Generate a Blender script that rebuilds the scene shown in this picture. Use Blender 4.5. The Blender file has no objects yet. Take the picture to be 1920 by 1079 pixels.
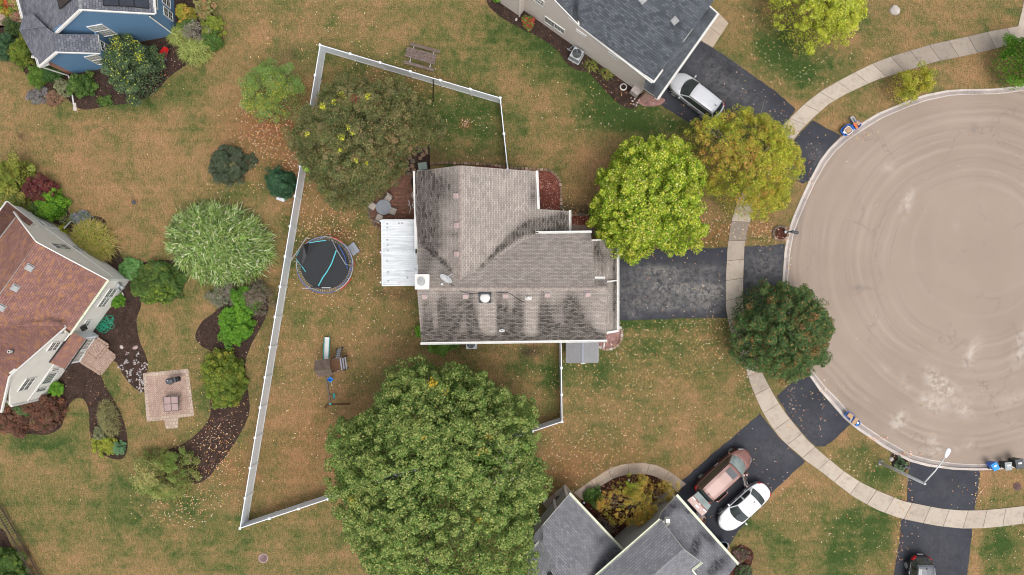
import bpy, bmesh, math, random
import numpy as np
from mathutils import Vector, Matrix, noise as mnoise
R = math.radians
random.seed(7)
rng = np.random.default_rng(11)
scn = bpy.context.scene
C = scn.collection

# ------------------------------------------------------------------ camera, sky, sun, exposure
H = 62.0                    # flying height of the drone
F = 1493.33                 # focal length in photo pixels (28 mm on 36 mm, 1920 px)
cam_d = bpy.data.cameras.new('camera')
cam_d.lens = 28; cam_d.sensor_width = 36; cam_d.clip_start = 0.5; cam_d.clip_end = 2000
cam = bpy.data.objects.new('camera', cam_d); C.objects.link(cam)
cam.location = (0, 0, H); cam.rotation_euler = (0, 0, 0)
scn.camera = cam

SUN_EL, SUN_AZ = 70, 150
w = bpy.data.worlds.new('World'); scn.world = w; w.use_nodes = True
nt = w.node_tree; bg = nt.nodes['Background']
sky = nt.nodes.new('ShaderNodeTexSky'); sky.sky_type = 'NISHITA'; sky.sun_disc = False
sky.sun_elevation = R(SUN_EL); sky.sun_rotation = R(SUN_AZ); sky.dust_density = 4; sky.air_density = 1.0; sky.ozone_density = 0.6
hs = nt.nodes.new('ShaderNodeHueSaturation'); hs.inputs['Saturation'].default_value = 0.22   # a cloudy sky is nearly grey
nt.links.new(sky.outputs[0], hs.inputs['Color']); nt.links.new(hs.outputs[0], bg.inputs['Color'])
bg.inputs['Strength'].default_value = 0.15
sl = bpy.data.lights.new('sun', 'SUN'); sl.energy = 0.7; sl.angle = R(24); sl.color = (1.0, 0.95, 0.88)
so = bpy.data.objects.new('sun', sl); C.objects.link(so)
az = R(SUN_AZ)
sd = Vector((math.sin(az) * math.cos(R(SUN_EL)), math.cos(az) * math.cos(R(SUN_EL)), math.sin(R(SUN_EL))))
so.rotation_euler = sd.to_track_quat('Z', 'Y').to_euler(); so.location = (0, 0, 80)
scn.view_settings.view_transform = 'Standard'; scn.view_settings.look = 'None'
scn.view_settings.exposure = 0.60; scn.view_settings.gamma = 1; scn.view_settings.use_curve_mapping = False
scn.cycles.filter_width = 1.05; scn.cycles.max_bounces = 6; scn.cycles.diffuse_bounces = 3; scn.cycles.transparent_max_bounces = 8

# ------------------------------------------------------------------ pixel <-> world
def P(px, py, z=0.0):
    k = (H - z) / F
    return Vector(((px - 960) * k, (539.5 - py) * k, z))
def onplane(px, py, p0, n):
    d = Vector(((px - 960) / F, (539.5 - py) / F, -1)); c = Vector((0, 0, H))
    return c + d * ((p0 - c).dot(n) / d.dot(n))
def to_px(v):
    k = F / (H - v[2]); return 960 + v[0] * k, 539.5 - v[1] * k
Z = Vector((0, 0, 1))

# ------------------------------------------------------------------ object helpers
class MB:
    """collects faces in world (or local) coordinates, builds one mesh object"""
    def __init__(s): s.v = []; s.f = []; s.m = []
    def add(s, vs, fs, m=0):
        b = len(s.v); s.v += [tuple(v) for v in vs]
        for f in fs: s.f.append([b + i for i in f]); s.m.append(m)
    def poly(s, pts, m=0): s.add(pts, [list(range(len(pts)))], m)
    def prism(s, pts, d, m=0):
        """polygon extruded by vector d"""
        n = len(pts); q = [Vector(p) + Vector(d) for p in pts]
        s.add(list(pts) + q, [list(range(n)), list(range(2 * n - 1, n - 1, -1))] + [[i, i + n, (i + 1) % n + n, (i + 1) % n] for i in range(n)], m)
    def box(s, c, sz, rz=0.0, m=0, rot=None):
        c = Vector(c); M = rot if rot is not None else Matrix.Rotation(rz, 3, 'Z')
        vs = [c + M @ Vector((x * sz[0] / 2, y * sz[1] / 2, z * sz[2] / 2)) for x in (-1, 1) for y in (-1, 1) for z in (-1, 1)]
        s.add(vs, [[0, 1, 3, 2], [4, 6, 7, 5], [0, 4, 5, 1], [2, 3, 7, 6], [0, 2, 6, 4], [1, 5, 7, 3]], m)
    def beam(s, p, q, wd, ht, m=0, up=Z):
        p = Vector(p); q = Vector(q); d = (q - p); L = d.length; d.normalize()
        sx = d.cross(up)
        if sx.length < 1e-4: sx = d.cross(Vector((1, 0, 0)))
        sx.normalize(); u = sx.cross(d)
        M = Matrix((d, sx, u)).transposed()
        s.box((p + q) / 2, (L, wd, ht), m=m, rot=M)
    def tube(s, path, r, n=8, m=0, cap=True):
        path = [Vector(p) for p in path]; k = len(path)
        rr = r if isinstance(r, (list, tuple)) else [r] * k
        b = len(s.v); prev = None
        for i, p in enumerate(path):
            d = (path[min(i + 1, k - 1)] - path[max(i - 1, 0)]).normalized()
            if prev is None:
                a = d.cross(Z)
                if a.length < .05: a = d.cross(Vector((1, 0, 0)))
            else: a = prev - d * prev.dot(d)
            a.normalize(); prev = a; bb = d.cross(a)
            for j in range(n):
                t = 2 * math.pi * j / n
                s.v.append(tuple(p + (a * math.cos(t) + bb * math.sin(t)) * rr[i]))
        for i in range(k - 1):
            for j in range(n):
                s.f.append([b + i * n + j, b + i * n + (j + 1) % n, b + (i + 1) * n + (j + 1) % n, b + (i + 1) * n + j]); s.m.append(m)
        if cap:
            s.f.append([b + j for j in range(n)][::-1]); s.m.append(m)
            s.f.append([b + (k - 1) * n + j for j in range(n)]); s.m.append(m)
    def lathe(s, c, prof, n=24, m=0, ms=None, sx=1.0, sy=1.0):
        c = Vector(c); b = len(s.v)
        for r, z in prof:
            for j in range(n):
                t = 2 * math.pi * j / n
                s.v.append((c.x + r * sx * math.cos(t), c.y + r * sy * math.sin(t), c.z + z))
        for i in range(len(prof) - 1):
            for j in range(n):
                s.f.append([b + i * n + j, b + i * n + (j + 1) % n, b + (i + 1) * n + (j + 1) % n, b + (i + 1) * n + j]); s.m.append(ms[i] if ms else m)
        if prof[0][0] > 1e-3: s.f.append([b + j for j in range(n)][::-1]); s.m.append(ms[0] if ms else m)
        if prof[-1][0] > 1e-3: s.f.append([b + (len(prof) - 1) * n + j for j in range(n)]); s.m.append(ms[-1] if ms else m)
    def build(s, name, mats, parent=None, local=False, smooth=False, bevel=0.0, fix=True, origin=None):
        if not isinstance(mats, (list, tuple)): mats = [mats]
        me = bpy.data.meshes.new(name)
        if parent is not None: L = Vector((0, 0, 0)) if local else Vector(WORLD.get(parent.name, parent.location))
        else:
            if origin is None:
                a = np.array(s.v); L = Vector(((a[:, 0].min() + a[:, 0].max()) / 2, (a[:, 1].min() + a[:, 1].max()) / 2, a[:, 2].min()))
            else: L = Vector(origin)
        me.from_pydata([(v[0] - L.x, v[1] - L.y, v[2] - L.z) for v in s.v], [], s.f)
        for mm in mats: me.materials.append(mm)
        me.polygons.foreach_set('material_index', s.m)
        if fix:
            bm = bmesh.new(); bm.from_mesh(me); bmesh.ops.recalc_face_normals(bm, faces=bm.faces); bm.to_mesh(me); bm.free()
        if smooth: me.polygons.foreach_set('use_smooth', [True] * len(me.polygons))
        o = bpy.data.objects.new(name, me); C.objects.link(o)
        if parent is not None: o.parent = parent; WORLD[o.name] = tuple(L) if not local else (0, 0, 0)
        else: o.location = L; WORLD[o.name] = tuple(L)
        if bevel:
            b = o.modifiers.new('bevel', 'BEVEL'); b.width = bevel; b.segments = 2; b.limit_method = 'ANGLE'
        return o
WORLD = {}
def tag(o, label, cat, group=None, kind=None):
    o['label'] = label
    if cat: o['category'] = cat
    if group: o['group'] = group
    if kind: o['kind'] = kind
    return o
def thing(name, label, cat, loc=(0, 0, 0), rz=0.0, group=None):
    o = bpy.data.objects.new(name, None); C.objects.link(o); o.empty_display_size = .2
    o.location = loc; o.rotation_euler = (0, 0, rz); WORLD[o.name] = tuple(loc)
    return tag(o, label, cat, group)
def dup(root, loc, rz, label=None, scale=None):
    r = root.copy(); C.objects.link(r); r.location = loc; r.rotation_euler = (0, 0, rz)
    if scale: r.scale = scale
    if label: r['label'] = label
    for ch in list(root.children):
        c = ch.copy(); C.objects.link(c); c.parent = r
        for g in ch.children:
            d = g.copy(); C.objects.link(d); d.parent = c
    return r
def struct(o): o['kind'] = 'structure'; return o

# ------------------------------------------------------------------ materials
def _n(t, typ, **kw):
    n = t.nodes.new(typ)
    for k, v in kw.items(): setattr(n, k, v)
    return n
def mixc(t, fac, a, b, mode='MIX'):
    m = _n(t, 'ShaderNodeMix', data_type='RGBA', blend_type=mode)
    for sock, v in ((m.inputs[0], fac), (m.inputs[6], a), (m.inputs[7], b)):
        if hasattr(v, 'is_linked') or hasattr(v, 'links'): t.links.new(v, sock)
        else: sock.default_value = v if not isinstance(v, tuple) else (*v[:3], 1)
    return m.outputs[2]
def math_(t, op, a, b=None, c=None, clamp=False):
    m = _n(t, 'ShaderNodeMath', operation=op); m.use_clamp = clamp
    for i, v in enumerate((a, b, c)):
        if v is None: continue
        if hasattr(v, 'links'): t.links.new(v, m.inputs[i])
        else: m.inputs[i].default_value = v
    return m.outputs[0]
def noise_(t, scale, detail=4, rough=.55, vec=None, dist=0, out='Fac'):
    n = _n(t, 'ShaderNodeTexNoise'); n.inputs['Scale'].default_value = scale; n.inputs['Detail'].default_value = detail
    n.inputs['Roughness'].default_value = rough; n.inputs['Distortion'].default_value = dist
    if vec is None: vec = coords(t)
    t.links.new(vec, n.inputs['Vector'])
    return n.outputs[out]
def coords(t, kind='geo'):
    key = 'geo_' + kind
    for n in t.nodes:
        if n.label == key: return n.outputs['Position' if kind == 'geo' else ('UV' if kind == 'uv' else 'Object')]
    n = _n(t, 'ShaderNodeNewGeometry' if kind == 'geo' else 'ShaderNodeTexCoord'); n.label = key
    return n.outputs['Position' if kind == 'geo' else ('UV' if kind == 'uv' else 'Object')]
def ramp(t, fac, stops, interp='LINEAR'):
    r = _n(t, 'ShaderNodeValToRGB'); r.color_ramp.interpolation = interp
    el = r.color_ramp.elements
    while len(el) < len(stops): el.new(.5)
    for e, (p, c) in zip(el, stops): e.position = p; e.color = (*c[:3], 1) if isinstance(c, tuple) else (c, c, c, 1)
    t.links.new(fac, r.inputs[0]); return r.outputs[0]
def newmat(name, rough=.8, spec=.3):
    m = bpy.data.materials.new(name); m.use_nodes = True; t = m.node_tree; b = t.nodes['Principled BSDF']
    b.inputs['Roughness'].default_value = rough; b.inputs['Specular IOR Level'].default_value = spec
    return m, t, b
def bump(t, b, h, strength=.3, dist=.02):
    n = _n(t, 'ShaderNodeBump'); n.inputs['Strength'].default_value = strength; n.inputs['Distance'].default_value = dist
    t.links.new(h, n.inputs['Height']); t.links.new(n.outputs[0], b.inputs['Normal'])
def plain(name, c, rough=.6, var=.12, scale=3.0, metal=0.0, spec=.4, coat=0.0, c2=None, fine=0.0):
    """one colour with a little dirt and unevenness"""
    m, t, b = newmat(name, rough, spec)
    n = noise_(t, scale, 5, .6, coords(t, 'obj'))
    dark = tuple(x * (1 - var * 2) for x in c) if c2 is None else c2
    col = mixc(t, ramp(t, n, [(.35, 0.0), (.68, 1.0)]), dark, c)
    if fine:
        n2 = noise_(t, 45, 2, .6, coords(t, 'obj'))
        col = mixc(t, fine, col, ramp(t, n2, [(.3, .0), (.7, 1.0)]), 'OVERLAY')
    t.links.new(col, b.inputs['Base Color']); b.inputs['Metallic'].default_value = metal
    if coat: b.inputs['Coat Weight'].default_value = coat; b.inputs['Coat Roughness'].default_value = .08
    return m

M = {}
M['white'] = plain('white_vinyl', (.84, .88, .93), .35, .05)
M['trim'] = plain('white_trim', (.74, .73, .70), .45, .06)
M['cream'] = plain('cream_gutter', (.72, .74, .58), .45, .06)
M['dark'] = plain('dark_plastic', (.02, .02, .022), .45, .1)
M['black'] = plain('black_metal', (.012, .012, .014), .35, .1)
M['darkgreen'] = plain('dark_green_plastic', (.03, .045, .035), .5, .15)
M['greylid'] = plain('grey_plastic', (.35, .37, .37), .5, .08)
M['charcoal'] = plain('charcoal_plastic', (.07, .075, .085), .5, .1)
M['blue'] = plain('blue_plastic', (.02, .16, .62), .4, .1)
M['skyblue'] = plain('bright_blue_plastic', (.02, .28, .80), .35, .06)
M['red'] = plain('red_plastic', (.55, .02, .02), .4, .1)
M['teal'] = plain('teal_plastic', (.02, .30, .30), .4, .1)
M['aqua'] = plain('aqua_foam', (.10, .55, .60), .5, .08)
M['steel'] = plain('galvanised_steel', (.42, .44, .46), .45, .1, metal=.3)
M['alu'] = plain('pale_metal', (.60, .61, .62), .4, .06, metal=.15)
M['cardboard'] = plain('cardboard', (.46, .29, .17), .8, .12)
M['orange'] = plain('orange_card', (.75, .16, .05), .7, .08)
M['paper'] = plain('white_paper', (.75, .74, .72), .7, .05)
M['pinkgrey'] = plain('pale_vent', (.47, .345, .325), .6, .08)
M['ventgrey'] = plain('grey_vent', (.33, .33, .33), .55, .08)
M['ventwhite'] = plain('light_vent', (.62, .60, .57), .55, .06)
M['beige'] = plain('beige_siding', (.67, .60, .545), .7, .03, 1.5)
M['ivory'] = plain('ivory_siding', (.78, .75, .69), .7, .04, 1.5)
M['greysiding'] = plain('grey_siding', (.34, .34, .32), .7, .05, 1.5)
M['taupe'] = plain('taupe_siding', (.42, .38, .33), .7, .05, 1.5)
M['cloth'] = plain('grey_cloth', (.38, .39, .42), .9, .08)
M['skin'] = plain('skin', (.50, .27, .18), .55, .05)
M['hair'] = plain('auburn_hair', (.20, .06, .025), .6, .2, 12)
M['jeans'] = plain('dark_jeans', (.04, .05, .08), .9, .1)
M['greenhose'] = plain('green_hose', (.01, .26, .15), .4, .1)
M['whitehose'] = plain('white_hose', (.7, .69, .66), .5, .05)
M['rust'] = plain('rusty_iron', (.16, .085, .075), .7, .2, 6)
M['tan_chair'] = plain('tan_sling', (.46, .40, .35), .8, .12)
M['ash'] = plain('grey_slats', (.27, .29, .33), .6, .1)
M['pinktile'] = plain('pink_tile', (.36, .25, .235), .6, .1)
M['panel'] = plain('solar_cell', (.025, .03, .045), .25, .15, 1.2, spec=.6)
M['shedgrey'] = plain('shed_resin', (.25, .25, .255), .6, .06, 2, fine=.25)

def glass(name, c=(.03, .04, .045), r=.12):
    m, t, b = newmat(name, r, .8); n = noise_(t, 1.7, 2, .5, coords(t, 'obj'))
    t.links.new(mixc(t, n, tuple(x * .6 for x in c), tuple(x * 1.5 for x in c)), b.inputs['Base Color']); return m
M['glass'] = glass('window_glass', (.07, .085, .08))
M['carglass'] = glass('car_glass', (.035, .045, .045), .06)
M['palegl'] = glass('curtained_glass', (.28, .29, .27), .2)
M['screen'] = glass('screened_glass', (.05, .05, .055), .5)
M['tyre'] = plain('tyre_rubber', (.015, .015, .016), .85, .1)
M['rim'] = plain('alloy_rim', (.55, .56, .58), .3, .08, metal=.5)
M['lampred'] = plain('tail_lamp', (.60, .008, .008), .2, .05, spec=.6)
M['lampclear'] = plain('head_lamp', (.45, .47, .48), .12, .08, spec=.8)
def paint(name, c, metal=.2):
    return plain(name, c, .32, .03, 1.0, metal=metal, coat=.35)
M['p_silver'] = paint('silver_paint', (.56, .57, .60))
M['p_side_shaded'] = paint('shaded_side_paint', (.30, .30, .31))  # shade on the car sides put into a darker grey paint
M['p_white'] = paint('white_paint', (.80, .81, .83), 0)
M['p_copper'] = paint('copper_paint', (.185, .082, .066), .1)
M['p_copper_shaded'] = paint('shaded_copper_paint', (.055, .018, .014), .1)  # darker copy of the copper paint: shade painted on the van sides
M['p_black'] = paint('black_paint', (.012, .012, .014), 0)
M['p_blacktop'] = plain('pale_black_roof', (.10, .11, .125), .35, .1, 3, coat=.4)  # black car's roof, paler and bluer than its body

# --- ground cover shaders. The attribute 'msk' (R,G,B) says where the turf is green / covered in leaf litter / bare
def mk_grass():
    m, t, b = newmat('lawn_turf', .95, .1)
    at = _n(t, 'ShaderNodeAttribute'); at.attribute_name = 'msk'
    sep = _n(t, 'ShaderNodeSeparateColor'); t.links.new(at.outputs['Color'], sep.inputs[0])
    g, lit, soil = sep.outputs[0], sep.outputs[1], sep.outputs[2]
    n1 = noise_(t, .35, 7, .68, dist=.6)
    n2 = noise_(t, 2.2, 6, .72)
    n3 = noise_(t, 9.0, 4, .75)
    mp = _n(t, 'ShaderNodeMapping'); mp.inputs['Scale'].default_value = (1, .28, 1); mp.inputs['Rotation'].default_value = (0, 0, .5)
    t.links.new(coords(t), mp.inputs[0]); n5 = noise_(t, 9, 3, .7, mp.outputs[0])
    k = math_(t, 'ADD', g, math_(t, 'MULTIPLY', math_(t, 'SUBTRACT', n1, .5), 1.5))
    k = math_(t, 'ADD', k, math_(t, 'MULTIPLY', math_(t, 'SUBTRACT', n2, .5), .95))
    n4 = noise_(t, .9, 5, .65, dist=.8)
    k = math_(t, 'ADD', k, math_(t, 'MULTIPLY', math_(t, 'SUBTRACT', n4, .5), .8))
    mq = _n(t, 'ShaderNodeMapping'); mq.inputs['Scale'].default_value = (.10, 1.5, 1); mq.inputs['Rotation'].default_value = (0, 0, .42); t.links.new(coords(t), mq.inputs[0])
    k = math_(t, 'ADD', k, math_(t, 'MULTIPLY', math_(t, 'SUBTRACT', noise_(t, 1.0, 3, .6, mq.outputs[0]), .5), .55))
    k = math_(t, 'ADD', k, math_(t, 'MULTIPLY', math_(t, 'SUBTRACT', n3, .5), .75), clamp=True)
    col = ramp(t, k, [(0.0, (.285, .165, .082)), (.28, (.225, .145, .066)), (.5, (.168, .128, .052)), (.74, (.098, .104, .034)), (1.0, (.042, .072, .018))])
    col = mixc(t, math_(t, 'MULTIPLY', lit, ramp(t, noise_(t, 3, 5, .7), [(.3, 0.0), (.65, 1.0)])), col, (.215, .085, .042))
    col = mixc(t, math_(t, 'MULTIPLY', soil, ramp(t, noise_(t, 4, 5, .7), [(.25, .2), (.6, 1.0)])), col, (.045, .03, .024))
    # individual tufts: light straw and dark gaps
    f = noise_(t, 12, 4, .85)
    col = mixc(t, .62, col, ramp(t, f, [(.36, .08), (.5, .5), (.64, .92)]), 'OVERLAY')
    col = mixc(t, .45, col, ramp(t, n5, [(.3, .2), (.5, .5), (.7, .8)]), 'OVERLAY')
    v = _n(t, 'ShaderNodeTexVoronoi'); v.inputs['Scale'].default_value = 5.2; t.links.new(coords(t), v.inputs['Vector'])
    t.links.new(col, b.inputs['Base Color']); bump(t, b, f, .55, .05)
    return m
M['grass'] = mk_grass()
def mk_mulch(name, dark, mid, light, sc=12):
    m, t, b = newmat(name, .95, .1)
    v = _n(t, 'ShaderNodeTexVoronoi'); v.inputs['Scale'].default_value = sc; v.inputs['Randomness'].default_value = 1
    mp = _n(t, 'ShaderNodeMapping'); mp.inputs['Scale'].default_value = (1, .6, 1); mp.inputs['Rotation'].default_value = (0, 0, .7)
    t.links.new(coords(t), mp.inputs[0])
    add = _n(t, 'ShaderNodeVectorMath', operation='ADD'); t.links.new(mp.outputs[0], add.inputs[0])
    nz = noise_(t, 6, 2, .5, out='Color'); t.links.new(nz, add.inputs[1]); t.links.new(add.outputs[0], v.inputs['Vector'])
    sp = _n(t, 'ShaderNodeSeparateColor'); t.links.new(v.outputs['Color'], sp.inputs[0])
    col = ramp(t, sp.outputs[0], [(0.0, dark), (.55, mid), (.93, mid), (1.0, light)])
    col = mixc(t, .6, col, ramp(t, noise_(t, 1.6, 5, .7), [(.3, .25), (.7, .75)]), 'OVERLAY')
    t.links.new(col, b.inputs['Base Color']); bump(t, b, sp.outputs[1], .8, .05)
    return m
M['mulch'] = mk_mulch('dark_mulch', (.024, .015, .012), (.066, .042, .034), (.22, .14, .10))
M['redmulch'] = mk_mulch('red_wood_chips', (.06, .020, .015), (.22, .075, .055), (.60, .36, .30), 9)
M['pinkgravel'] = mk_mulch('pink_gravel', (.20, .11, .10), (.36, .20, .18), (.60, .50, .46), 10)
M['leafbed'] = mk_mulch('leaf_strewn_mulch', (.025, .015, .012), (.09, .035, .025), (.42, .15, .07), 8)
def mk_asphalt(name, c, lightc, wear=.5, aggregate=.35):
    m, t, b = newmat(name, .85, .25)
    at = _n(t, 'ShaderNodeAttribute'); at.attribute_name = 'msk'
    sep = _n(t, 'ShaderNodeSeparateColor'); t.links.new(at.outputs['Color'], sep.inputs[0])
    n1 = noise_(t, .8, 7, .72, dist=.4); n2 = noise_(t, 2.4, 8, .85, dist=.3)
    col = mixc(t, ramp(t, n1, [(.3, 0.0), (.7, 1.0)]), tuple(x * .72 for x in c), tuple(x * 1.2 for x in c))
    k = math_(t, 'MULTIPLY', sep.outputs[0], ramp(t, n2, [(.40, 0.0), (.60, 1.0)]), clamp=True)
    col = mixc(t, math_(t, 'MULTIPLY', k, wear), col, lightc)
    col = mixc(t, sep.outputs[1], col, tuple(x * .4 for x in c))
    f = noise_(t, 38, 2, .7)
    col = mixc(t, aggregate, col, ramp(t, f, [(.3, .1), (.7, .9)]), 'OVERLAY')
    v = _n(t, 'ShaderNodeTexVoronoi', feature='DISTANCE_TO_EDGE'); v.inputs['Scale'].default_value = .55
    ad = _n(t, 'ShaderNodeVectorMath', operation='ADD'); t.links.new(coords(t), ad.inputs[0]); t.links.new(noise_(t, 1.2, 5, .7, out='Color'), ad.inputs[1])
    t.links.new(ad.outputs[0], v.inputs['Vector'])
    crack = ramp(t, v.outputs['Distance'], [(0.0, 1.0), (.012, 0.0)])
    crack = math_(t, 'MULTIPLY', crack, ramp(t, noise_(t, .5, 3), [(.5, 0.0), (.62, .55)]))
    col = mixc(t, crack, col, tuple(x * .35 for x in c))
    t.links.new(col, b.inputs['Base Color']); bump(t, b, f, .3, .01)
    return m
M['drive'] = mk_asphalt('driveway_asphalt', (.040, .042, .052), (.27, .25, .23), .85)
def mk_road():
    m, t, b = newmat('road_surface', .9, .2)
    at = _n(t, 'ShaderNodeAttribute'); at.attribute_name = 'msk'
    sep = _n(t, 'ShaderNodeSeparateColor'); t.links.new(at.outputs['Color'], sep.inputs[0])
    pos = coords(t)
    col = mixc(t, ramp(t, noise_(t, .12, 5, .6), [(.3, 0.0), (.7, 1.0)]), (.265, .208, .166), (.315, .250, .202))
    # turning tracks: thin arcs round the middle of the circle, each with its own centre
    for (cx, cy, r0, wd, amp) in TRACKS:
        sb = _n(t, 'ShaderNodeVectorMath', operation='DISTANCE'); t.links.new(pos, sb.inputs[0])
        q = P(cx, cy); sb.inputs[1].default_value = (q.x, q.y, 0)
        d = math_(t, 'ADD', sb.outputs['Value'], math_(t, 'MULTIPLY', noise_(t, .16, 3), 1.2))
        k = math_(t, 'ABSOLUTE', math_(t, 'SUBTRACT', d, r0 + .6))
        k = math_(t, 'SUBTRACT', 1.0, math_(t, 'DIVIDE', k, wd), clamp=True)
        k = math_(t, 'MULTIPLY', k, ramp(t, noise_(t, .22, 3, .6), [(.35, .25), (.6, 1.0)]))
        col = mixc(t, math_(t, 'MULTIPLY', k, abs(amp) * .8), col, (.36, .30, .25) if amp > 0 else (.21, .165, .135))
    st = _n(t, 'ShaderNodeVectorMath', operation='DISTANCE'); t.links.new(pos, st.inputs[0]); q = P(1826, 488); st.inputs[1].default_value = (q.x, q.y, 0)
    cb = _n(t, 'ShaderNodeCombineXYZ'); t.links.new(math_(t, 'MULTIPLY', math_(t, 'ADD', st.outputs['Value'], math_(t, 'MULTIPLY', noise_(t, .10, 2), 1.6)), 1.9), cb.inputs[0])
    streak = noise_(t, 1.0, 3, .6, cb.outputs[0])
    fade = math_(t, 'MULTIPLY', math_(t, 'MULTIPLY', math_(t, 'SUBTRACT', st.outputs['Value'], 4.5), .045, clamp=True), ramp(t, noise_(t, .18, 3), [(.4, .1), (.6, 1.0)]))
    col = mixc(t, fade, col, ramp(t, streak, [(.3, .25), (.7, .75)]), 'OVERLAY')
    n2 = noise_(t, 2.2, 6, .8)
    k = math_(t, 'MULTIPLY', sep.outputs[0], ramp(t, n2, [(.42, 0.0), (.56, 1.0)]), clamp=True)
    col = mixc(t, math_(t, 'MULTIPLY', k, .62), col, (.52, .47, .42))
    col = mixc(t, math_(t, 'MULTIPLY', sep.outputs[1], ramp(t, n2, [(.3, .4), (.6, 1.0)])), col, (.13, .115, .12))
    f = noise_(t, 34, 2, .75)
    col = mixc(t, .42, col, ramp(t, f, [(.3, .1), (.7, .9)]), 'OVERLAY')
    v = _n(t, 'ShaderNodeTexVoronoi', feature='DISTANCE_TO_EDGE'); v.inputs['Scale'].default_value = .16
    ad = _n(t, 'ShaderNodeVectorMath', operation='ADD'); t.links.new(pos, ad.inputs[0])
    sc = _n(t, 'ShaderNodeVectorMath', operation='SCALE'); sc.inputs['Scale'].default_value = 3; t.links.new(noise_(t, .7, 6, .7, out='Color'), sc.inputs[0])
    t.links.new(sc.outputs[0], ad.inputs[1]); t.links.new(ad.outputs[0], v.inputs['Vector'])
    crack = math_(t, 'MULTIPLY', ramp(t, v.outputs['Distance'], [(0.0, 1.0), (.006, 0.0)]), ramp(t, noise_(t, .3, 3), [(.47, 0.0), (.55, .65)]))
    col = mixc(t, crack, col, (.12, .10, .09))
    t.links.new(col, b.inputs['Base Color']); bump(t, b, f, .3, .01)
    return m
TRACKS = [(1820, 480, 8.6, .22, .55), (1820, 480, 9.3, .16, .4), (1828, 486, 7.0, .2, .5), (1828, 486, 7.9, .12, -.4), (1826, 484, 6.4, .13, -.45),
          (1815, 500, 10.6, .3, .3), (1835, 470, 5.2, .25, .3), (1822, 476, 9.9, .12, -.35), (1840, 500, 8.2, .1, -.3), (1850, 450, 4.2, .3, .2), (1812, 505, 11.8, .4, .22)]
M['road'] = mk_road()
def mk_concrete(name, a, b_, stain=(.12, .10, .08)):
    m, t, b = newmat(name, .85, .2)
    at = _n(t, 'ShaderNodeAttribute'); at.attribute_name = 'tone'
    col = mixc(t, at.outputs['Fac'], a, b_)
    n = noise_(t, 1.5, 6, .75, dist=.5); n2 = noise_(t, 5, 5, .7)
    col = mixc(t, math_(t, 'MULTIPLY', ramp(t, n, [(.48, 0.0), (.72, .6)]), ramp(t, n2, [(.35, .2), (.65, 1.0)])), col, stain)
    f = noise_(t, 40, 2, .7)
    col = mixc(t, .25, col, ramp(t, f, [(.3, .15), (.7, .85)]), 'OVERLAY')
    t.links.new(col, b.inputs['Base Color']); bump(t, b, f, .2, .01); return m
M['walk'] = mk_concrete('sidewalk_concrete', (.46, .39, .32), (.24, .20, .165), (.10, .08, .06))
M['kerb'] = mk_concrete('kerb_concrete', (.56, .50, .46), (.42, .37, .34))
M['gutter'] = mk_concrete('gutter_concrete', (.36, .31, .285), (.24, .21, .20))
M['tanwalk'] = mk_concrete('tan_concrete', (.42, .34, .265), (.30, .23, .18))
M['brownwalk'] = mk_concrete('brown_concrete', (.22, .16, .125), (.17, .12, .10))
M['joint'] = plain('joint_dirt', (.10, .07, .045), .9, .2)
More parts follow.
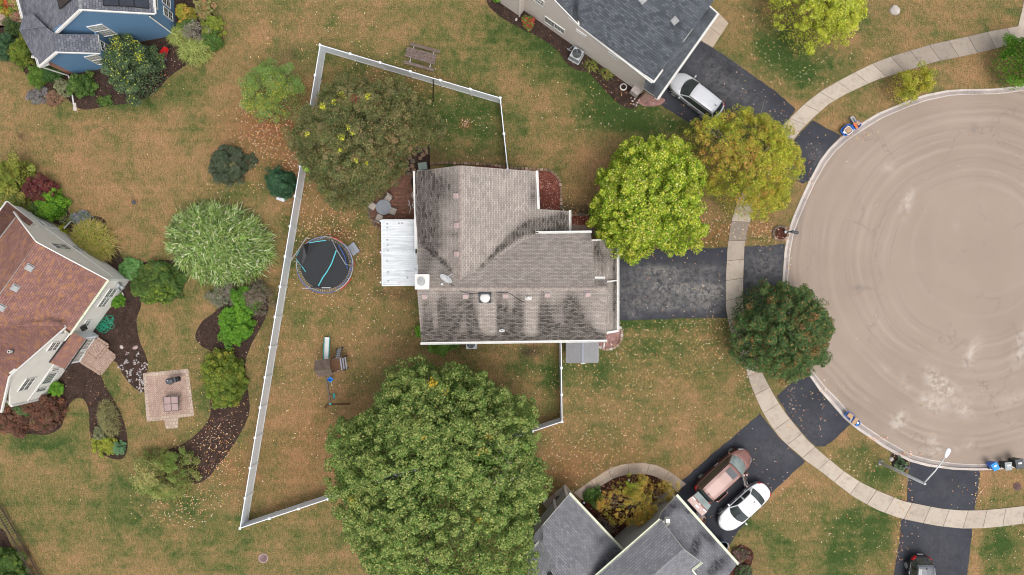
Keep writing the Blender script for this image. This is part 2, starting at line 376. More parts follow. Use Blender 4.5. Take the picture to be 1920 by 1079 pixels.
def mk_bricks(name, c1, c2, mortar, bw, rh, offs=.5, space='uv', ms=.012, var=.5, dirt=.35, dirtc=(.04, .035, .03), streak=False, tint=None):
    """bricks, pavers and shingles: courses run along u; attribute 'stain' darkens (mould, soot, painted hip shade)"""
    m, t, b = newmat(name, .9, .15)
    vec = coords(t, 'uv')
    bt = _n(t, 'ShaderNodeTexBrick'); bt.offset = offs; bt.squash = 1
    bt.inputs['Scale'].default_value = 1; bt.inputs['Brick Width'].default_value = bw; bt.inputs['Row Height'].default_value = rh
    bt.inputs['Mortar Size'].default_value = ms; bt.inputs['Mortar Smooth'].default_value = .3; bt.inputs['Bias'].default_value = 0
    bt.inputs['Color1'].default_value = (*c1, 1); bt.inputs['Color2'].default_value = (*c2, 1); bt.inputs['Mortar'].default_value = (*mortar, 1)
    t.links.new(vec, bt.inputs['Vector'])
    col = bt.outputs['Color']
    bt2 = _n(t, 'ShaderNodeTexBrick'); bt2.offset = offs
    for k, v in (('Scale', 1), ('Brick Width', bw), ('Row Height', rh), ('Mortar Size', 0), ('Bias', 0)): bt2.inputs[k].default_value = v
    bt2.inputs['Color1'].default_value = (0, 0, 0, 1); bt2.inputs['Color2'].default_value = (1, 1, 1, 1); t.links.new(vec, bt2.inputs['Vector'])
    if tint:   # a share of the shingles in another colour
        mp = _n(t, 'ShaderNodeVectorMath', operation='ADD'); mp.inputs[1].default_value = (bw * 80, rh * 52, 0); t.links.new(vec, mp.inputs[0])
        bt3 = _n(t, 'ShaderNodeTexBrick'); bt3.offset = offs
        for k, v in (('Scale', 1), ('Brick Width', bw * 1.15), ('Row Height', rh), ('Mortar Size', 0), ('Bias', 0)): bt3.inputs[k].default_value = v
        bt3.inputs['Color1'].default_value = (0, 0, 0, 1); bt3.inputs['Color2'].default_value = (1, 1, 1, 1); t.links.new(mp.outputs[0], bt3.inputs['Vector'])
        kk = math_(t, 'ADD', bt3.outputs['Color'], math_(t, 'MULTIPLY', math_(t, 'SUBTRACT', noise_(t, 1.6, 3), .5), .9))
        col = mixc(t, math_(t, 'MULTIPLY', ramp(t, kk, [(.78, 0.0), (.86, 1.0)]), .75), col, tint)
    n = noise_(t, 1.1, 6, .7)
    col = mixc(t, var, col, ramp(t, n, [(.3, .3), (.7, .7)]), 'OVERLAY')
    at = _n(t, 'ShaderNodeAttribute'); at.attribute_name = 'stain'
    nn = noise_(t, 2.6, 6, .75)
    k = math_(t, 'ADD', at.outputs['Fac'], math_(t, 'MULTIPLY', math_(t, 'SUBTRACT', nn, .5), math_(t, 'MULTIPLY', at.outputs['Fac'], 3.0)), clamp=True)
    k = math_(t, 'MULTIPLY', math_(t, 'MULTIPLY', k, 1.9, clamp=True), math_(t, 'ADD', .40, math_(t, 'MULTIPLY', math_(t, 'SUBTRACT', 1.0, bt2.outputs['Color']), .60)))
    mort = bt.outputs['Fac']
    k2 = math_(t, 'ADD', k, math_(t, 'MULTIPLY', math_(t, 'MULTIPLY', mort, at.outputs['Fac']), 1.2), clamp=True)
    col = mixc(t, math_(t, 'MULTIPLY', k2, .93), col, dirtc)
    f = noise_(t, 40, 2, .7)
    col = mixc(t, .3, col, ramp(t, f, [(.3, .15), (.7, .85)]), 'OVERLAY')
    t.links.new(col, b.inputs['Base Color']); bump(t, b, math_(t, 'SUBTRACT', 1.0, mort), .5, .02)
    return m
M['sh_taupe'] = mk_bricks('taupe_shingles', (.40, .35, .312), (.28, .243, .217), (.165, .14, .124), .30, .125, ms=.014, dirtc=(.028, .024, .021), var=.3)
M['sh_slate'] = mk_bricks('slate_shingles', (.118, .128, .142), (.065, .072, .082), (.040, .044, .052), .30, .165, ms=.014, dirtc=(.018, .02, .024), var=.4)
M['sh_grey'] = mk_bricks('grey_shingles', (.235, .235, .25), (.165, .165, .18), (.105, .105, .115), .30, .17, ms=.015, dirtc=(.03, .03, .035), var=.35)
M['sh_blue'] = mk_bricks('blue_grey_shingles', (.21, .215, .24), (.12, .125, .15), (.08, .08, .10), .30, .19, ms=.018, dirtc=(.03, .03, .04), var=.35)
M['sh_rust'] = mk_bricks('rust_shingles', (.285, .150, .122), (.205, .108, .094), (.10, .05, .045), .26, .14, ms=.012, dirtc=(.04, .025, .02), var=.4, tint=(.31, .155, .08))
M['cap'] = plain('ridge_caps', (.27, .27, .29), .85, .2, 5, fine=.4)
M['captan'] = plain('tan_ridge_caps', (.38, .315, .275), .85, .2, 5, fine=.4)
M['patio'] = mk_bricks('pink_pavers', (.43, .31, .25), (.34, .235, .19), (.20, .135, .11), .22, .11, ms=.012)
M['patioedge'] = mk_bricks('border_pavers', (.46, .36, .29), (.38, .29, .23), (.18, .13, .10), .22, .26, ms=.012)
M['redbrick'] = mk_bricks('red_brick_patio', (.25, .12, .08), (.14, .072, .05), (.07, .05, .04), .21, .105, ms=.012, var=.7)
M['housebrick'] = mk_bricks('orange_brick', (.36, .15, .10), (.27, .11, .08), (.34, .26, .21), .2, .07, ms=.01)
def mk_metalroof():
    m, t, b = newmat('white_metal_roof', .5, .4)
    n = noise_(t, 1.2, 5, .7); mp = _n(t, 'ShaderNodeMapping'); mp.inputs['Scale'].default_value = (.5, 7, 1); t.links.new(coords(t), mp.inputs[0])
    n2 = noise_(t, 1.3, 6, .75, mp.outputs[0])
    col = mixc(t, ramp(t, n2, [(.32, 0.0), (.62, 1.0)]), (.40, .43, .46), (.70, .72, .74))
    col = mixc(t, ramp(t, n, [(.55, 0.0), (.8, .7)]), col, (.30, .32, .35))
    t.links.new(col, b.inputs['Base Color']); return m
M['metalroof'] = mk_metalroof()
def mk_blue():
    m, t, b = newmat('blue_siding', .6, .3)
    mp = _n(t, 'ShaderNodeMapping'); mp.inputs['Scale'].default_value = (3, 3, 22); t.links.new(coords(t), mp.inputs[0])
    n = noise_(t, 1.0, 3, .7, mp.outputs[0])
    col = mixc(t, n, (.085, .175, .30), (.14, .26, .41)); t.links.new(col, b.inputs['Base Color']); bump(t, b, n, .3, .02); return m
M['bluesiding'] = mk_blue()
def mk_wood(name, a, b_, sc=6, flake=None):
    m, t, b = newmat(name, .85, .15)
    mp = _n(t, 'ShaderNodeMapping'); mp.inputs['Scale'].default_value = (sc * .15, sc * 2.2, sc * 2.2); t.links.new(coords(t, 'obj'), mp.inputs[0])
    n = noise_(t, 1.5, 6, .7, mp.outputs[0]); col = mixc(t, ramp(t, n, [(.3, 0.0), (.7, 1.0)]), a, b_)
    if flake: col = mixc(t, ramp(t, noise_(t, 5, 5, .75, mp.outputs[0]), [(.54, 0.0), (.62, .85)]), col, flake)
    t.links.new(col, b.inputs['Base Color']); bump(t, b, n, .4, .01); return m
M['oldwood'] = mk_wood('weathered_wood', (.085, .062, .050), (.19, .145, .12))
M['peelwood'] = mk_wood('peeling_wood', (.085, .055, .048), (.17, .12, .105), flake=(.34, .33, .29))
M['redwood'] = mk_wood('brown_wood', (.09, .045, .03), (.19, .10, .06))
M['bark'] = mk_wood('bark', (.07, .055, .045), (.19, .16, .14), 4)
M['twig'] = mk_wood('pale_twigs', (.20, .16, .14), (.36, .31, .28), 4)
def mk_leaf():
    m, t, b = newmat('leaves', .6, .25)
    at = _n(t, 'ShaderNodeAttribute'); at.attribute_name = 'col'
    t.links.new(at.outputs['Color'], b.inputs['Base Color'])
    tr = _n(t, 'ShaderNodeBsdfTranslucent'); t.links.new(at.outputs['Color'], tr.inputs['Color'])
    mx = _n(t, 'ShaderNodeMixShader'); mx.inputs[0].default_value = .28
    out = t.nodes['Material Output']
    t.links.new(b.outputs[0], mx.inputs[1]); t.links.new(tr.outputs[0], mx.inputs[2]); t.links.new(mx.outputs[0], out.inputs['Surface'])
    return m
M['leaf'] = mk_leaf()
M['stone'] = plain('grey_stone', (.36, .34, .34), .8, .15, 4, fine=.3)
M['palestone'] = plain('pale_stone', (.52, .46, .42), .8, .1, 4, fine=.3)
M['pinkstone'] = plain('pinkish_stone', (.42, .30, .28), .8, .12, 4, fine=.3)
M['block'] = plain('tan_block', (.25, .16, .105), .9, .15, 6, fine=.5)
M['blockgrey'] = plain('mossy_block', (.15, .12, .085), .9, .15, 6, fine=.5)
M['blockpale'] = plain('pale_block', (.38, .26, .20), .9, .12, 6, fine=.5)
# ================================================================== GROUND, ROAD, PATHS
def pxs(pts, z=0.0): return [P(a, b, z) for a, b in pts]
def resample(pts, n):
    pts = np.array([tuple(p) for p in pts], float); d = np.r_[0, np.cumsum(np.linalg.norm(np.diff(pts, axis=0), axis=1))]
    t = np.linspace(0, d[-1], n); return np.stack([np.interp(t, d, pts[:, i]) for i in range(pts.shape[1])], 1)
def smooth_closed(pts, per=6):
    """closed Catmull-Rom through 2D points"""
    n = len(pts); out = []
    p = [np.array(q, float) for q in pts]
    for i in range(n):
        a, b, c, d = p[i - 1], p[i], p[(i + 1) % n], p[(i + 2) % n]
        for k in range(per):
            t = k / per
            out.append(tuple(.5 * ((2 * b) + (-a + c) * t + (2 * a - 5 * b + 4 * c - d) * t * t + (-a + 3 * b - 3 * c + d) * t ** 3)))
    return out
def rough_edge(pts, step=6, amp=1.2, seed=0):
    """subdivides a pixel outline and makes it a little ragged"""
    r = random.Random(seed); out = []
    n = len(pts)
    for i in range(n):
        a, b = pts[i], pts[(i + 1) % n]; L = math.hypot(b[0] - a[0], b[1] - a[1]); k = max(1, int(L / step))
        nx, ny = -(b[1] - a[1]) / (L + 1e-6), (b[0] - a[0]) / (L + 1e-6)
        for j in range(k):
            t = j / k; o = 0 if j == 0 else r.uniform(-amp, amp)
            out.append((a[0] + (b[0] - a[0]) * t + nx * o, a[1] + (b[1] - a[1]) * t + ny * o))
    return out
def blobval(px, py, blobs):
    """(x, y, rx, ry, value[, angle]) soft ellipses in photo pixels, summed"""
    v = np.zeros_like(px)
    for bl in blobs:
        x, y, rx, ry, s = bl[:5]; a = R(bl[5]) if len(bl) > 5 else 0
        dx, dy = px - x, py - y; u = (dx * math.cos(a) + dy * math.sin(a)) / rx; w_ = (-dx * math.sin(a) + dy * math.cos(a)) / ry
        v += s * np.exp(-(u * u + w_ * w_) * 1.1)
    return v
def sheet(name, outline, z, mat, cell=None, chans=(), parent=None, uvdir=None, attr='msk'):
    """flat sheet from a pixel outline; chans = blob lists for R,G,B"""
    bm = bmesh.new()
    f = bm.faces.new([bm.verts.new(P(a, b, z)) for a, b in outline])
    f.normal_update()
    if f.normal.z < 0: f.normal_flip()
    bmesh.ops.triangulate(bm, faces=[f])
    if cell:
        xs = [v.co.x for v in bm.verts]; ys = [v.co.y for v in bm.verts]
        for ax, lo, hi in ((0, min(xs), max(xs)), (1, min(ys), max(ys))):
            k = math.ceil(lo / cell) * cell
            while k < hi:
                co = Vector((0, 0, z)); co[ax] = k; no = Vector((0, 0, 0)); no[ax] = 1
                bmesh.ops.bisect_plane(bm, geom=bm.verts[:] + bm.edges[:] + bm.faces[:], plane_co=co, plane_no=no)
                k += cell
    me = bpy.data.meshes.new(name); bm.to_mesh(me)
    if uvdir is not None:
        a = R(uvdir); uv = me.uv_layers.new(name='UVMap')
        for i, l in enumerate(me.loops):
            c = me.vertices[l.vertex_index].co
            uv.data[i].uv = (c.x * math.cos(a) + c.y * math.sin(a) + 500, -c.x * math.sin(a) + c.y * math.cos(a) + 500)
    bm.free()
    n = len(me.vertices); co = np.zeros(n * 3); me.vertices.foreach_get('co', co); co = co.reshape(-1, 3)
    k = F / (H - z); px, py = 960 + co[:, 0] * k, 539.5 - co[:, 1] * k
    if chans:
        at = me.attributes.new(attr, 'FLOAT_COLOR', 'POINT'); d = np.ones((n, 4)); d[:, :3] = 0
        for i, bl in enumerate(chans): d[:, i] = np.clip(blobval(px, py, bl), 0, 1.2)
        at.data.foreach_set('color', d.ravel())
    me.materials.append(mat)
    o = bpy.data.objects.new(name, me); C.objects.link(o)
    if parent: o.parent = parent
    else: struct(o)
    return o

KERB_OUT = [(2300, 92), (2100, 128), (1990, 148), (1920, 160), (1886, 164.5), (1858, 167), (1802, 168), (1774, 170), (1731.5, 178.6), (1698, 191), (1647, 212), (1609, 235), (1577, 257), (1554, 279), (1537.5, 301), (1518, 337.5),
            (1501, 374), (1487, 407), (1478, 433), (1471, 470), (1467, 527), (1468, 565), (1473, 605), (1484, 648), (1498, 680), (1518, 706), (1537.5, 734), (1560, 759), (1582.5, 785), (1609, 807), (1633, 823),
            (1653, 837), (1684, 855), (1706, 866), (1740, 875), (1788, 881), (1830, 882.5), (1872, 881), (1920, 875), (1990, 862), (2100, 850), (2300, 835)]
KERB_IN = [(2300, 102), (2100, 138), (1990, 158), (1920, 170), (1888, 175), (1862, 177), (1806, 178), (1780, 180), (1738, 189), (1706, 200), (1656, 221), (1619, 243.5), (1588, 264.5), (1566, 285), (1549, 306.5), (1529, 342),
           (1512, 378), (1499, 409), (1489, 436), (1482, 472), (1477, 527), (1478, 564), (1483, 602), (1493, 643), (1507, 674), (1527, 700), (1549, 727), (1572, 750), (1594, 776), (1619, 797), (1643, 813),
           (1662, 826), (1692, 843), (1712, 853.5), (1744, 862), (1790, 869), (1830, 871), (1870, 870), (1917, 863.5), (1986, 850), (2098, 838), (2300, 823)]
GREEN = [(870, 225, 75, 55, .55), (800, 195, 50, 40, .25), (660, 135, 60, 20, .3), (1045, 90, 60, 40, .45, 50), (1110, 150, 70, 45, .45, 50), (1200, 225, 90, 40, .45), (1130, 215, 60, 30, .2), (1290, 232, 50, 20, .35),
         (985, 60, 40, 40, .2), (900, 90, 90, 60, .12), (1470, 110, 70, 50, .5), (1430, 45, 40, 40, .2), (1540, 130, 60, 30, .25), (1650, 60, 120, 50, .05), (1750, 180, 40, 15, .1),
         (1660, 893, 45, 30, .6), (1645, 1000, 70, 45, .55), (1580, 1050, 60, 40, .5), (1600, 960, 60, 30, .3), (1870, 1030, 50, 60, .5), (1880, 925, 40, 25, .2), (1500, 980, 120, 60, .05), (1450, 1020, 40, 60, .25), (1400, 980, 30, 20, .3),
         (1590, 850, 30, 20, .3), (230, 200, 90, 18, .45, -8), (330, 160, 35, 35, .35), (420, 60, 60, 40, .15), (380, 30, 30, 30, .3), (95, 830, 60, 25, .5), (20, 820, 60, 20, .2), (145, 780, 30, 25, .4), (400, 555, 50, 18, .4), (385, 725, 20, 70, .35),
         (215, 740, 25, 60, .25), (320, 555, 30, 14, .25), (440, 360, 60, 20, .35), (400, 390, 60, 20, .2), (330, 950, 80, 20, .25, 20), (200, 930, 100, 40, .12), (80, 960, 160, 90, .06), (430, 1030, 80, 50, .2), (560, 1050, 90, 40, .1), (300, 1010, 60, 20, .2, 40),
         (1200, 605, 120, 14, .55), (1210, 650, 120, 40, .28), (1100, 690, 60, 30, .3), (1330, 720, 80, 40, .1), (1150, 730, 70, 40, .12), (1030, 720, 16, 60, .5), (900, 665, 60, 20, .12), (980, 690, 40, 20, .25), (560, 590, 60, 30, .2), (560, 450, 30, 60, .15),
         (640, 430, 80, 30, .2), (700, 560, 50, 20, .1), (780, 600, 20, 40, .25), (500, 850, 30, 60, .12), (620, 40, 12, 14, .35), (545, 95, 16, 14, .25), (1150, 845, 70, 40, .1), (1240, 850, 60, 30, .22), (1310, 800, 40, 30, .1), (1400, 740, 20, 50, .3), (1430, 700, 20, 30, .3),
         (1350, 460, 30, 20, .3), (1150, 300, 90, 25, .1), (1430, 450, 25, 10, .35), (1060, 330, 30, 15, .15), (980, 250, 30, 30, .2), (920, 320, 60, 10, .25), (740, 170, 50, 20, .15), (1300, 500, 30, 30, .2),
         # dry and worn places
         (1160, 340, 90, 50, -.22), (1090, 310, 60, 40, -.15), (570, 780, 90, 120, -.17), (640, 900, 120, 60, -.12), (300, 300, 180, 90, -.10), (140, 310, 130, 70, -.14), (250, 430, 90, 60, -.12), (1300, 840, 120, 70, -.13), (1250, 760, 120, 40, -.10), (700, 640, 120, 70, -.12),
         (480, 60, 70, 40, -.14), (440, 140, 60, 50, -.10), (960, 800, 80, 60, -.1), (1010, 850, 60, 60, -.14), (1290, 880, 70, 22, -.25, -45), (1580, 800, 26, 18, -.3), (1600, 1000, 14, 60, -.0), (1680, 1030, 8, 60, -.4), (1828, 1040, 9, 60, -.4), (1700, 900, 5, 50, -.35),
         (1845, 920, 8, 50, -.35), (1470, 910, 60, 9, -.35, -42), (1500, 200, 20, 14, -.2), (1540, 245, 30, 12, -.22, -40), (1830, 110, 90, 22, -.22), (1640, 190, 80, 22, -.12, -25), (1280, 200, 20, 20, .1), (1900, 900, 60, 20, -.3), (1150, 150, 20, 60, -.0), (380, 600, 16, 60, -.2), (350, 650, 60, 20, -.1),
         (900, 40, 50, 30, .08), (200, 960, 260, 120, .12), (760, 60, 160, 60, .10), (1000, 120, 120, 120, .12), (1560, 120, 120, 60, .10), (700, 130, 120, 40, .1), (690, 60, 90, 30, -.08), (1010, 190, 50, 30, -.12), (40, 880, 60, 40, -.08)]
LITTER = [(530, 240, 60, 60, .9), (475, 240, 60, 50, .6), (550, 330, 60, 30, .6), (600, 410, 60, 30, .4), (700, 180, 60, 30, .5), (780, 150, 60, 30, .3), (610, 200, 40, 60, .6), (1120, 860, 90, 40, .4), (1060, 900, 40, 40, .6), (1300, 445, 60, 25, .6), (1350, 440, 30, 30, .5), (1430, 425, 30, 20, .5),
          (1150, 430, 60, 30, .4), (640, 440, 30, 12, .8), (873, 233, 10, 9, 1.2), (560, 860, 60, 90, .35), (620, 800, 60, 60, .25), (580, 290, 40, 50, .5), (1070, 350, 50, 60, .25), (1500, 780, 10, 10, .4), (480, 860, 20, 60, .3), (430, 880, 30, 30, .5), (1700, 970, 30, 20, .3), (330, 900, 40, 20, .5), (40, 700, 60, 60, .3), (1700, 160, 26, 18, .5)]
SOIL = [(1000, 657, 22, 12, .9), (985, 665, 16, 8, .7), (720, 553, 26, 5, .8), (757, 555, 18, 7, .9), (1095, 400, 34, 22, 1.0), (1060, 390, 16, 14, .7), (42, 256, 8, 9, 1.0), (250, 380, 6, 6, 1.0), (645, 440, 16, 8, .6), (816, 290, 16, 12, .6), (1075, 640, 6, 16, .8), (545, 99, 16, 14, .4), (850, 650, 60, 6, .5), (1410, 1050, 26, 18, .35), (700, 505, 9, 30, .25), (1468, 600, 8, 40, .0)]
base = [(960, 540, 4000, 4000, .46)]
ground_outline = [(2300, -500), (-450, -500), (-450, 1580), (2300, 1580)] + [(x, y) for x, y in KERB_OUT[::-1]]
ground = sheet('lawn', ground_outline, 0.0, M['grass'], .42, (base + GREEN, LITTER, SOIL))
far = MB(); far.poly([(-900, -900, -.35), (900, -900, -.35), (900, 900, -.35), (-900, 900, -.35)]); fo = struct(far.build('terrain', M['grass'], origin=(0, 0, -.35)))

WEAR = [(1700, 383, 10, 26, .9, 15), (1708, 368, 5, 14, .6, 20), (1822, 660, 10, 28, 1.0, 25), (1915, 650, 12, 40, 1.0, 12), (1755, 715, 14, 30, 1.1, -40), (1770, 725, 24, 14, 1.0, 10), (1735, 752, 16, 14, .8), (1760, 760, 22, 18, .8), (1808, 768, 18, 14, .9, 30), (1692, 780, 9, 14, .8, 40), (1683, 795, 16, 14, 1.0),
        (1698, 727, 12, 7, .7), (1693, 705, 9, 6, .5), (1749, 825, 9, 10, .8), (1753, 842, 16, 10, .9, 20), (1817, 833, 9, 9, .7, -40), (1623, 750, 5, 5, .6), (1665, 315, 16, 8, .6), (1790, 425, 5, 5, .7), (1590, 312, 9, 6, .4), (1900, 750, 30, 9, .5, -25), (1750, 855, 6, 4, .5), (1795, 845, 6, 5, .6), (1830, 740, 60, 12, .25), (1700, 850, 40, 8, .3), (1660, 690, 12, 10, .3)]
ROADDARK = [(1826, 240, 5, 12, .5, -15), (1495, 405, 7, 22, 1.0, 15), (1490, 430, 6, 12, .9), (1500, 390, 5, 10, .6), (1610, 540, 16, 5, .5), (1480, 590, 8, 60, .35), (1880, 215, 16, 3, .25, -20), (1500, 700, 12, 20, .3)]
road_outline = [(x, y) for x, y in KERB_IN]
road = sheet('road', road_outline, -.12, M['road'], .35, (WEAR, ROADDARK))

def strip(mb, A, B, z, th, m=0, drop=.3):
    """solid ribbon between two equal-length world polylines"""
    n = len(A)
    vs = []
    for a, b in zip(A, B): vs += [(a[0], a[1], z), (b[0], b[1], z), (b[0], b[1], z - th), (a[0], a[1], z - th)]
    fs = []
    for i in range(n - 1):
        q, r_ = 4 * i, 4 * i + 4
        for k in range(4): fs.append([q + k, q + (k + 1) % 4, r_ + (k + 1) % 4, r_ + k])
    fs += [[3, 2, 1, 0], [4 * n - 4, 4 * n - 3, 4 * n - 2, 4 * n - 1]]
    mb.add(vs, fs, m)
def panels(name, outer, inner, plen, z, th, mat, gap=.03, kind=True, sub=3, tones=(0, 1), seed=1, tonef=None):
    """a walk cast in panels: each panel is solid, with a dirt joint between"""
    N = 400
    A = resample([(p[0], p[1]) for p in pxs(outer)], N); B = resample([(p[0], p[1]) for p in pxs(inner)], N)
    mid = (A + B) / 2; d = np.r_[0, np.cumsum(np.linalg.norm(np.diff(mid, axis=0), axis=1))]
    n = max(1, int(round(d[-1] / plen))); r = random.Random(seed); mb = MB(); tone = []
    def at(s):
        return np.array([np.interp(s, d, A[:, 0]), np.interp(s, d, A[:, 1])]), np.array([np.interp(s, d, B[:, 0]), np.interp(s, d, B[:, 1])])
    for i in range(n):
        s0, s1 = d[-1] * i / n + gap / 2, d[-1] * (i + 1) / n - gap / 2
        q = [at(s) for s in np.linspace(s0, s1, sub + 1)]
        k0 = len(mb.f); zz = z + r.uniform(-.004, .004)
        strip(mb, [a for a, b in q], [b for a, b in q], zz, th)
        tv = r.uniform(*tones)
        if tonef: mp_ = to_px((*((q[0][0] + q[0][1]) / 2), 0)); tv = min(1.1, tv + float(blobval(np.array([mp_[0]]), np.array([mp_[1]]), tonef)[0]))
        tone += [tv] * (len(mb.f) - k0)
    k0 = len(mb.f)
    strip(mb, A[::8], B[::8], z - .018, th - .02, m=1); tone += [0] * (len(mb.f) - k0)
    o = mb.build(name, [mat, M['joint']], fix=True)
    at_ = o.data.attributes.new('tone', 'FLOAT', 'FACE'); at_.data.foreach_set('value', tone)
    if kind: struct(o)
    return o
WALK_OUT = [(1960, 36), (1920, 48), (1858, 59), (1802, 72), (1745.6, 84), (1674, 105.5), (1637, 119.5), (1605, 135), (1571, 153), (1539, 171.5), (1506.5, 197), (1470, 233), (1440, 272), (1410, 322), (1384, 375), (1370, 420), (1364, 465), (1361, 520), (1361, 577.5),
            (1364, 596), (1374, 636), (1394, 677), (1408, 723), (1422, 756.5), (1433.5, 779), (1447.5, 801.5), (1464, 823), (1478, 836), (1492.5, 848), (1509, 863), (1537.5, 883), (1568, 907), (1599, 931), (1644, 956), (1686.5, 971.6), (1726, 980), (1759.6, 986.5), (1804.6, 991), (1842.6, 990.5), (1880.6, 987), (1920, 981.5), (1990, 968), (2100, 950)]
WALK_IN = [(1970, 66), (1894.6, 84), (1858, 94), (1819, 103), (1751, 117), (1684, 138), (1647, 149), (1615, 163), (1582.5, 178.6), (1554, 195.5), (1523.5, 222), (1501, 245), (1472, 284), (1442, 332), (1416, 385), (1402, 428), (1395.5, 461), (1393, 523), (1393, 576),
           (1397, 598), (1407, 642), (1424, 688), (1433.5, 709), (1450, 740), (1461.5, 759), (1474, 777), (1490, 797), (1511, 822.6), (1529, 840), (1553, 860.5), (1582.5, 884.5), (1615, 905.5), (1647, 921), (1693.5, 940), (1728.7, 947), (1764, 954), (1806, 957.5), (1841, 957), (1876, 954), (1920, 949), (1985, 936), (2095, 918)]
panels('sidewalk', WALK_OUT, WALK_IN, 1.5, .05, .06, M['walk'], tones=(0, .28), tonef=[(1760, 100, 90, 40, .75), (1860, 75, 60, 30, .5), (1388, 425, 20, 34, .8), (1404, 700, 20, 22, .5), (1480, 800, 30, 30, .1)])
panels('side_path', [(1908, 52), (1918, 10), (1926, -40)], [(1933, 52), (1944, 10), (1955, -40)], 1.4, .055, .05, M['walk'], seed=4)
# kerb: raised head, sloping gutter pan, thin bright lip
N = 300
Ko = resample([tuple(P(x, y))[:2] for x, y in KERB_OUT], N); Ki = resample([tuple(P(x, y, -.1))[:2] for x, y in KERB_IN], N)
mb = MB()
h = Ko + (Ki - Ko) * .36; strip(mb, Ko, h, .03, .3, 0); lip = Ko + (Ki - Ko) * .86
strip(mb, h, lip, -.10, .2, 1); strip(mb, lip, Ki, -.094, .2, 2)
kb = mb.build('kerb', [M['kerb'], M['gutter'], M['kerb']]); struct(kb)
at_ = kb.data.attributes.new('tone', 'FLOAT', 'FACE'); at_.data.foreach_set('value', [((i // 24) * 37 % 10) / 10 * .8 for i in range(len(kb.data.polygons))])
lf = MB()       # a line of leaves and dirt lying in the gutter

# driveways and their aprons
W1 = [(1270, 542, 120, 14, 1.0), (1240, 570, 90, 14, .9), (1330, 556, 36, 30, .8), (1200, 515, 50, 16, .5), (1320, 505, 50, 14, .5), (1185, 592, 16, 5, .9), (1230, 503, 30, 6, .6), (1255, 515, 40, 12, .7)]
D1 = [(1290, 490, 90, 10, .3), (1190, 540, 20, 12, .2), (1270, 560, 60, 5, .35)]
sheet('driveway', rough_edge([(1150, 466), (1210, 467), (1290, 468), (1364, 464), (1364, 530), (1365, 596), (1300, 597), (1230, 599), (1150, 602)], 7, .9, 1), .02, M['drive'], .5, (W1, D1))
sheet('driveway', rough_edge([(1396, 462), (1440, 461), (1472, 457), (1468, 500), (1467, 560), (1472, 604), (1430, 604), (1398, 602), (1392, 560)], 7, .8, 2), .02, M['drive'], .5, ([(1435, 500, 40, 40, .6), (1410, 540, 20, 30, .4)], [(1400, 560, 10, 30, .4)]))
sheet('driveway', rough_edge([(1310, 72), (1334, 88), (1380, 119), (1422, 149), (1455, 172), (1492, 205), (1470, 236), (1436, 280), (1416, 318), (1370, 290), (1300, 236), (1228, 190)], 7, .8, 3), .02, M['drive'], .5, ([(1340, 140, 60, 40, .35, 40), (1400, 190, 60, 30, .25, 40)], [(1350, 115, 60, 6, .45, 38), (1365, 135, 12, 8, .5), (1450, 180, 50, 7, .35, 38), (1310, 130, 40, 5, .25, -50)]))
sheet('driveway', rough_edge([(1524, 226), (1548, 240), (1577, 255), (1554, 280), (1537, 302), (1518, 338), (1506, 345), (1478, 330), (1470, 290), (1500, 250)], 7, .8, 4), .02, M['drive'], .5, ([(1530, 290, 20, 20, .3)], [(1520, 260, 20, 4, .3, 60)]))
sheet('driveway', rough_edge([(1425, 776), (1445, 800), (1466, 826), (1510, 866), (1484, 889), (1460, 912), (1442, 931), (1408, 966), (1382, 1000), (1368, 1022), (1350, 1030), (1240, 930), (1283, 898), (1320, 866), (1352, 838), (1380, 815)], 7, .9, 5), .02, M['drive'], .5, ([(1450, 850, 50, 40, .18)], [(1440, 880, 50, 30, .25), (1340, 900, 50, 40, .35, -45)]))
sheet('driveway', rough_edge([(1456, 743), (1490, 714), (1518, 706), (1540, 736), (1562, 762), (1594, 797), (1570, 820), (1546, 838), (1530, 838), (1505, 813), (1478, 780)], 7, .9, 6), .02, M['drive'], .5, ([(1520, 800, 40, 40, .15)], [(1530, 750, 30, 20, .35)]))
sheet('driveway', rough_edge([(1706, 866), (1740, 876), (1790, 882), (1838, 883), (1834, 920), (1827, 958), (1790, 957), (1740, 950), (1701, 941), (1702, 900)], 7, .8, 7), .02, M['drive'], .5, ([(1770, 920, 50, 30, .1)], [(1760, 900, 50, 20, .15)]))
sheet('driveway', rough_edge([(1691, 973), (1740, 983), (1790, 990), (1823, 991), (1818, 1040), (1813, 1079), (1805, 1220), (1668, 1220), (1676, 1079), (1686, 1020)], 7, .8, 8), .02, M['drive'], .5, ([(1760, 1030, 50, 60, .12)], [(1740, 1060, 30, 60, .15)]))
panels('garage_path', [(1310, 75), (1345, 22)], [(1336, 90), (1366, 44)], 1.35, .035, .04, M['tanwalk'], sub=1, tones=(0, .3), seed=3)
panels('front_path', [(1066, 422), (1150, 424), (1158, 446), (1162, 466)], [(1066, 440), (1134, 440), (1136, 452), (1136, 466)], 1.0, .035, .04, M['brownwalk'], tones=(0, .6), seed=5)
panels('front_path', [(1075, 924), (1107.7, 901.6), (1138, 881.6), (1155, 874), (1175, 870), (1205, 868), (1233, 873), (1255, 884), (1287, 908)], [(1092.7, 939), (1117.7, 916.6), (1147.7, 899), (1162, 893), (1177.8, 890), (1208, 889), (1228, 893), (1250, 905), (1270, 921)], 1.45, .035, .04, M['tanwalk'], tones=(0, .6), seed=6)
panels('pad', [(1016, 944), (1060, 908)], [(1040, 972), (1078, 930)], 1.3, .03, .03, M['tanwalk'], sub=1, seed=2)

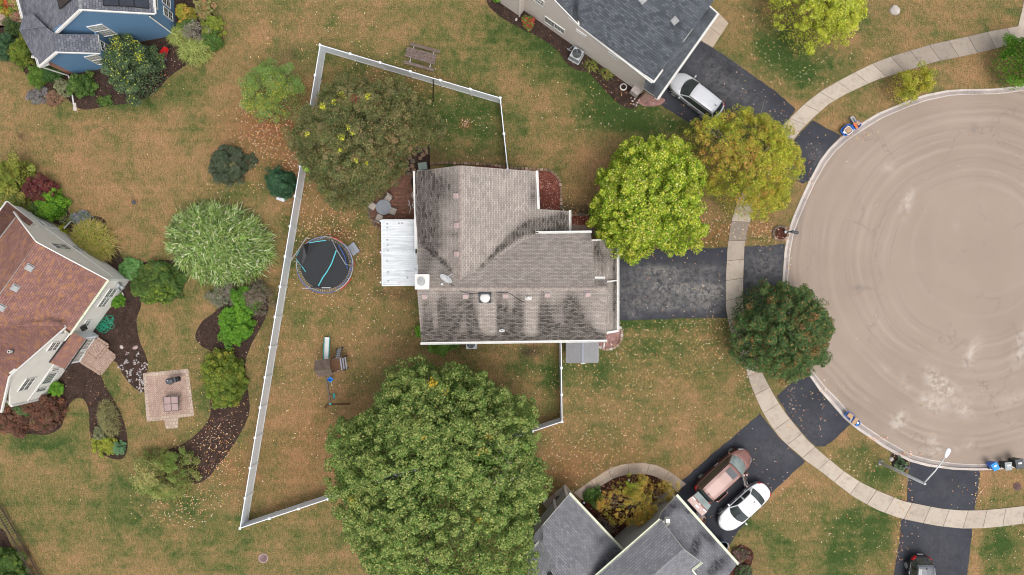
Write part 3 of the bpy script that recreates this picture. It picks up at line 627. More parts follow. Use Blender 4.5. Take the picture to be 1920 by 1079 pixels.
# planting beds
def bed(pts, mat='mulch', z=.025, per=5, name='mulch_bed', amp=.8, seed=0, smooth=True):
    q = smooth_closed(pts, per) if smooth else pts
    return sheet(name, rough_edge(q, 5, amp, seed), z, M[mat])
bed([(905, -40), (912, 0), (920, 16), (945, 36), (975, 53), (1015, 73), (1045, 95), (1062, 118), (1080, 131), (1104, 138), (1130, 165), (1158, 193), (1180, 204), (1195, 200), (1206, 182), (1180, 150), (1090, 80), (985, 5), (960, -40)])
bed([(228, 566), (225, 545), (262, 540), (264, 575), (256, 600), (262, 640), (274, 668), (277, 692), (270, 712), (272, 735), (252, 728), (232, 705), (215, 678), (190, 690), (160, 660), (185, 595)], z=.024)
bed([(120, 690), (150, 670), (185, 700), (196, 722), (212, 748), (228, 780), (238, 815), (237, 850), (222, 862), (190, 850), (170, 818), (166, 770), (155, 748), (138, 750), (122, 772), (115, 800), (88, 815), (40, 812), (-20, 800), (-20, 765), (60, 740)], z=.028)
bed([(480, 545), (502, 560), (500, 592), (472, 645), (460, 685), (466, 740), (467, 775), (448, 818), (418, 862), (385, 900), (352, 905), (330, 870), (300, 850), (345, 832), (382, 800), (395, 770), (390, 715), (400, 665), (378, 650), (366, 630), (380, 602), (400, 588), (430, 560)])
bed([(88, 150), (130, 190), (158, 206), (205, 198), (252, 192), (290, 172), (316, 146), (345, 125), (395, 96), (412, 62), (408, 38), (385, 12), (365, -20), (310, -30), (290, 40), (170, 70), (120, 110)])
bed([(-20, 90), (0, 100), (40, 130), (66, 158), (96, 170), (130, 150), (110, 110), (60, 60), (-20, 50)], z=.03)
bed([(-20, 330), (60, 322), (100, 345), (124, 385), (136, 404), (190, 408), (208, 440), (228, 482), (245, 494), (300, 488), (345, 492), (348, 520), (330, 560), (250, 560), (215, 540), (120, 430), (-20, 360)], z=.027)
sheet('wood_chip_bed', rough_edge([(985, 325), (1008, 321), (1030, 322), (1044, 332), (1051, 348), (1053, 394), (985, 394)], 5, .5, 3), .04, M['redmulch'])
sheet('wood_chip_bed', rough_edge([(1066, 406), (1130, 404), (1150, 410), (1148, 423), (1066, 422)], 5, .5, 4), .03, M['redmulch'])
sheet('wood_chip_bed', rough_edge([(800, 322), (860, 312), (930, 312), (985, 318), (985, 330), (800, 330)], 5, .5, 5), .02, M['redmulch'])
sheet('gravel_bed', rough_edge(smooth_closed([(1118, 636), (1138, 626), (1160, 610), (1164, 628), (1158, 645), (1145, 655), (1122, 652)], 4), 5, .4, 6), .04, M['pinkgravel'])
sheet('gravel_bed', rough_edge(smooth_closed([(1196, 186), (1212, 178), (1246, 186), (1238, 197), (1218, 200), (1202, 197)], 4), 5, .4, 7), .035, M['pinkgravel'])
bed([(1090, 940), (1120, 912), (1150, 893), (1178, 884), (1210, 886), (1232, 893), (1255, 910), (1262, 940), (1200, 990), (1150, 1014), (1120, 990)], 'leafbed', z=.012, seed=3)
bed([(1380, 1030), (1392, 1022), (1412, 1036), (1408, 1060), (1395, 1079), (1400, 1110), (1370, 1110), (1365, 1060)], 'leafbed', z=.022, seed=5)
sheet('planting_ring', smooth_closed([(1463 + 14 * math.cos(a), 438 + 14 * math.sin(a)) for a in np.linspace(0, 2 * math.pi, 10)[:-1]], 3), .03, M['leafbed'])
bed([(1672, 852), (1690, 852), (1704, 868), (1700, 884), (1684, 884), (1672, 870)], z=.02, seed=9)
bed([(-60, 985), (0, 990), (20, 1020), (50, 1079), (70, 1120), (-60, 1120)], z=.02, seed=10)
# patios
sheet('brick_patio', [(716, 331), (790, 328), (790, 420), (700, 424), (692, 405), (700, 380), (712, 360)], .03, M['redbrick'], .3, ([],), uvdir=0, attr='x')
PAT = [(268, 700), (353, 692), (364, 780), (334, 784), (334, 803), (311, 805), (308, 788), (275, 791)]
sheet('paver_patio', PAT, .03, M['patioedge'], uvdir=5)
sheet('paver_patio', [(274, 707), (347, 700), (357, 774), (281, 784)], .036, M['patio'], uvdir=50)
sheet('paver_path', [(-60, 22), (0, 20), (38, 24), (44, 36), (36, 46), (0, 53), (-60, 60)], .03, M['patio'], uvdir=20)
sheet('stepping_bed', rough_edge([(762, 292), (790, 276), (806, 276), (806, 325), (760, 328)], 6, 1.2, 2), .02, M['mulch'])

# fallen leaves: countless, one object
LP = [(.72, .38, .24), (.80, .56, .42), (.62, .26, .12), (.85, .70, .56), (.72, .52, .16), (.50, .18, .10)]
def scatter_leaves(spec):
    V, Fc, col = [], [], []
    for (x, y, rx, ry, n, *rest) in spec:
        bright = rest[0] if rest else 1.0
        for _ in range(n):
            a = rng.uniform(0, 2 * math.pi); r_ = math.sqrt(rng.uniform(0, 1)) * (1 + .25 * rng.normal())
            px, py = x + rx * r_ * math.cos(a), y + ry * r_ * math.sin(a)
            if px > 1470 and rng.uniform() < .0: continue
            z = .055 + rng.uniform(0, .02)
            p = P(px, py, z); s = rng.uniform(.028, .062); t = rng.uniform(0, 6.28); k = len(V)
            u = Vector((math.cos(t), math.sin(t), rng.uniform(-.3, .3))) * s; v = Vector((-math.sin(t), math.cos(t), rng.uniform(-.3, .3))) * s * .75
            V += [tuple(p + u), tuple(p + v), tuple(p - u), tuple(p - v)]; Fc.append([k, k + 1, k + 2, k + 3])
            c = LP[rng.integers(len(LP))]; f = rng.uniform(.75, 1.15) * bright; col.append((min(1, c[0] * f), c[1] * f, c[2] * f, 1))
    me = bpy.data.meshes.new('fallen_leaves'); me.from_pydata(V, [], Fc)
    at = me.attributes.new('col', 'FLOAT_COLOR', 'FACE'); at.data.foreach_set('color', np.array(col).ravel())
    me.materials.append(M['leaf']); o = bpy.data.objects.new('fallen_leaves', me); C.objects.link(o); o['kind'] = 'stuff'
    return o
scatter_leaves([(530, 230, 55, 70, 520), (480, 250, 60, 60, 260), (560, 340, 60, 50, 300), (440, 330, 60, 50, 160), (640, 450, 110, 60, 520), (600, 420, 60, 40, 260), (640, 520, 100, 60, 260), (620, 640, 120, 110, 200), (580, 760, 90, 110, 120), (700, 180, 90, 50, 200), (780, 165, 60, 40, 70), (880, 230, 60, 60, 80), (873, 233, 9, 8, 60, .6),
                (600, 60, 120, 70, 120), (700, 120, 60, 30, 40), (1150, 640, 130, 40, 170), (1250, 660, 150, 60, 230), (1130, 720, 110, 60, 190), (1340, 640, 60, 50, 130), (1240, 780, 160, 80, 190), (1120, 850, 90, 50, 240), (1060, 840, 60, 60, 150), (1300, 610, 80, 12, 70), (1060, 685, 30, 12, 16),
                (1330, 430, 60, 40, 240), (1430, 440, 34, 22, 170), (1370, 410, 30, 40, 60), (1260, 480, 60, 20, 20), (1290, 220, 90, 40, 60), (1100, 150, 110, 90, 80), (1130, 190, 80, 50, 60), (1440, 60, 60, 60, 90), (1500, 120, 70, 50, 80), (1480, 160, 60, 40, 30), (1600, 90, 80, 40, 30), (1150, 930, 70, 40, 160), (1100, 890, 60, 30, 50),
                (380, 850, 60, 50, 260), (420, 800, 40, 60, 150), (350, 930, 90, 50, 260), (430, 900, 40, 60, 120), (400, 700, 60, 60, 70), (450, 600, 40, 60, 70), (330, 960, 60, 30, 90), (240, 170, 60, 30, 40), (300, 130, 40, 40, 50), (60, 740, 90, 40, 60), (200, 760, 50, 60, 40), (1400, 720, 20, 40, 50), (1520, 760, 50, 50, 50),
                (1600, 860, 60, 40, 60), (1500, 950, 90, 70, 80), (1620, 1010, 100, 60, 90), (1840, 930, 50, 50, 50), (1880, 1030, 50, 50, 30), (1250, 540, 100, 60, 26), (1350, 560, 50, 60, 16), (1420, 880, 50, 50, 16), (1340, 970, 12, 12, 3), (1700, 300, 220, 160, 40), (1700, 680, 180, 160, 20), (1640, 880, 60, 30, 40), (1700, 930, 16, 50, 60), (1836, 920, 8, 40, 40), (1686, 1020, 8, 50, 50),
                (720, 700, 200, 200, 60), (160, 280, 150, 100, 16), (250, 900, 200, 120, 30), (1000, 680, 50, 60, 30), (760, 620, 60, 60, 50), (1470, 235, 40, 30, 60), (1530, 280, 20, 30, 14), (1400, 170, 60, 60, 20), (1480, 750, 12, 60, 50), (1640, 822, 26, 5, 60), (1700, 852, 30, 4, 40), (1545, 730, 10, 30, 24), (1600, 256, 30, 8, 16), (1522, 330, 8, 40, 24), (1480, 480, 5, 40, 16), (1060, 395, 60, 40, 90)])
# ================================================================== HOUSES
def wpx(a, b): return P(a, b, 0)
class Wall:
    """vertical wall standing on a ground line; n points to the side the camera sees"""
    def __init__(s, g0, g1):
        s.g0 = P(*g0); s.g1 = P(*g1); s.e = (s.g1 - s.g0); s.L = s.e.length; s.e.normalize()
        s.n = Vector((s.e.y, -s.e.x, 0))
        if s.n.dot(-((s.g0 + s.g1) / 2)) < 0: s.n = -s.n
    def pt(s, t, z, off=0.0): return s.g0 + s.e * t + s.n * off + Z * z
    def tz(s, px, py):
        p = onplane(px, py, s.g0, s.n); return (p - s.g0).dot(s.e), p.z
    def slab(s, mb, prof, th=.15, m=0, off=0.0): mb.prism([s.pt(t, z, off) for t, z in prof], -s.n * th, m)
def window(parent, wall, a, b, cols=2, rows=2, sash=True, glassm='glass', border=.06, off=.0, tz=None, label=None):
    if tz: t0, z0, t1, z1 = tz
    else:
        t0, z0 = wall.tz(*a); t1, z1 = wall.tz(*b)
    t0, t1 = sorted((t0, t1)); z0, z1 = sorted((z0, z1))
    mb = MB(); W = wall; o = off
    R3 = Matrix((W.e, W.n, Z)).transposed()
    def bar(ta, tb, za, zb, d=.06): mb.box(W.pt((ta + tb) / 2, (za + zb) / 2, o + d / 2), (abs(tb - ta), d, abs(zb - za)), rot=R3)
    bar(t0, t1, z1 - border, z1); bar(t0, t1, z0, z0 + border); bar(t0, t0 + border, z0 + border, z1 - border); bar(t1 - border, t1, z0 + border, z1 - border)
    zm = (z0 + z1) / 2
    if sash: bar(t0 + border, t1 - border, zm - .025, zm + .025, .05)
    it0, it1, iz0, iz1 = t0 + border, t1 - border, z0 + border, z1 - border
    for i in range(1, cols):
        t = it0 + (it1 - it0) * i / cols; bar(t - .010, t + .010, iz0, iz1, .03)
    for i in range(1, rows):
        z = iz0 + (iz1 - iz0) * i / rows; bar(it0, it1, z - .010, z + .010, .028)
    f = mb.build('window', M['trim'], parent)
    if label: f['label'] = label
    g = MB(); g.box(W.pt((t0 + t1) / 2, (z0 + z1) / 2, o + .012), (it1 - it0, .02, iz1 - iz0), rot=R3); g.build('pane', M[glassm], f)
    return f
def plane_of(pts):
    q = [P(*p) for p in pts if p[2] is not None][:3]
    n = (q[1] - q[0]).cross(q[2] - q[0]).normalized(); return q[0], n
def roofslope(name, parent, pts, mat, eave, stains_shade=(), th=.16, cell=.2, edge='trim', lift=0.0, plane=None):
    """one roof slope. pts: (px, py, z) or (px, py, None) = on the plane of the first three; eave: pixel pair giving the course direction"""
    if plane: p0, n = plane_of(plane); pts = [(a[0], a[1], None) for a in pts]
    else: p0, n = plane_of(pts)
    if n.z < 0: n = -n
    W = [(P(*p) if p[2] is not None else onplane(p[0], p[1], p0, n)) + Z * lift for p in pts]
    # keep every point on the plane so the slope is flat
    W = [w - Z * ((w - p0 - Z * lift).dot(n) / n.z) for w in W]
    u = P(*eave[1], 0) - P(*eave[0], 0); u.z = 0
    e3 = (u - n * u.dot(n)).normalized(); v3 = n.cross(e3)
    bm = bmesh.new(); f = bm.faces.new([bm.verts.new(w) for w in W]); f.normal_update()
    if f.normal.z < 0: f.normal_flip()
    bmesh.ops.triangulate(bm, faces=[f])
    if len(stains_shade):
        for ax in (0, 1):
            xs = [v.co[ax] for v in bm.verts]; k = math.ceil(min(xs) / cell) * cell; hi = max(xs)
            while k < hi:
                co = Vector((0, 0, 0)); co[ax] = k; no = Vector((0, 0, 0)); no[ax] = 1
                bmesh.ops.bisect_plane(bm, geom=bm.verts[:] + bm.edges[:] + bm.faces[:], plane_co=co, plane_no=no); k += cell
    nb = len(bm.verts)
    me = bpy.data.meshes.new(name); bm.to_mesh(me); bm.free()
    # underside and fascia
    top_n = len(me.polygons)
    V = [tuple(v.co) for v in me.vertices]; Fa = [list(p.vertices) for p in me.polygons]; mi = [0] * len(Fa)
    b = len(V); k = len(W)
    V += [tuple(w) for w in W] + [tuple(w - Z * th) for w in W]
    for i in range(k): Fa.append([b + i, b + (i + 1) % k, b + k + (i + 1) % k, b + k + i]); mi.append(1)
    Fa.append([b + k + i for i in range(k)][::-1]); mi.append(1)
    bpy.data.meshes.remove(me)
    me = bpy.data.meshes.new(name); L = Vector(WORLD[parent.name])
    me.from_pydata([(a - L.x, c - L.y, d - L.z) for a, c, d in V], [], Fa)
    me.materials.append(M[mat]); me.materials.append(M[edge]); me.polygons.foreach_set('material_index', mi)
    uv = me.uv_layers.new(name='UVMap')
    for i, l in enumerate(me.loops):
        c = Vector(V[l.vertex_index]); uv.data[i].uv = (c.dot(e3) + 300, c.dot(v3) + 300)
    if len(stains_shade):
        co = np.array(V); kk = F / (H - co[:, 2]); px, py = 960 + co[:, 0] * kk, 539.5 - co[:, 1] * kk
        at = me.attributes.new('stain', 'FLOAT', 'POINT'); at.data.foreach_set('value', np.clip(blobval(px, py, stains_shade), 0, 1.1))
    o = bpy.data.objects.new(name, me); C.objects.link(o); o.parent = parent; WORLD[o.name] = tuple(L)
    o['plane'] = [p0.x, p0.y, p0.z + lift, n.x, n.y, n.z]
    return o
def PL(o): p = o['plane']; return Vector(p[:3]), Vector(p[3:])
def on(o, px, py, up=0.0):
    p0, n = PL(o); return onplane(px, py, p0, n) + Z * up
def gutter(parent, a, b, mat='trim', wd=.13, ht=.11, name='gutter', hangers=True):
    """U-shaped gutter between two world points"""
    a = Vector(a); b = Vector(b); d = (b - a).normalized(); s = d.cross(Z).normalized(); mb = MB()
    mb.beam(a + s * wd / 2, b + s * wd / 2, .035, ht); mb.beam(a - s * wd / 2, b - s * wd / 2, .035, ht); mb.beam(a - Z * ht / 2, b - Z * ht / 2, wd, .02)
    L = (b - a).length; k = max(2, int(L / .8))
    for i in range(k + 1): mb.beam(a + d * (L * i / k) + s * wd * .6 + Z * ht * .5, a + d * (L * i / k) - s * wd * .5 + Z * ht * .5, .03, .02)
    return mb.build(name, M[mat], parent)
def board(parent, a, b, wd=.10, ht=.14, mat='trim', name='rake_trim'):
    mb = MB(); mb.beam(a, b, wd, ht); return mb.build(name, M[mat], parent)
def vent(parent, roof, px, py, s=.34, h=.16, mat='pinkgrey', name='roof_vent', rz=0):
    p0, n = PL(roof); c = on(roof, px, py); mb = MB()
    e = Vector((math.cos(rz), math.sin(rz), 0)); e = (e - n * e.dot(n)).normalized(); R3 = Matrix((e, n.cross(e), n)).transposed()
    mb.box(c + n * .02, (s * 1.35, s * 1.35, .03), rot=R3, m=1); mb.box(c + n * (h / 2 + .04), (s, s, h), rot=R3)
    return mb.build(name, [M[mat], M['ventgrey']], roof, bevel=.02)
def pipe(parent, pts, r=.05, mat='trim', name='downspout'):
    mb = MB(); mb.tube(pts, r, 6); return mb.build(name, M[mat], parent)

# ---------------------------------------------------------------- taupe-roofed house in the middle
hA = thing('house', 'taupe shingled house in the middle, mould-streaked roof and white satellite dish', 'house', tuple(P(965, 480, 0)))
zE, zR = 5.5, 8.7
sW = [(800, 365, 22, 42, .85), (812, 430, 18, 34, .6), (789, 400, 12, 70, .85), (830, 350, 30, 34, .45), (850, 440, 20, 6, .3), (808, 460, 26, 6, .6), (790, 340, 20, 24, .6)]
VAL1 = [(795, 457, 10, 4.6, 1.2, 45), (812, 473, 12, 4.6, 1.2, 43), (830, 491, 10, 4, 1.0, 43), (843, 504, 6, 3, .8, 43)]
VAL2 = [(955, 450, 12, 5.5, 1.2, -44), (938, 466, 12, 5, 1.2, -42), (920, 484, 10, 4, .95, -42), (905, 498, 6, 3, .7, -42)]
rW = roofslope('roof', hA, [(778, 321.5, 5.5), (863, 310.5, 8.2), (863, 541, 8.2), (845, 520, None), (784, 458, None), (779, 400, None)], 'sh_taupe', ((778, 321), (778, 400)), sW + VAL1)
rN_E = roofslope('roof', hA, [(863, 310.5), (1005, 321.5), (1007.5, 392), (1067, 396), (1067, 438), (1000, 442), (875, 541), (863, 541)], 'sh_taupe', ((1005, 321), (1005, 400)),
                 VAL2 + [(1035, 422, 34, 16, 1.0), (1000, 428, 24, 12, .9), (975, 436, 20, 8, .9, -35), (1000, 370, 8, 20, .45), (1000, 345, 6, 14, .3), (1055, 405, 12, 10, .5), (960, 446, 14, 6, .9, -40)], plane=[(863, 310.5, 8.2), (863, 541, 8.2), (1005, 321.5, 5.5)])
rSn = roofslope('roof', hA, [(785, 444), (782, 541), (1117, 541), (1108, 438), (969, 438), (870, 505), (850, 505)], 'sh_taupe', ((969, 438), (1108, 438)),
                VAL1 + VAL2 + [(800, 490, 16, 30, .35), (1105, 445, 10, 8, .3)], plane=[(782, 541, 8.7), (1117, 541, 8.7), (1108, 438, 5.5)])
SS = [(797, 600, 6, 40, .55), (808, 612, 5, 30, .6), (826, 595, 5, 44, .7), (834, 600, 4, 40, .6), (848, 612, 18, 22, .6), (870, 575, 26, 26, .28), (880, 598, 6, 44, .6), (892, 612, 7, 30, .65), (900, 628, 20, 14, .7), (936, 590, 6, 50, .65), (948, 600, 5, 40, .5), (957, 612, 14, 32, .7), (975, 598, 9, 44, .6), (968, 585, 5, 30, .4),
      (1016, 600, 8, 44, .75), (1028, 610, 7, 34, .7), (1045, 622, 36, 18, .7), (1066, 590, 7, 34, .9), (1078, 602, 9, 38, .75), (1090, 612, 8, 26, .6), (1045, 580, 20, 20, .3), (1104, 618, 8, 20, .6),
      (960, 635, 220, 6, .95), (820, 630, 40, 14, .65), (1110, 628, 24, 12, .75), (840, 575, 60, 30, .2), (1090, 570, 40, 30, .2), (912, 595, 13, 50, -.7), (998, 600, 10, 50, -.4), (1122, 590, 12, 40, -.2)]
rS = roofslope('roof', hA, [(782, 541), (790, 642), (1136, 637.5), (1139, 541)], 'sh_taupe', ((790, 642), (1136, 642)), SS, plane=[(782, 541, 8.7), (790, 642, 5.5), (1136, 640, 5.5)])
rSn2 = roofslope('roof', hA, [(1117.5, 541, 8.7), (1140, 541, 8.7), (1138, 524, 8.15), (1116.5, 524, 8.15)], 'sh_taupe', ((1117, 541), (1140, 541)), [(1128, 530, 10, 8, .4)])
rG = roofslope('roof', hA, [(1108, 450, 4.3), (1157, 452, 3.0), (1157.5, 621, 3.0), (1137, 624, None), (1137, 600, None), (1108, 560, None)], 'sh_taupe', ((1157, 452), (1157, 600)),
               [(1120, 468, 8, 22, .7), (1140, 480, 14, 14, .3), (1152, 540, 4, 80, .8), (1128, 535, 12, 10, .4), (1130, 500, 6, 20, .3)])
mb = MB()
mb.beam(P(863.5, 315, 8.26), P(863.5, 525, 8.26), .34, .05); cp = mb
def ridge(roof_parent, a, b, wd=.24, mat='captan', n=None):
    """overlapping cap shingles along a ridge"""
    a = Vector(a); b = Vector(b); L = (b - a).length; k = max(1, int(L / .26)); m_ = MB(); d = (b - a) / k
    s = d.normalized().cross(Z).normalized()
    for i in range(k):
        p = a + d * i; q = a + d * (i + 1.08); up = .0 + .010 * (i % 2)
        m_.prism([p + s * wd / 2 - Z * .05 + Z * up, p + Z * (up + .05), p - s * wd / 2 - Z * .05 + Z * up], q - p)
    o = m_.build('ridge_cap', M[mat], roof_parent)
    return o
ridge(rW, P(863, 312, 8.2), P(863, 524, 8.2))
ridge(rS, P(806, 541, 8.7), P(1137, 541, 8.7), .26)
mb = MB()   # walls under the eaves
for (x0, y0, x1, y1, zt) in ((797, 338, 990, 500, 5.3), (804, 450, 1085, 622, 5.3), (985, 415, 1045, 500, 4.0), (1070, 460, 1142, 612, 2.9)):
    c = (P(x0, y0) + P(x1, y1)) / 2; s_ = P(x1, y1) - P(x0, y0); mb.box((c.x, c.y, zt / 2), (abs(s_.x), abs(s_.y), zt - .01 * (x0 % 3)))
mb.prism([P(797, 338, 5.3), P(990, 338, 5.3), P(866, 338, 7.9)], P(797, 500, 5.3) - P(797, 338, 5.3)); mb.prism([P(804, 450, 5.31), P(804, 622, 5.31), P(804, 541, 8.4)], Vector((11.4, 0, 0)))
mb.build('wall', M['taupe'], hA)
gutter(hA, P(776.5, 322, 5.42), P(781, 467, 5.42)); gutter(hA, P(1007, 321, 5.42), P(1010, 392, 5.42)); gutter(hA, P(968, 437, 5.45), P(1109, 435, 5.45)); gutter(hA, P(789, 644.5, 5.42), P(1138, 639.5, 5.42))
gutter(hA, P(1069, 395, 3.85), P(1069, 438, 3.85)); gutter(hA, P(1159, 450, 2.95), P(1159, 622, 2.95)); gutter(hA, P(1114, 521.5, 8.0), P(1134, 521.5, 8.0))
board(hA, P(1136, 529, 4.0), P(1157, 526, 3.2)); board(hA, P(1137, 624.5, 3.6), P(1157.5, 621, 3.1), .16, .1); board(hA, P(1108, 451, 4.3), P(1157, 449, 3.05), .1, .1)
for z_, y_ in ((0, 0),):
    pipe(hA, [P(1053, 408, 0.12), P(1057, 396, .2), P(1056.5, 394, 3.5)], .05); pipe(hA, [P(1132, 653, .1), P(1133, 643, .25), P(1134.5, 638, 5.1)], .05)
    pipe(hA, [P(1161, 614, .1), P(1158, 618, .4), P(1158, 620, 2.8)], .05)
for (px, py, rf) in ((857, 368, rW), (858, 423, rW), (858.5, 477, rW)): vent(hA, rf, px, py)
for (px, py) in ((796, 554), (873, 554), (948, 553), (1026, 551), (1102, 550)): vent(hA, rS, px, py)
mb = MB(); c = on(rS, 909.5, 557); p0, n_ = PL(rS); R3 = Matrix((Vector((1, 0, 0)), n_.cross(Vector((1, 0, 0))), n_)).transposed()
for dx, dy, a_, b_ in ((0, .38, .84, .09), (0, -.38, .84, .09), (.38, 0, .09, .84), (-.38, 0, .09, .84)): mb.box(c + R3 @ Vector((dx, dy, .06)), (a_, b_, .14), rot=R3)
mb.box(c + n_ * .03, (.74, .74, .04), rot=R3); at1 = mb.build('attic_fan', M['charcoal'], rS)
mb = MB(); mb.lathe((0, 0, 0), [(.36, 0), (.36, .10), (.30, .17), (.16, .21), (0, .22)], 24); mb.v = [tuple(c + n_ * .06 + Vector(v)) for v in mb.v]; mb.build('fan_dome', M['ventwhite'], at1, smooth=True)
mb = MB(); c = on(rS, 991, 559); mb.box(c + n_ * .03, (.42, .3, .03), rot=R3); mb.v = list(mb.v); mb.lathe(c + Z * .02, [(.13, 0), (.13, .3), (.1, .38), (0, .4)], 14); mb.build('vent_cap', M['ventwhite'], rS, smooth=False)
mb = MB(); c = on(rS, 941, 619); mb.box(c + n_ * .03 + Vector((0, -.04, 0)), (.38, .22, .03), rot=R3); mb.lathe(c + Z * .02, [(.09, 0), (.09, .32), (.055, .32), (.055, .1), (0, .1)], 12, ms=[0, 0, 1, 1]); mb.build('vent_pipe', [M['alu'], M['black']], rS)
# cable across the roof
mb = MB(); pts = [(842, 531), (850, 536), (858, 542), (866, 547), (876, 550), (890, 551.5), (902, 551), (925, 550), (940, 549), (952, 549), (960, 553), (972, 562), (979, 566), (985, 567)]
mb.tube([on(rS if y > 541 else rSn, x, y, .05) for x, y in pts], .018, 5); mb.build('cable', M['black'], rS)
# chimney chase
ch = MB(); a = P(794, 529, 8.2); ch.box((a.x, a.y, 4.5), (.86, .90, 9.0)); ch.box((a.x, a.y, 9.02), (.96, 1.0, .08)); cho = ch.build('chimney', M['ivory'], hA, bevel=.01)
mb = MB(); mb.lathe((a.x - .02, a.y, 9.06), [(.2, 0), (.2, .28), (.27, .28), (.27, .36), (0, .4)], 20); mb.build('chimney_cap', M['ventgrey'], cho, smooth=False)
# dish
mb = MB(); c = on(rSn, 848, 514); d0 = on(rSn, 838, 522) + Z * .45
axis = Vector((-.55, -.85, .75)).normalized(); ux = axis.cross(Z).normalized(); uy = ux.cross(axis)
prof = [(0, 0), (.2, .01), (.36, .045), (.46, .09)]; b0 = len(mb.v)
for r_, zz in prof:
    for j in range(24):
        t = 2 * math.pi * j / 24; mb.v.append(tuple(d0 + ux * r_ * 1.0 * math.cos(t) + uy * r_ * .8 * math.sin(t) + axis * zz))
for i in range(3):
    for j in range(24): mb.f.append([b0 + i * 24 + j, b0 + i * 24 + (j + 1) % 24, b0 + (i + 1) * 24 + (j + 1) % 24, b0 + (i + 1) * 24 + j]); mb.m.append(0)
dish = mb.build('satellite_dish', M['alu'], rSn, smooth=True); sm = dish.modifiers.new('s', 'SOLIDIFY'); sm.thickness = .02
mb = MB(); mb.tube([c, c + Z * .35, d0 - axis * .03], .03, 6); mb.tube([d0 - uy * .3, d0 + axis * .5 - uy * .15 + Z * .1], .015, 5); mb.box(d0 + axis * .5 - uy * .15 + Z * .12, (.12, .1, .1)); mb.build('dish_arm', M['alu'], dish)

# flat metal patio cover, carried on posts against the house
pc = thing('patio_cover', 'streaky white metal patio roof beside the taupe house', 'patio cover', tuple(P(750, 475, 0)))
mb = MB(); zz = 2.75
for (x0, y0, x1, y1) in ((716, 414, 776, 444), (716, 444, 776, 475), (717, 475, 783, 505), (717, 505, 783, 535)):
    a, b = P(x0, y0, zz), P(x1, y1, zz); c = (a + b) / 2; mb.box((c.x, c.y, zz), (b.x - a.x - .02, a.y - b.y - .025, .05))
mb.build('roof_panel', M['metalroof'], pc)
mb = MB(); fr = [(716, 413), (777, 413), (778, 480), (783.5, 481), (783.5, 535), (717, 536)]
for i in range(6):
    mb.beam(P(*fr[i], zz + .02), P(*fr[(i + 1) % 6], zz + .02), .07, .14)
for y in (444, 475, 505): mb.beam(P(717, y, zz + .03), P(777, y, zz + .03), .04, .03)
mb.build('frame', M['white'], pc)
for (x, y) in ((726, 420), (748, 419), (726, 427), (726, 450), (727, 460), (727, 470), (726, 490), (727, 510), (728, 527), (764, 521), (754, 419)): mb = MB(); mb.lathe(P(x, y, zz + .025), [(.07, 0), (.05, .02), (0, .02)], 8); mb.build('fastener', M['ventgrey'], pc)
for (x, y) in ((719, 418), (719, 530), (719, 475)): mb = MB(); a = P(x, y, 1.3); mb.box((a.x, a.y, zz / 2), (.1, .1, zz - .1)); mb.build('post', M['white'], pc)

# ---------------------------------------------------------------- slate-roofed house, upper right
hB = thing('house', 'beige-sided house with dark slate-grey roof behind the silver car', 'house', tuple(P(1150, 20, 0)))
wB = Wall((1200, 175), (982, 20)); L_ = wB.L
g = lambda t: t
tE, zEv = wB.tz(1085, 47.5)
mb = MB(); wB.slab(mb, [(0, 0), (L_, 0), (L_, 5.0), (L_ - .2, 5.2), (tE + 2.6, 6.5), (tE - .2, 4.95), (0, 4.95)]); 
wB2 = Wall((974, 31), (925, -3)); wB3 = Wall((974, 31), (982.5, 20))
wB2.slab(mb, [(0, 0), (wB2.L, 0), (wB2.L, 5.2), (0, 5.2)]); wB3.slab(mb, [(.0, 0), (wB3.L + .2, 0), (wB3.L + .2, 5.2), (.0, 5.2)])
wBe = Wall((1201, 174), (1300, 46)); mb.prism([wBe.pt(t, z) for t, z in ((0.05, 0), (wBe.L, 0), (wBe.L, 4.9), (.05, 4.9))], (wB.g1 - wB.g0).normalized() * .15)
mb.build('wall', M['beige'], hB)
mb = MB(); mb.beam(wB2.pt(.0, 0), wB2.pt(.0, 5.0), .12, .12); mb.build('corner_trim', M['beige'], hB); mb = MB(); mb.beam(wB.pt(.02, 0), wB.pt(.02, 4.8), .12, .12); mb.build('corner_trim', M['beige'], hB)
eB = (P(1225, 152, 0) - P(1085, 47.5, 0))
z0 = 5.0
dv = Vector((.6, .8)); # into the house, px (right, up)
def along(a, d, k): return (a[0] + d[0] * k, a[1] - d[1] * k)
rB = roofslope('roof', hB, [(1085, 47.5, z0), (1225, 152.5, z0), along((1225, 152.5), (.6, .8), 120) + (z0 + 2.15,), along((1225, 152.5), (.6, .8), 205) + (None,), along((1085, 47.5), (.6, .8), 205) + (None,), (1075, 0, None)],
               'sh_slate', ((1085, 47), (1225, 152)), [(1079, 20, 3.5, 22, 1.1), (1082, 40, 4, 8, 1.1), (1150, 95, 50, 4, .25, 37), (1268, 45, 10, 10, .5), (1252, 78, 6, 20, .3, -50)])  # first two blobs paint the shaded valley line beside the hip
rB2 = roofslope('roof', hB, [(1085, 47.5), (1075, 0), (1062, -60), (1000, -46), (1039, 0)], 'sh_slate', ((1085, 47), (1140, -25)), [(1079, 20, 3.5, 22, 1.0)], plane=[(1085, 47.5, z0), (1075, 0, z0 + 1.4), (1039, 0, z0 + 1.35)])  # same valley shade painted on the neighbouring slope
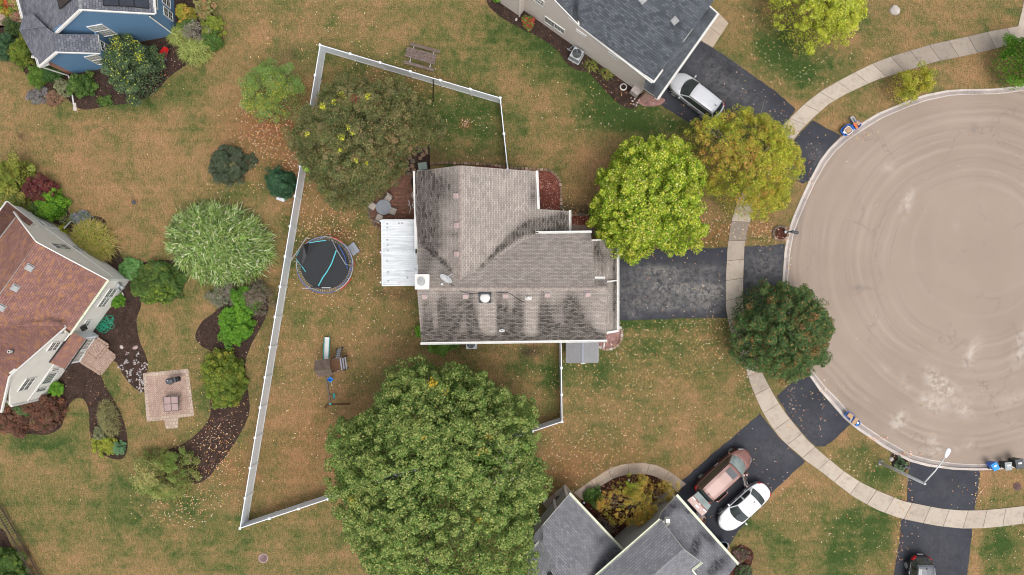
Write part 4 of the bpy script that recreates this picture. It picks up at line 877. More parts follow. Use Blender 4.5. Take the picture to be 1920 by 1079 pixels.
# lower roof band along the garage front
eL, eR = (1232.5, 184), (1345, 25)
rB3 = roofslope('roof', hB, [(*eL, 3.0), (*eR, 3.0), (1321, 4, 3.75), (1306, -6, None), (1255, 66, None), (1214, 132, None), (1207, 166, None)], 'sh_slate', (eL, eR),
                [(1222, 166, 12, 12, .6), (1322, 28, 14, 16, .45), (1290, 62, 10, 10, .4), (1240, 148, 5, 14, .4, -50)])
gutter(hB, P(1066, 32, 4.9), P(1223, 155, 4.9)); gutter(hB, P(1225, 155, 4.95), P(1242, 131.5, 4.95)); gutter(hB, P(1280, 77, 4.6), P(1296, 55, 4.6)); board(hB, P(1296, 54, 4.6), P(1284, 45, 5.1)); board(hB, P(1284, 45, 5.1), P(1315, 3, 5.1), .07, .1)
gutter(hB, P(1233.5, 186, 2.95), P(1347, 26, 2.95)); board(hB, P(1207, 167, 3.05), P(1232.5, 185, 3.0), .06, .1, 'dark'); board(hB, P(1321, 4, 3.75), P(1345, 25, 3.0), .08, .12); board(hB, P(1039, 0, 6.35), P(1085, 47.5, 5.0), .06, .1)
board(hB, P(1225, 152, 5.0), P(1207, 140, 5.0), .05, .08)
vent(hB, rB, 1265, 39, .36, .2, 'ventgrey', rz=-.9); vent(hB, rB, 1205, 0, .36, .2, 'ventgrey', rz=-.9)
window(hB, wB, (1001, -11), (1020, 13.5), 3, 4); window(hB, wB, (1021.8, 29.5), (1040, 53), 3, 4, False, 'screen'); window(hB, wB, (1039.5, 42), (1058, 64.8), 3, 4, False)
window(hB, wB, (1080.5, 53.5), (1099, 70.5), 1, 1, False, 'palegl', .06); window(hB, wB, (1141.5, 96.5), (1160, 113.5), 1, 1, False, 'screen', .06)
pipe(hB, [P(1190, 201, .1), P(1193, 190, .15), P(1203, 180, .6), P(1207, 172, 2.9)], .055, 'rust')
pipe(hB, [P(1092, 101, .5), P(1088, 98, .8), P(1084, 93, .8), P(1079, 91, .9)], .07, 'trim', 'exhaust_pipe')
mb = MB(); mb.box(wB.pt(.35, .45, .25), (.7, .5, .9), rz=R(-36)); mb.build('stone_base', M['palestone'], hB, bevel=.03)

# ---------------------------------------------------------------- blue house, upper left
hC = thing('house', 'blue-sided house with grey roof and black solar panels', 'house', tuple(P(200, 60, 0)))
wC = Wall((331, 69), (160, 99.5)); Lc = wC.L
mb = MB(); tL = (Vector(P(331, 69)) - P(167, 98)).length
wC.slab(mb, [(0, 0), (tL, 0), (tL, 4.85), (tL / 2, 7.45), (0, 4.85)])
wCe = Wall((331, 69), (322, -60)); wCe.slab(mb, [(.15, 0), (wCe.L, 0), (wCe.L, 4.8), (.15, 4.8)])
wP = Wall((232, 122), (140, 139.5)); wP.slab(mb, [(0, 0), (wP.L - .05, 0), (wP.L - .05, 3.7), (wP.L / 2, 5.3), (0, 3.7)])
wPe = Wall((232, 122), (226, 88)); wPe.slab(mb, [(.15, 0), (wPe.L, 0), (wPe.L, 3.65), (.15, 3.65)])
mb.build('wall', M['bluesiding'], hC)
def uvwall(o, wall):
    me = o.data; uv = me.uv_layers.new(name='UVMap'); L = Vector(WORLD[o.parent.name])
    for i, l in enumerate(me.loops): c = me.vertices[l.vertex_index].co + L; uv.data[i].uv = (c.dot(wall.e) + 100, c.z + 100)
mb = MB(); wP.slab(mb, [(wP.L - .04, 0), (wP.L + .55, 0), (wP.L + .55, 3.5), (wP.L - .04, 3.5)], .2, off=-.12); bo = mb.build('brick_pier', M['housebrick'], hC); uvwall(bo, wP)
mb = MB(); wC.slab(mb, [(0, 0), (tL, 0), (tL, .3), (0, .3)], .2, off=.03); mb.build('foundation', M['redbrick'], hC)
up = (-.17, .985)
rC1 = roofslope('roof', hC, [(151, 19), (289.5, 26.5), (284, -70), (138, -70)], 'sh_blue', ((289, 26), (283, -70)), plane=[(151, 19, 7.6), (289.5, 26.5, 4.75), (140, -70, 7.6)])
rC2 = roofslope('roof', hC, [(151, 19), (100, 67), (80, 56), (43.5, 35), (36, 0), (30, -70), (138, -70)], 'sh_blue', ((100, 66), (92, 0)), plane=[(151, 19, 7.6), (100, 67, 4.75), (140, -70, 7.6)])
rC3 = roofslope('roof', hC, [(105.7, 98.7, 5.5), (187, 101, 3.75), (183, 65, 3.75), (100, 64, None)], 'sh_blue', ((187, 101), (183, 65)))
rC4 = roofslope('roof', hC, [(105.7, 98.7), (101, 62), (84, 50), (44, 52), (36, 56), (62, 107), (69, 108), (74.5, 125)], 'sh_blue', ((74, 125), (66, 80)), plane=[(105.7, 98.7, 5.5), (101, 64, 5.5), (74.5, 125, 3.7)], edge='ash')
rC5 = roofslope('roof', hC, [(84, 49), (36, 56), (43.5, 30), (60, 25)], 'sh_blue', ((36, 56), (43, 32)), plane=[(84, 49, 5.0), (36, 56, 2.9), (43.5, 30, 2.9)], edge='ash')
board(hC, P(151, 19.5, 7.65), P(100, 67.5, 4.8), .18, .16); board(hC, P(151, 19, 7.65), P(290, 27, 4.8), .09, .14); board(hC, P(106, 99, 5.55), P(74.5, 125.5, 3.75), .18, .14); board(hC, P(106, 98.7, 5.55), P(187, 101.2, 3.8), .08, .12)
gutter(hC, P(291, 26, 4.7), P(286, -60, 4.7)); gutter(hC, P(184.5, 101, 3.68), P(183, 66, 3.68)); gutter(hC, P(33, 0, 2.6), P(42, 35, 2.6)); gutter(hC, P(60, 107, 3.2), P(68, 108, 3.2)); gutter(hC, P(68, 108, 3.3), P(73, 125, 3.4)); gutter(hC, P(34, -40, 2.6), P(33, 0, 2.6))
board(hC, P(75, 125, 3.6), P(92, 119, 3.6), .25, .05, name='soffit')
pipe(hC, [wC.pt(-.05, 4.7, .06), wC.pt(-.05, .2, .06)], .05); pipe(hC, [P(75, 125, 3.5), P(128, 142, .35), P(131, 150, .12), P(138, 195, .06)], .055)
window(hC, wC, (162, 50), (221, 64), 4, 6, True, 'palegl')
window(hC, wP, (157, 106.4), (208, 117), 4, 4, True, 'palegl'); window(hC, wPe, (186, 75), (206, 104), 3, 3)
window(hC, wCe, (305.5, 11), (324, 41.7), 2, 4); window(hC, wCe, (302, -21), (319.5, 18), 2, 4); window(hC, wCe, (288, -25), (295.5, 19.5), 1, 1, False)
ridge(rC1, P(151, 21, 7.6), P(140, -70, 7.6), mat='cap')
for (q) in (((193, -28), (222, -26), (225, 13), (196, 12)), ((223, -26), (250, -24), (253.5, 14.5), (226, 13)), ((251, -24), (277, -22), (281, 17.5), (254.5, 15))):
    pts = [on(rC1, a, b, .14) for a, b in q]; m_ = MB(); m_.prism(pts, Z * .04); so_ = m_.build('solar_panel', M['panel'], rC1)
    m_ = MB()
    for i in range(4): m_.beam(pts[i] + Z * .02, pts[(i + 1) % 4] + Z * .02, .05, .06)
    m_.build('frame', M['black'], so_)
pts = [on(rC2, a, b, .14) for a, b in ((108, -40), (145, -40), (136, 0), (114.5, 18.5), (110, 0))]; m_ = MB(); m_.prism(pts, Z * .04); so_ = m_.build('solar_panel', M['panel'], rC2)
m_ = MB()
for i in range(5): m_.beam(pts[i] + Z * .02, pts[(i + 1) % 5] + Z * .02, .06, .06)
m_.build('frame', M['black'], so_)

# ---------------------------------------------------------------- rust-roofed house, left
hD = thing('house', 'ivory house with mottled rust-brown roof and glazed back bay', 'house', tuple(P(120, 600, 0)))
wN = Wall((243.7, 525), (87.5, 411.5)); wS = Wall((243.7, 525), (86, 746))
mb = MB(); Ln = wN.L; wN.slab(mb, [(0, 0), (Ln, 0), (Ln, 4.0), (Ln / 2, 6.55), (0, 4.0)])
tc = (P(176, 619) - P(243.7, 525)).length; Ls = wS.L
wS.slab(mb, [(.15, 0), (Ls, 0), (Ls, 4.4), ((tc + Ls) / 2, 7.35), (tc + .05, 4.45), (tc, 4.0), (.15, 4.0)])
wE = Wall((86, 746), (40, 712)); 
mb.prism([wS.pt(Ls, 0, -.15), wS.pt(Ls, 4.3, -.15), wS.pt(Ls, 4.3, -4), wS.pt(Ls, 0, -4)], wS.e * -.15)
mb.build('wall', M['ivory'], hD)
# corner boards, bands
mb = MB()
mb.beam(wS.pt(0, 0, .02), wS.pt(0, 3.9, .02), .16, .16); mb.build('corner_trim', M['trim'], hD); mb = MB(); mb.beam(wS.pt(Ls, 0, .02), wS.pt(Ls, 4.3, .02), .14, .14); mb.build('corner_trim', M['trim'], hD)
mb = MB(); mb.beam(wN.pt(.1, 2.1, .03), wN.pt(Ln - .4, 2.1, .03), .05, .12); mb.build('trim_band', M['trim'], hD)
mb = MB(); mb.beam(wS.pt(.1, 3.05, .03), wS.pt(tc - .1, 3.05, .03), .05, .12); mb.build('trim_band', M['trim'], hD)
mb = MB(); mb.beam(wS.pt(tc + 2.2, 2.45, .03), wS.pt(Ls - .1, 2.45, .03), .05, .12)
mb.build('trim_band', M['trim'], hD)
# bay on the north side: low box with its own small roof
bq = [(115, 432), (54, 424.5), (22, 396), (60, 396)]
wBay = Wall((115, 431.5), (60, 391))
mb = MB(); z_ = 3.3
pts = [P(115, 432), P(60, 391.5), P(40, 418), P(95, 458)]
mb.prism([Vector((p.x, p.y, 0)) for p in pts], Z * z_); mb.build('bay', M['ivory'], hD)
mb = MB(); mb.beam(wBay.pt(.02, 0, .03), wBay.pt(.02, 3.25, .03), .16, .14); mb.build('bay_trim', M['trim'], hD)
window(hD, wBay, (66, 414.5), (87, 425), 2, 3, False, off=.02); window(hD, wBay, (77.5, 416), (97.5, 426.5), 2, 3, False, 'screen', off=.02)
rD1 = roofslope('roof', hD, [(69, 454), (201.7, 524.4), (130, 626), (120, 618), (-30, 640), (-60, 640)], 'sh_rust', ((201, 524), (130, 626)), [(100, 600, 20, 3, .6, 10), (60, 604, 30, 2.5, .5, -6), (118, 607, 8, 8, .4, 40)], plane=[(69, 454, 6.65), (201.7, 524.4, 4.05), (130, 626, 4.05)])
rD0 = roofslope('roof', hD, [(69, 454), (26.4, 398), (-60, 518), (-40, 606)], 'sh_rust', ((26, 398), (-60, 518)), plane=[(69, 454, 6.65), (26.4, 398, 4.05), (-40, 606, 6.65)])
rD0b = roofslope('roof', hD, [(13, 379), (63, 418), (55, 424), (30, 405), (-20, 470), (-40, 450)], 'sh_rust', ((13, 379), (63, 418)), plane=[(13, 379, 3.4), (63, 418, 3.4), (30, 405, 4.2)])
gutter(hD, P(13, 379, 3.35), P(63, 418, 3.35)); gutter(hD, P(13, 379, 3.35), P(-30, 437, 3.35))
rD2 = roofslope('roof', hD, [(18.5, 706.5), (123, 614.5), (102, 598), (38, 607), (-50, 616), (-60, 651)], 'sh_rust', ((123, 614), (102, 598)), [(95, 600, 14, 2.5, .6, -8), (60, 605, 24, 2.2, .5, -6)], lift=.015, plane=[(18.5, 706.5, 7.4), (123, 614.5, 4.35), (102, 598, 4.35)])
rD3 = roofslope('roof', hD, [(18.5, 706.5), (2, 773), (-80, 714), (-60, 651)], 'sh_rust', ((2, 773), (-80, 714)), plane=[(18.5, 706.5, 7.4), (2, 773, 4.35), (-60, 651, 7.4)])
board(hD, P(69, 454, 6.68), P(202.5, 525, 4.1), .07, .16); board(hD, P(69, 454, 6.68), P(26.4, 398, 4.1), .10, .16); gutter(hD, P(203, 526, 4.0), P(131, 627.5, 4.0), 'cream')
board(hD, P(18.5, 706.5, 7.45), P(123, 615, 4.4), .09, .16); board(hD, P(18.5, 706.5, 7.45), P(3, 773, 4.4), .12, .16); gutter(hD, P(124, 615, 4.3), P(102, 597, 4.3)); board(hD, P(122, 615, 4.3), P(131, 624, 4.1), .05, .1, 'dark')
pipe(hD, [P(131, 627, 3.9), P(121, 639, 3.7)], .05)
for a, b in ((55.5, 502), (28.5, 540), (2.5, 577)): vent(hD, rD1, a, b, .38, .14, 'ventgrey', rz=R(54))
mb = MB(); c = on(rD2, 23, 659); mb.lathe(c, [(.16, 0), (.11, .12), (.11, .4), (.07, .4), (.07, .1), (0, .1)], 12, ms=[1, 0, 0, 1, 1]); mb.build('vent_pipe', [M['ventwhite'], M['charcoal']], rD2)
for (a, b, kw) in (((222, 540.6), (193.5, 557.5), dict(cols=4, rows=4)), ((208, 557.5), (181, 576), dict(cols=4, rows=4)), ((201, 540), (184.5, 557), dict(cols=4, rows=3, sash=False)), ((186, 559), (170, 576), dict(cols=4, rows=3, sash=False)),
                   ((172.6, 599.5), (149.6, 617.5), dict(cols=3, rows=4)), ((116.5, 639.6), (86, 659), dict(cols=3, rows=4)), ((68.7, 706.5), (31.5, 734.7), dict(cols=3, rows=4)),
                   ((109, 697), (75, 721.5), dict(cols=5, rows=4, sash=False)), ((90, 724), (64.5, 736.5), dict(cols=2, rows=3, sash=False)), ((113.5, 689), (94, 697), dict(cols=2, rows=3, sash=False))):
    window(hD, wS, a, b, **kw)
for a, b in (((137, 470), (92, 456.5)), ((162, 473), (131, 460.5))):
    window(hD, wN, a, b, 3, 6, True)
# door bay with its shed roof
wD = Wall((186, 630), (152, 679)); mb = MB(); zb = 2.5
q = [wD.pt(0, 0), wD.pt(wD.L, 0), wD.pt(wD.L, 0, -.8), wD.pt(0, 0, -.8)]; mb.prism(q, Z * zb); dbay = mb.build('door_bay', M['white'], hD)
for k in range(2): window(hD, wD, None, None, 3, 4, False, 'palegl', tz=(.18 + k * (wD.L / 2 - .1), .5, wD.L / 2 - .05 + k * (wD.L / 2 - .1), 2.2))
rD4 = roofslope('roof', hD, [(135, 623, 3.35), (161, 636, 2.7), (121.5, 692.5, 2.7), (92.4, 680, None)], 'sh_rust', ((161, 636), (121, 692)))
board(hD, P(135, 623, 3.4), P(92.4, 680, 3.4), .10, .06, 'dark', 'flashing'); gutter(hD, P(162, 637, 2.65), P(122.5, 693.5, 2.65), 'dark')
mb = MB(); mb.box(wS.pt(tc - .5, 2.4, .25), (.35, .35, .3), rz=.6); mb.build('wall_lamp', M['black'], hD)
# meter boxes
mb = MB(); mb.box(wS.pt(.42, 1.5, .15), (.3, .3, .5), rz=R(-54)); mb.lathe(wS.pt(.42, 1.2, .42), [(.12, 0), (.12, .3), (0, .33)], 12); mb.box(wS.pt(.9, .9, .12), (.25, .22, .35), rz=R(-54)); mb.build('meter_box', M['greylid'], hD)
# brick stoop: platform and step
def uvflat(o, ang):
    me = o.data; uv = me.uv_layers.new(name='UVMap'); a = R(ang)
    for i, l in enumerate(me.loops): c = me.vertices[l.vertex_index].co; uv.data[i].uv = (c.x * math.cos(a) + c.y * math.sin(a) + 500, -c.x * math.sin(a) + c.y * math.cos(a) + c.z + 500)
st = MB(); st.prism([P(a, b, 0) for a, b in ((182, 634), (203, 648), (181, 675), (160, 661))], Z * .4); st.m = [0] * len(st.f)
sto = thing('brick_stoop', 'two-level paver stoop in front of the glazed bay', 'stoop', tuple(P(185, 665, 0)))
o = st.build('platform', M['patio'], sto); uvflat(o, 80)
st = MB(); st.prism([P(a, b, 0) for a, b in ((199, 655), (216, 668), (189, 702), (152, 679), (160, 665))], Z * .2); o = st.build('step', M['patio'], sto); uvflat(o, 35)
for nm, pr, z_ in (('edging', [(182, 634), (203, 648), (181, 675), (160, 661)], .42), ('edging', [(199, 655), (216, 668), (189, 702), (152, 679)], .22)):
    st = MB()
    for i in range(len(pr) - 1):
        a, b = P(*pr[i], z_), P(*pr[i + 1], z_); n__ = max(2, int((b - a).length / .24)); d = (b - a) / n__
        for j in range(n__): st.beam(a + d * (j + .06), a + d * (j + .94), .22, .045)
    st.build(nm, M['blockpale'], sto)

# ---------------------------------------------------------------- grey-roofed house, bottom
hE = thing('house', 'grey-roofed house with cream gutters beside the maroon minivan', 'house', tuple(P(1180, 1080, 0)))
eEx = (.686, -.728)
rE1 = roofslope('roof', hE, [(1067, 927.5), (1167, 1033), (1200, 1068), (1100, 1140), (1046, 1074), (1018, 1016), (1018, 984)], 'sh_grey', ((1067, 927), (1166, 1032)),
                [(1152, 1040, 12, 14, 1.0), (1140, 1056, 14, 14, .9, -40), (1128, 1070, 12, 12, .9), (1135, 1010, 8, 22, .35, 45), (1120, 1010, 10, 10, .2)], plane=[(1067, 927.5, 3.5), (1167, 1033, 3.5), (1018, 984, 5.1)])
rE2 = roofslope('roof', hE, [(1018, 984), (1018, 1016), (1046, 1074), (1100, 1140), (1000, 1140), (985, 1035), (1004, 1000)], 'sh_grey', ((985, 1000), (1050, 1090)), lift=-.02, plane=[(1018, 984, 5.1), (1060, 1076, 5.6), (985, 1035, 3.9)])
ridge(rE1, P(1018, 985, 5.1), P(1018.5, 1018, 5.1), mat='cap'); ridge(rE1, P(1018.5, 1018, 5.1), P(1047, 1074, 5.1), mat='cap')
zU = 5.6
rE3 = roofslope('roof', hE, [(1239, 976), (1050, 1142), (1168, 1128), (1281, 1029)], 'sh_grey', ((1239, 975), (1122, 1078)), plane=[(1239, 976, zU), (1122, 1079, zU), (1281, 1029, zU + 1.5)])
rE4 = roofslope('roof', hE, [(1281, 1029), (1168, 1128), (1260, 1130), (1308, 1082), (1299, 1069), (1314, 1055)], 'sh_grey', ((1314, 1055), (1298, 1069)), plane=[(1281, 1029, zU + 1.5), (1168, 1128, zU + 1.5), (1314, 1055, zU + .4)])
ridge(rE3, P(1268, 1041, zU + 1.5), P(1170, 1127, zU + 1.5), mat='cap')
rE5 = roofslope('roof', hE, [(1267.6, 930.6), (1382, 1059), (1328, 1128), (1270, 1060), (1232, 985), (1240, 962)], 'sh_grey', ((1267, 930), (1382, 1059)),
                [(1262, 946, 16, 10, 1.0, 0), (1248, 962, 10, 8, .9), (1290, 960, 12, 4, .6, 45), (1306, 1020, 8, 18, .9, 10), (1300, 1034, 10, 8, .8), (1330, 1010, 8, 22, .7, -40), (1345, 1060, 10, 10, .9), (1335, 1072, 10, 8, .7), (1360, 1050, 10, 14, .5), (1320, 985, 30, 4, .4, 48)], plane=[(1267.6, 930.6, 3.2), (1382, 1059, 3.2), (1240, 962, 4.1)])
gutter(hE, P(1068, 925, 3.4), P(1168, 1031, 3.4), 'cream'); gutter(hE, P(1237.5, 974.5, 5.5), P(1050, 1139, 5.5), 'cream', .16); gutter(hE, P(1269, 928.5, 3.1), P(1384, 1058, 3.1), 'cream', .16)
gutter(hE, P(1316, 1055, 6.1), P(1298, 1069, 6.1), 'cream', .12); board(hE, P(1298, 1069, 6.1), P(1308, 1082, 6.1), .1, .12, 'cream'); board(hE, P(1240, 975, 5.65), P(1281, 1029, 7.15), .05, .1, 'greysiding'); board(hE, P(1281, 1029, 7.15), P(1315, 1055, 6.2), .05, .1, 'greysiding')
board(hE, P(1067, 927, 3.5), P(1018, 984, 5.15), .06, .12, 'greysiding')
wE1 = Wall((1253, 920), (1146, 1013)); mb = MB(); wE1.slab(mb, [(0, 0), (wE1.L + 3, 0), (wE1.L + 3, 5.4), (1.35, 5.4), (1.35, 3.1), (0, 3.1)])
wE2 = Wall((1060, 915), (1000, 985)); wE2.slab(mb, [(.1, 0), (wE2.L + 1, 0), (wE2.L + 1, 4.6), (wE2.L * .75, 4.7), (.1, 3.3)])
wE3 = Wall((1062, 915), (1160, 1018)); mb.prism([wE3.pt(.1, 0, 0), wE3.pt(wE3.L, 0, 0), wE3.pt(wE3.L, 3.2, 0), wE3.pt(.1, 3.2, 0)], (wE2.g1 - wE2.g0).normalized() * .15)
wE4 = Wall((1253, 920), (1350, 1030)); mb.prism([wE4.pt(.1, 0, 0), wE4.pt(wE4.L, 0, 0), wE4.pt(wE4.L, 2.9, 0), wE4.pt(.1, 2.9, 0)], (wE1.g1 - wE1.g0).normalized() * .15)
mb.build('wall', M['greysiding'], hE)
for p_, q_, w_, h_, nm in ((wE1.pt(1.3, 4.9, .03), wE1.pt(wE1.L + 3, 4.9, .03), .05, .12, 'trim_band'), (wE1.pt(1.3, 5.1, .12), wE1.pt(wE1.L + 3, 5.1, .12), .22, .03, 'soffit'), (wE2.pt(.8, 3.2, .03), wE2.pt(wE2.L + 1, 3.2, .03), .05, .1, 'trim_band'),
                          (wE1.pt(0, 0, .02), wE1.pt(0, 3.1, .02), .2, .16, 'corner_trim'), (wE1.pt(1.35, 4.9, .1), wE1.pt(1.35, 5.4, .1), .3, .3, 'corner_trim'), (wE2.pt(0, 0, .05), wE2.pt(0, 3.2, .05), .24, .18, 'downspout'), (wE2.pt(1.3, 0, .05), wE2.pt(1.3, 3.3, .05), .2, .16, 'corner_trim')):
    mb = MB(); mb.beam(p_, q_, w_, h_); mb.build(nm, M['trim'], hE)
vent(hE, rE2, 1033, 1078, .4, .1, 'black', rz=-.9)
# ================================================================== TREES, SHRUBS, GRASSES
def mesh_np(name, V, n_per, cols, mats, parent, mat_idx=None):
    """V: (n, n_per, 3) faces; cols: (n,3)"""
    n = len(V); me = bpy.data.meshes.new(name)
    L = Vector(WORLD[parent.name]) if parent else Vector((0, 0, 0))
    co = (V.reshape(-1, 3) - np.array(L)).astype(np.float32)
    me.vertices.add(len(co)); me.vertices.foreach_set('co', co.ravel())
    me.loops.add(n * n_per); me.loops.foreach_set('vertex_index', np.arange(n * n_per, dtype=np.int32))
    me.polygons.add(n); me.polygons.foreach_set('loop_start', np.arange(0, n * n_per, n_per, dtype=np.int32)); me.polygons.foreach_set('loop_total', np.full(n, n_per, dtype=np.int32))
    me.update(calc_edges=True)
    at = me.attributes.new('col', 'FLOAT_COLOR', 'FACE'); c4 = np.ones((n, 4), np.float32); c4[:, :3] = np.clip(cols, 0, 1); at.data.foreach_set('color', c4.ravel())
    for m in mats: me.materials.append(m)
    o = bpy.data.objects.new(name, me); C.objects.link(o)
    if parent: o.parent = parent; WORLD[o.name] = tuple(L)
    return o
def leaf_quads(c, nrm, s, asp=.62, seedr=None):
    """rhombic leaves at centres c with normals nrm and sizes s"""
    n = len(c); r = rng.normal(size=(n, 3)); u = np.cross(nrm, r); u /= np.linalg.norm(u, axis=1, keepdims=True) + 1e-9
    v = np.cross(nrm, u); s = s[:, None]
    return np.stack([c + u * s, c + v * s * asp + u * s * .1, c - u * s, c - v * s * asp + u * s * .1], 1)
def inside(poly, x, y):
    p = np.array(poly, float); j = len(p) - 1; r = np.zeros(len(x), bool)
    for i in range(len(p)):
        c = ((p[i, 1] > y) != (p[j, 1] > y)) & (x < (p[j, 0] - p[i, 0]) * (y - p[i, 1]) / (p[j, 1] - p[i, 1] + 1e-9) + p[i, 0]); r ^= c; j = i
    return r
def poly_radius(poly, th):
    """distance from centroid to the outline for angles th (star-shaped), px"""
    p = np.array(poly, float); c = p.mean(0); a = np.arctan2(p[:, 1] - c[1], p[:, 0] - c[0]); r = np.hypot(p[:, 0] - c[0], p[:, 1] - c[1]); o = np.argsort(a); a = a[o]; r = r[o]
    a = np.r_[a[-1] - 2 * np.pi, a, a[0] + 2 * np.pi]; r = np.r_[r[-1], r, r[0]]; return c, np.interp(th, a, r)
GAIN = 1.75
def pal(cs, n, jit=.18):
    """colours from weighted palette [(w, (r,g,b)), ...]"""
    w_ = np.array([c[0] for c in cs], float); w_ /= w_.sum(); i = rng.choice(len(cs), n, p=w_); c = np.array([c[1] for c in cs])[i]
    return np.minimum(c * GAIN, .62) * (1 + jit * rng.normal(size=(n, 1))) * (1 + .06 * rng.normal(size=(n, 3)))
def crown_pts(poly, zt, zb, n, rc, flat=.5, bough=0, bshare=.74):
    """tuft centres over a domed crown whose silhouette in the photo is poly"""
    c, _ = poly_radius(poly, np.zeros(1)); out = []
    th = rng.uniform(-np.pi, np.pi, n * 2); q = np.sqrt(rng.uniform(0, 1, n * 2)); _, rad = poly_radius(poly, th)
    q = q * 1.02
    hz = zb + (zt - zb) * (1 - q ** 2.4) ** flat
    z = hz + rng.normal(size=n * 2) * rc * .55 - rng.exponential(rc * .5, n * 2)
    kmid = (H - (zb + (zt - zb) * .35))
    k = kmid / F
    x = (c[0] + q * rad * np.cos(th) - 960) * k; y = (539.5 - (c[1] + q * rad * np.sin(th))) * k
    A = np.stack([x, y, np.maximum(z, zb * .8)], 1)[:n]
    if bough:      # tufts gather on boughs, with deep gaps between
        K = max(6, int(n / bough)); Rb = rc * 2.1 * rng.uniform(.7, 1.25, K); B = A[rng.choice(n, K, replace=False)].copy()
        cw = np.array([(c[0] - 960) * k, (539.5 - c[1]) * k]); B[:, :2] = (B[:, :2] - cw) * .88 + cw
        i = rng.integers(K, size=n); d = rng.normal(size=(n, 3)); d[:, 2] = abs(d[:, 2]) * .9; d /= np.linalg.norm(d, axis=1, keepdims=True)
        A2 = B[i] + d * (Rb[i] * rng.uniform(.75, 1.0, n))[:, None] * np.array([1, 1, .75]); A2[:, 2] -= Rb[i] * .35
        m = rng.uniform(size=n) < bshare; A[m] = A2[m]; A[~m, 2] -= rc * .7; A[:, 2] = np.maximum(A[:, 2], min(.15, zb))
    return A, th[:n], q[:n], c
def tree(name, label, cat, poly, base, zt, zb, n_cl, rc, leaf, per, palette, tuft=None, group=None, fill=.35, flat=.5, trunk_r=.16, limbs=9, limb_r=.05, accents=(), barkm='bark', crown='crown', dens=1.0, bough=9, bshare=.74, gaps=(), up=.25):
    """base: (px, py) of the trunk's foot; poly: silhouette in photo px; accents: (px,py,radius px,palette,prob)"""
    b = P(*base) if base else None
    ctrs, th, q, cpx = crown_pts(poly, zt, zb, n_cl, rc, flat, bough, bshare)
    k = (H - (zb + (zt - zb) * .35)) / F
    if b is None: b = Vector(((cpx[0] - 960) * k, (539.5 - cpx[1]) * k, 0))
    t = thing(name, label, cat, (b.x, b.y, 0), 0, group)
    # leaves in tufts
    m = per; N_ = len(ctrs) * m
    cc = np.repeat(ctrs, m, 0); rr = rc * rng.uniform(.55, 1.25, len(ctrs)); rr = np.repeat(rr, m)
    d = rng.normal(size=(N_, 3)); d[:, 2] = d[:, 2] * .8 + up; d /= np.linalg.norm(d, axis=1, keepdims=True)
    shell = rng.uniform(.35, 1.05, N_) ** .6
    pos = cc + d * (rr * shell)[:, None] * np.array([1, 1, .8])
    nr = d * .7 + rng.normal(size=(N_, 3)) * .55 + np.array([0, 0, .75]); nr /= np.linalg.norm(nr, axis=1, keepdims=True)
    tuftcol = pal(palette, len(ctrs), .10); leafcol = pal(palette, N_, .16)
    col = np.repeat(tuftcol, m, 0) * .55 + leafcol * .45
    if tuft is not None:     # young growth at the tips of each tuft has its own colour
        tip = (d[:, 2] > .45) & (rng.uniform(size=N_) < tuft[0]); col[tip] = pal(tuft[1], tip.sum(), .12)
    kk = F / (H - pos[:, 2]); ppx = 960 + pos[:, 0] * kk; ppy = 539.5 - pos[:, 1] * kk
    for (ax, ay, ar, apal, pr) in accents:
        dd = np.hypot(ppx - ax, ppy - ay) / ar; mk = (dd < 1.2) & (rng.uniform(size=N_) < pr * np.exp(-dd * dd)); col[mk] = pal(apal, mk.sum())
    sz = leaf * rng.uniform(.5, 1.4, N_)
    def gapmask(q_):
        if not gaps: return np.ones(len(q_), bool)
        k2 = F / (H - q_[:, 2]); return rng.uniform(size=len(q_)) > blobval(960 + q_[:, 0] * k2, 539.5 - q_[:, 1] * k2, gaps)
    gm = gapmask(pos); pos, nr, sz, col = pos[gm], nr[gm], sz[gm], col[gm]
    V = [leaf_quads(pos, nr, sz)]; CC = [col]
    # inner leaves lower in the crown
    nf = int(N_ * fill)
    if nf:
        p2, _, _, _ = crown_pts(poly, zt - rc * 1.2, max(zb * .9, .15), nf, rc * .6, flat)
        p2[:, :2] = (p2[:, :2] - p2[:, :2].mean(0)) * .93 + p2[:, :2].mean(0)
        p2 = p2[gapmask(p2)]; nf = len(p2)
        p2[:, 2] -= rng.uniform(0, (zt - zb) * .45, nf); p2[:, 2] = np.maximum(p2[:, 2], .08)
        n2 = rng.normal(size=(nf, 3)) * .6 + np.array([0, 0, .8]); n2 /= np.linalg.norm(n2, axis=1, keepdims=True)
        V.append(leaf_quads(p2, n2, leaf * rng.uniform(.8, 1.4, nf))); CC.append(pal(palette, nf))
    mesh_np(crown, np.concatenate(V), 4, np.concatenate(CC), [M['leaf']], t)
    # trunk and limbs
    mb = MB(); top = Vector((ctrs[:, 0].mean(), ctrs[:, 1].mean(), zb + (zt - zb) * .45)); f = Vector((b.x, b.y, 0))
    mid = f.lerp(top, .5) + Vector((rng.normal() * .1, rng.normal() * .1, 0))
    mb.tube([f - Z * .05, f + Z * .2, mid, top], [trunk_r * 1.35, trunk_r, trunk_r * .75, trunk_r * .3], 8)
    sel = rng.choice(len(ctrs), min(limbs, len(ctrs)), replace=False)
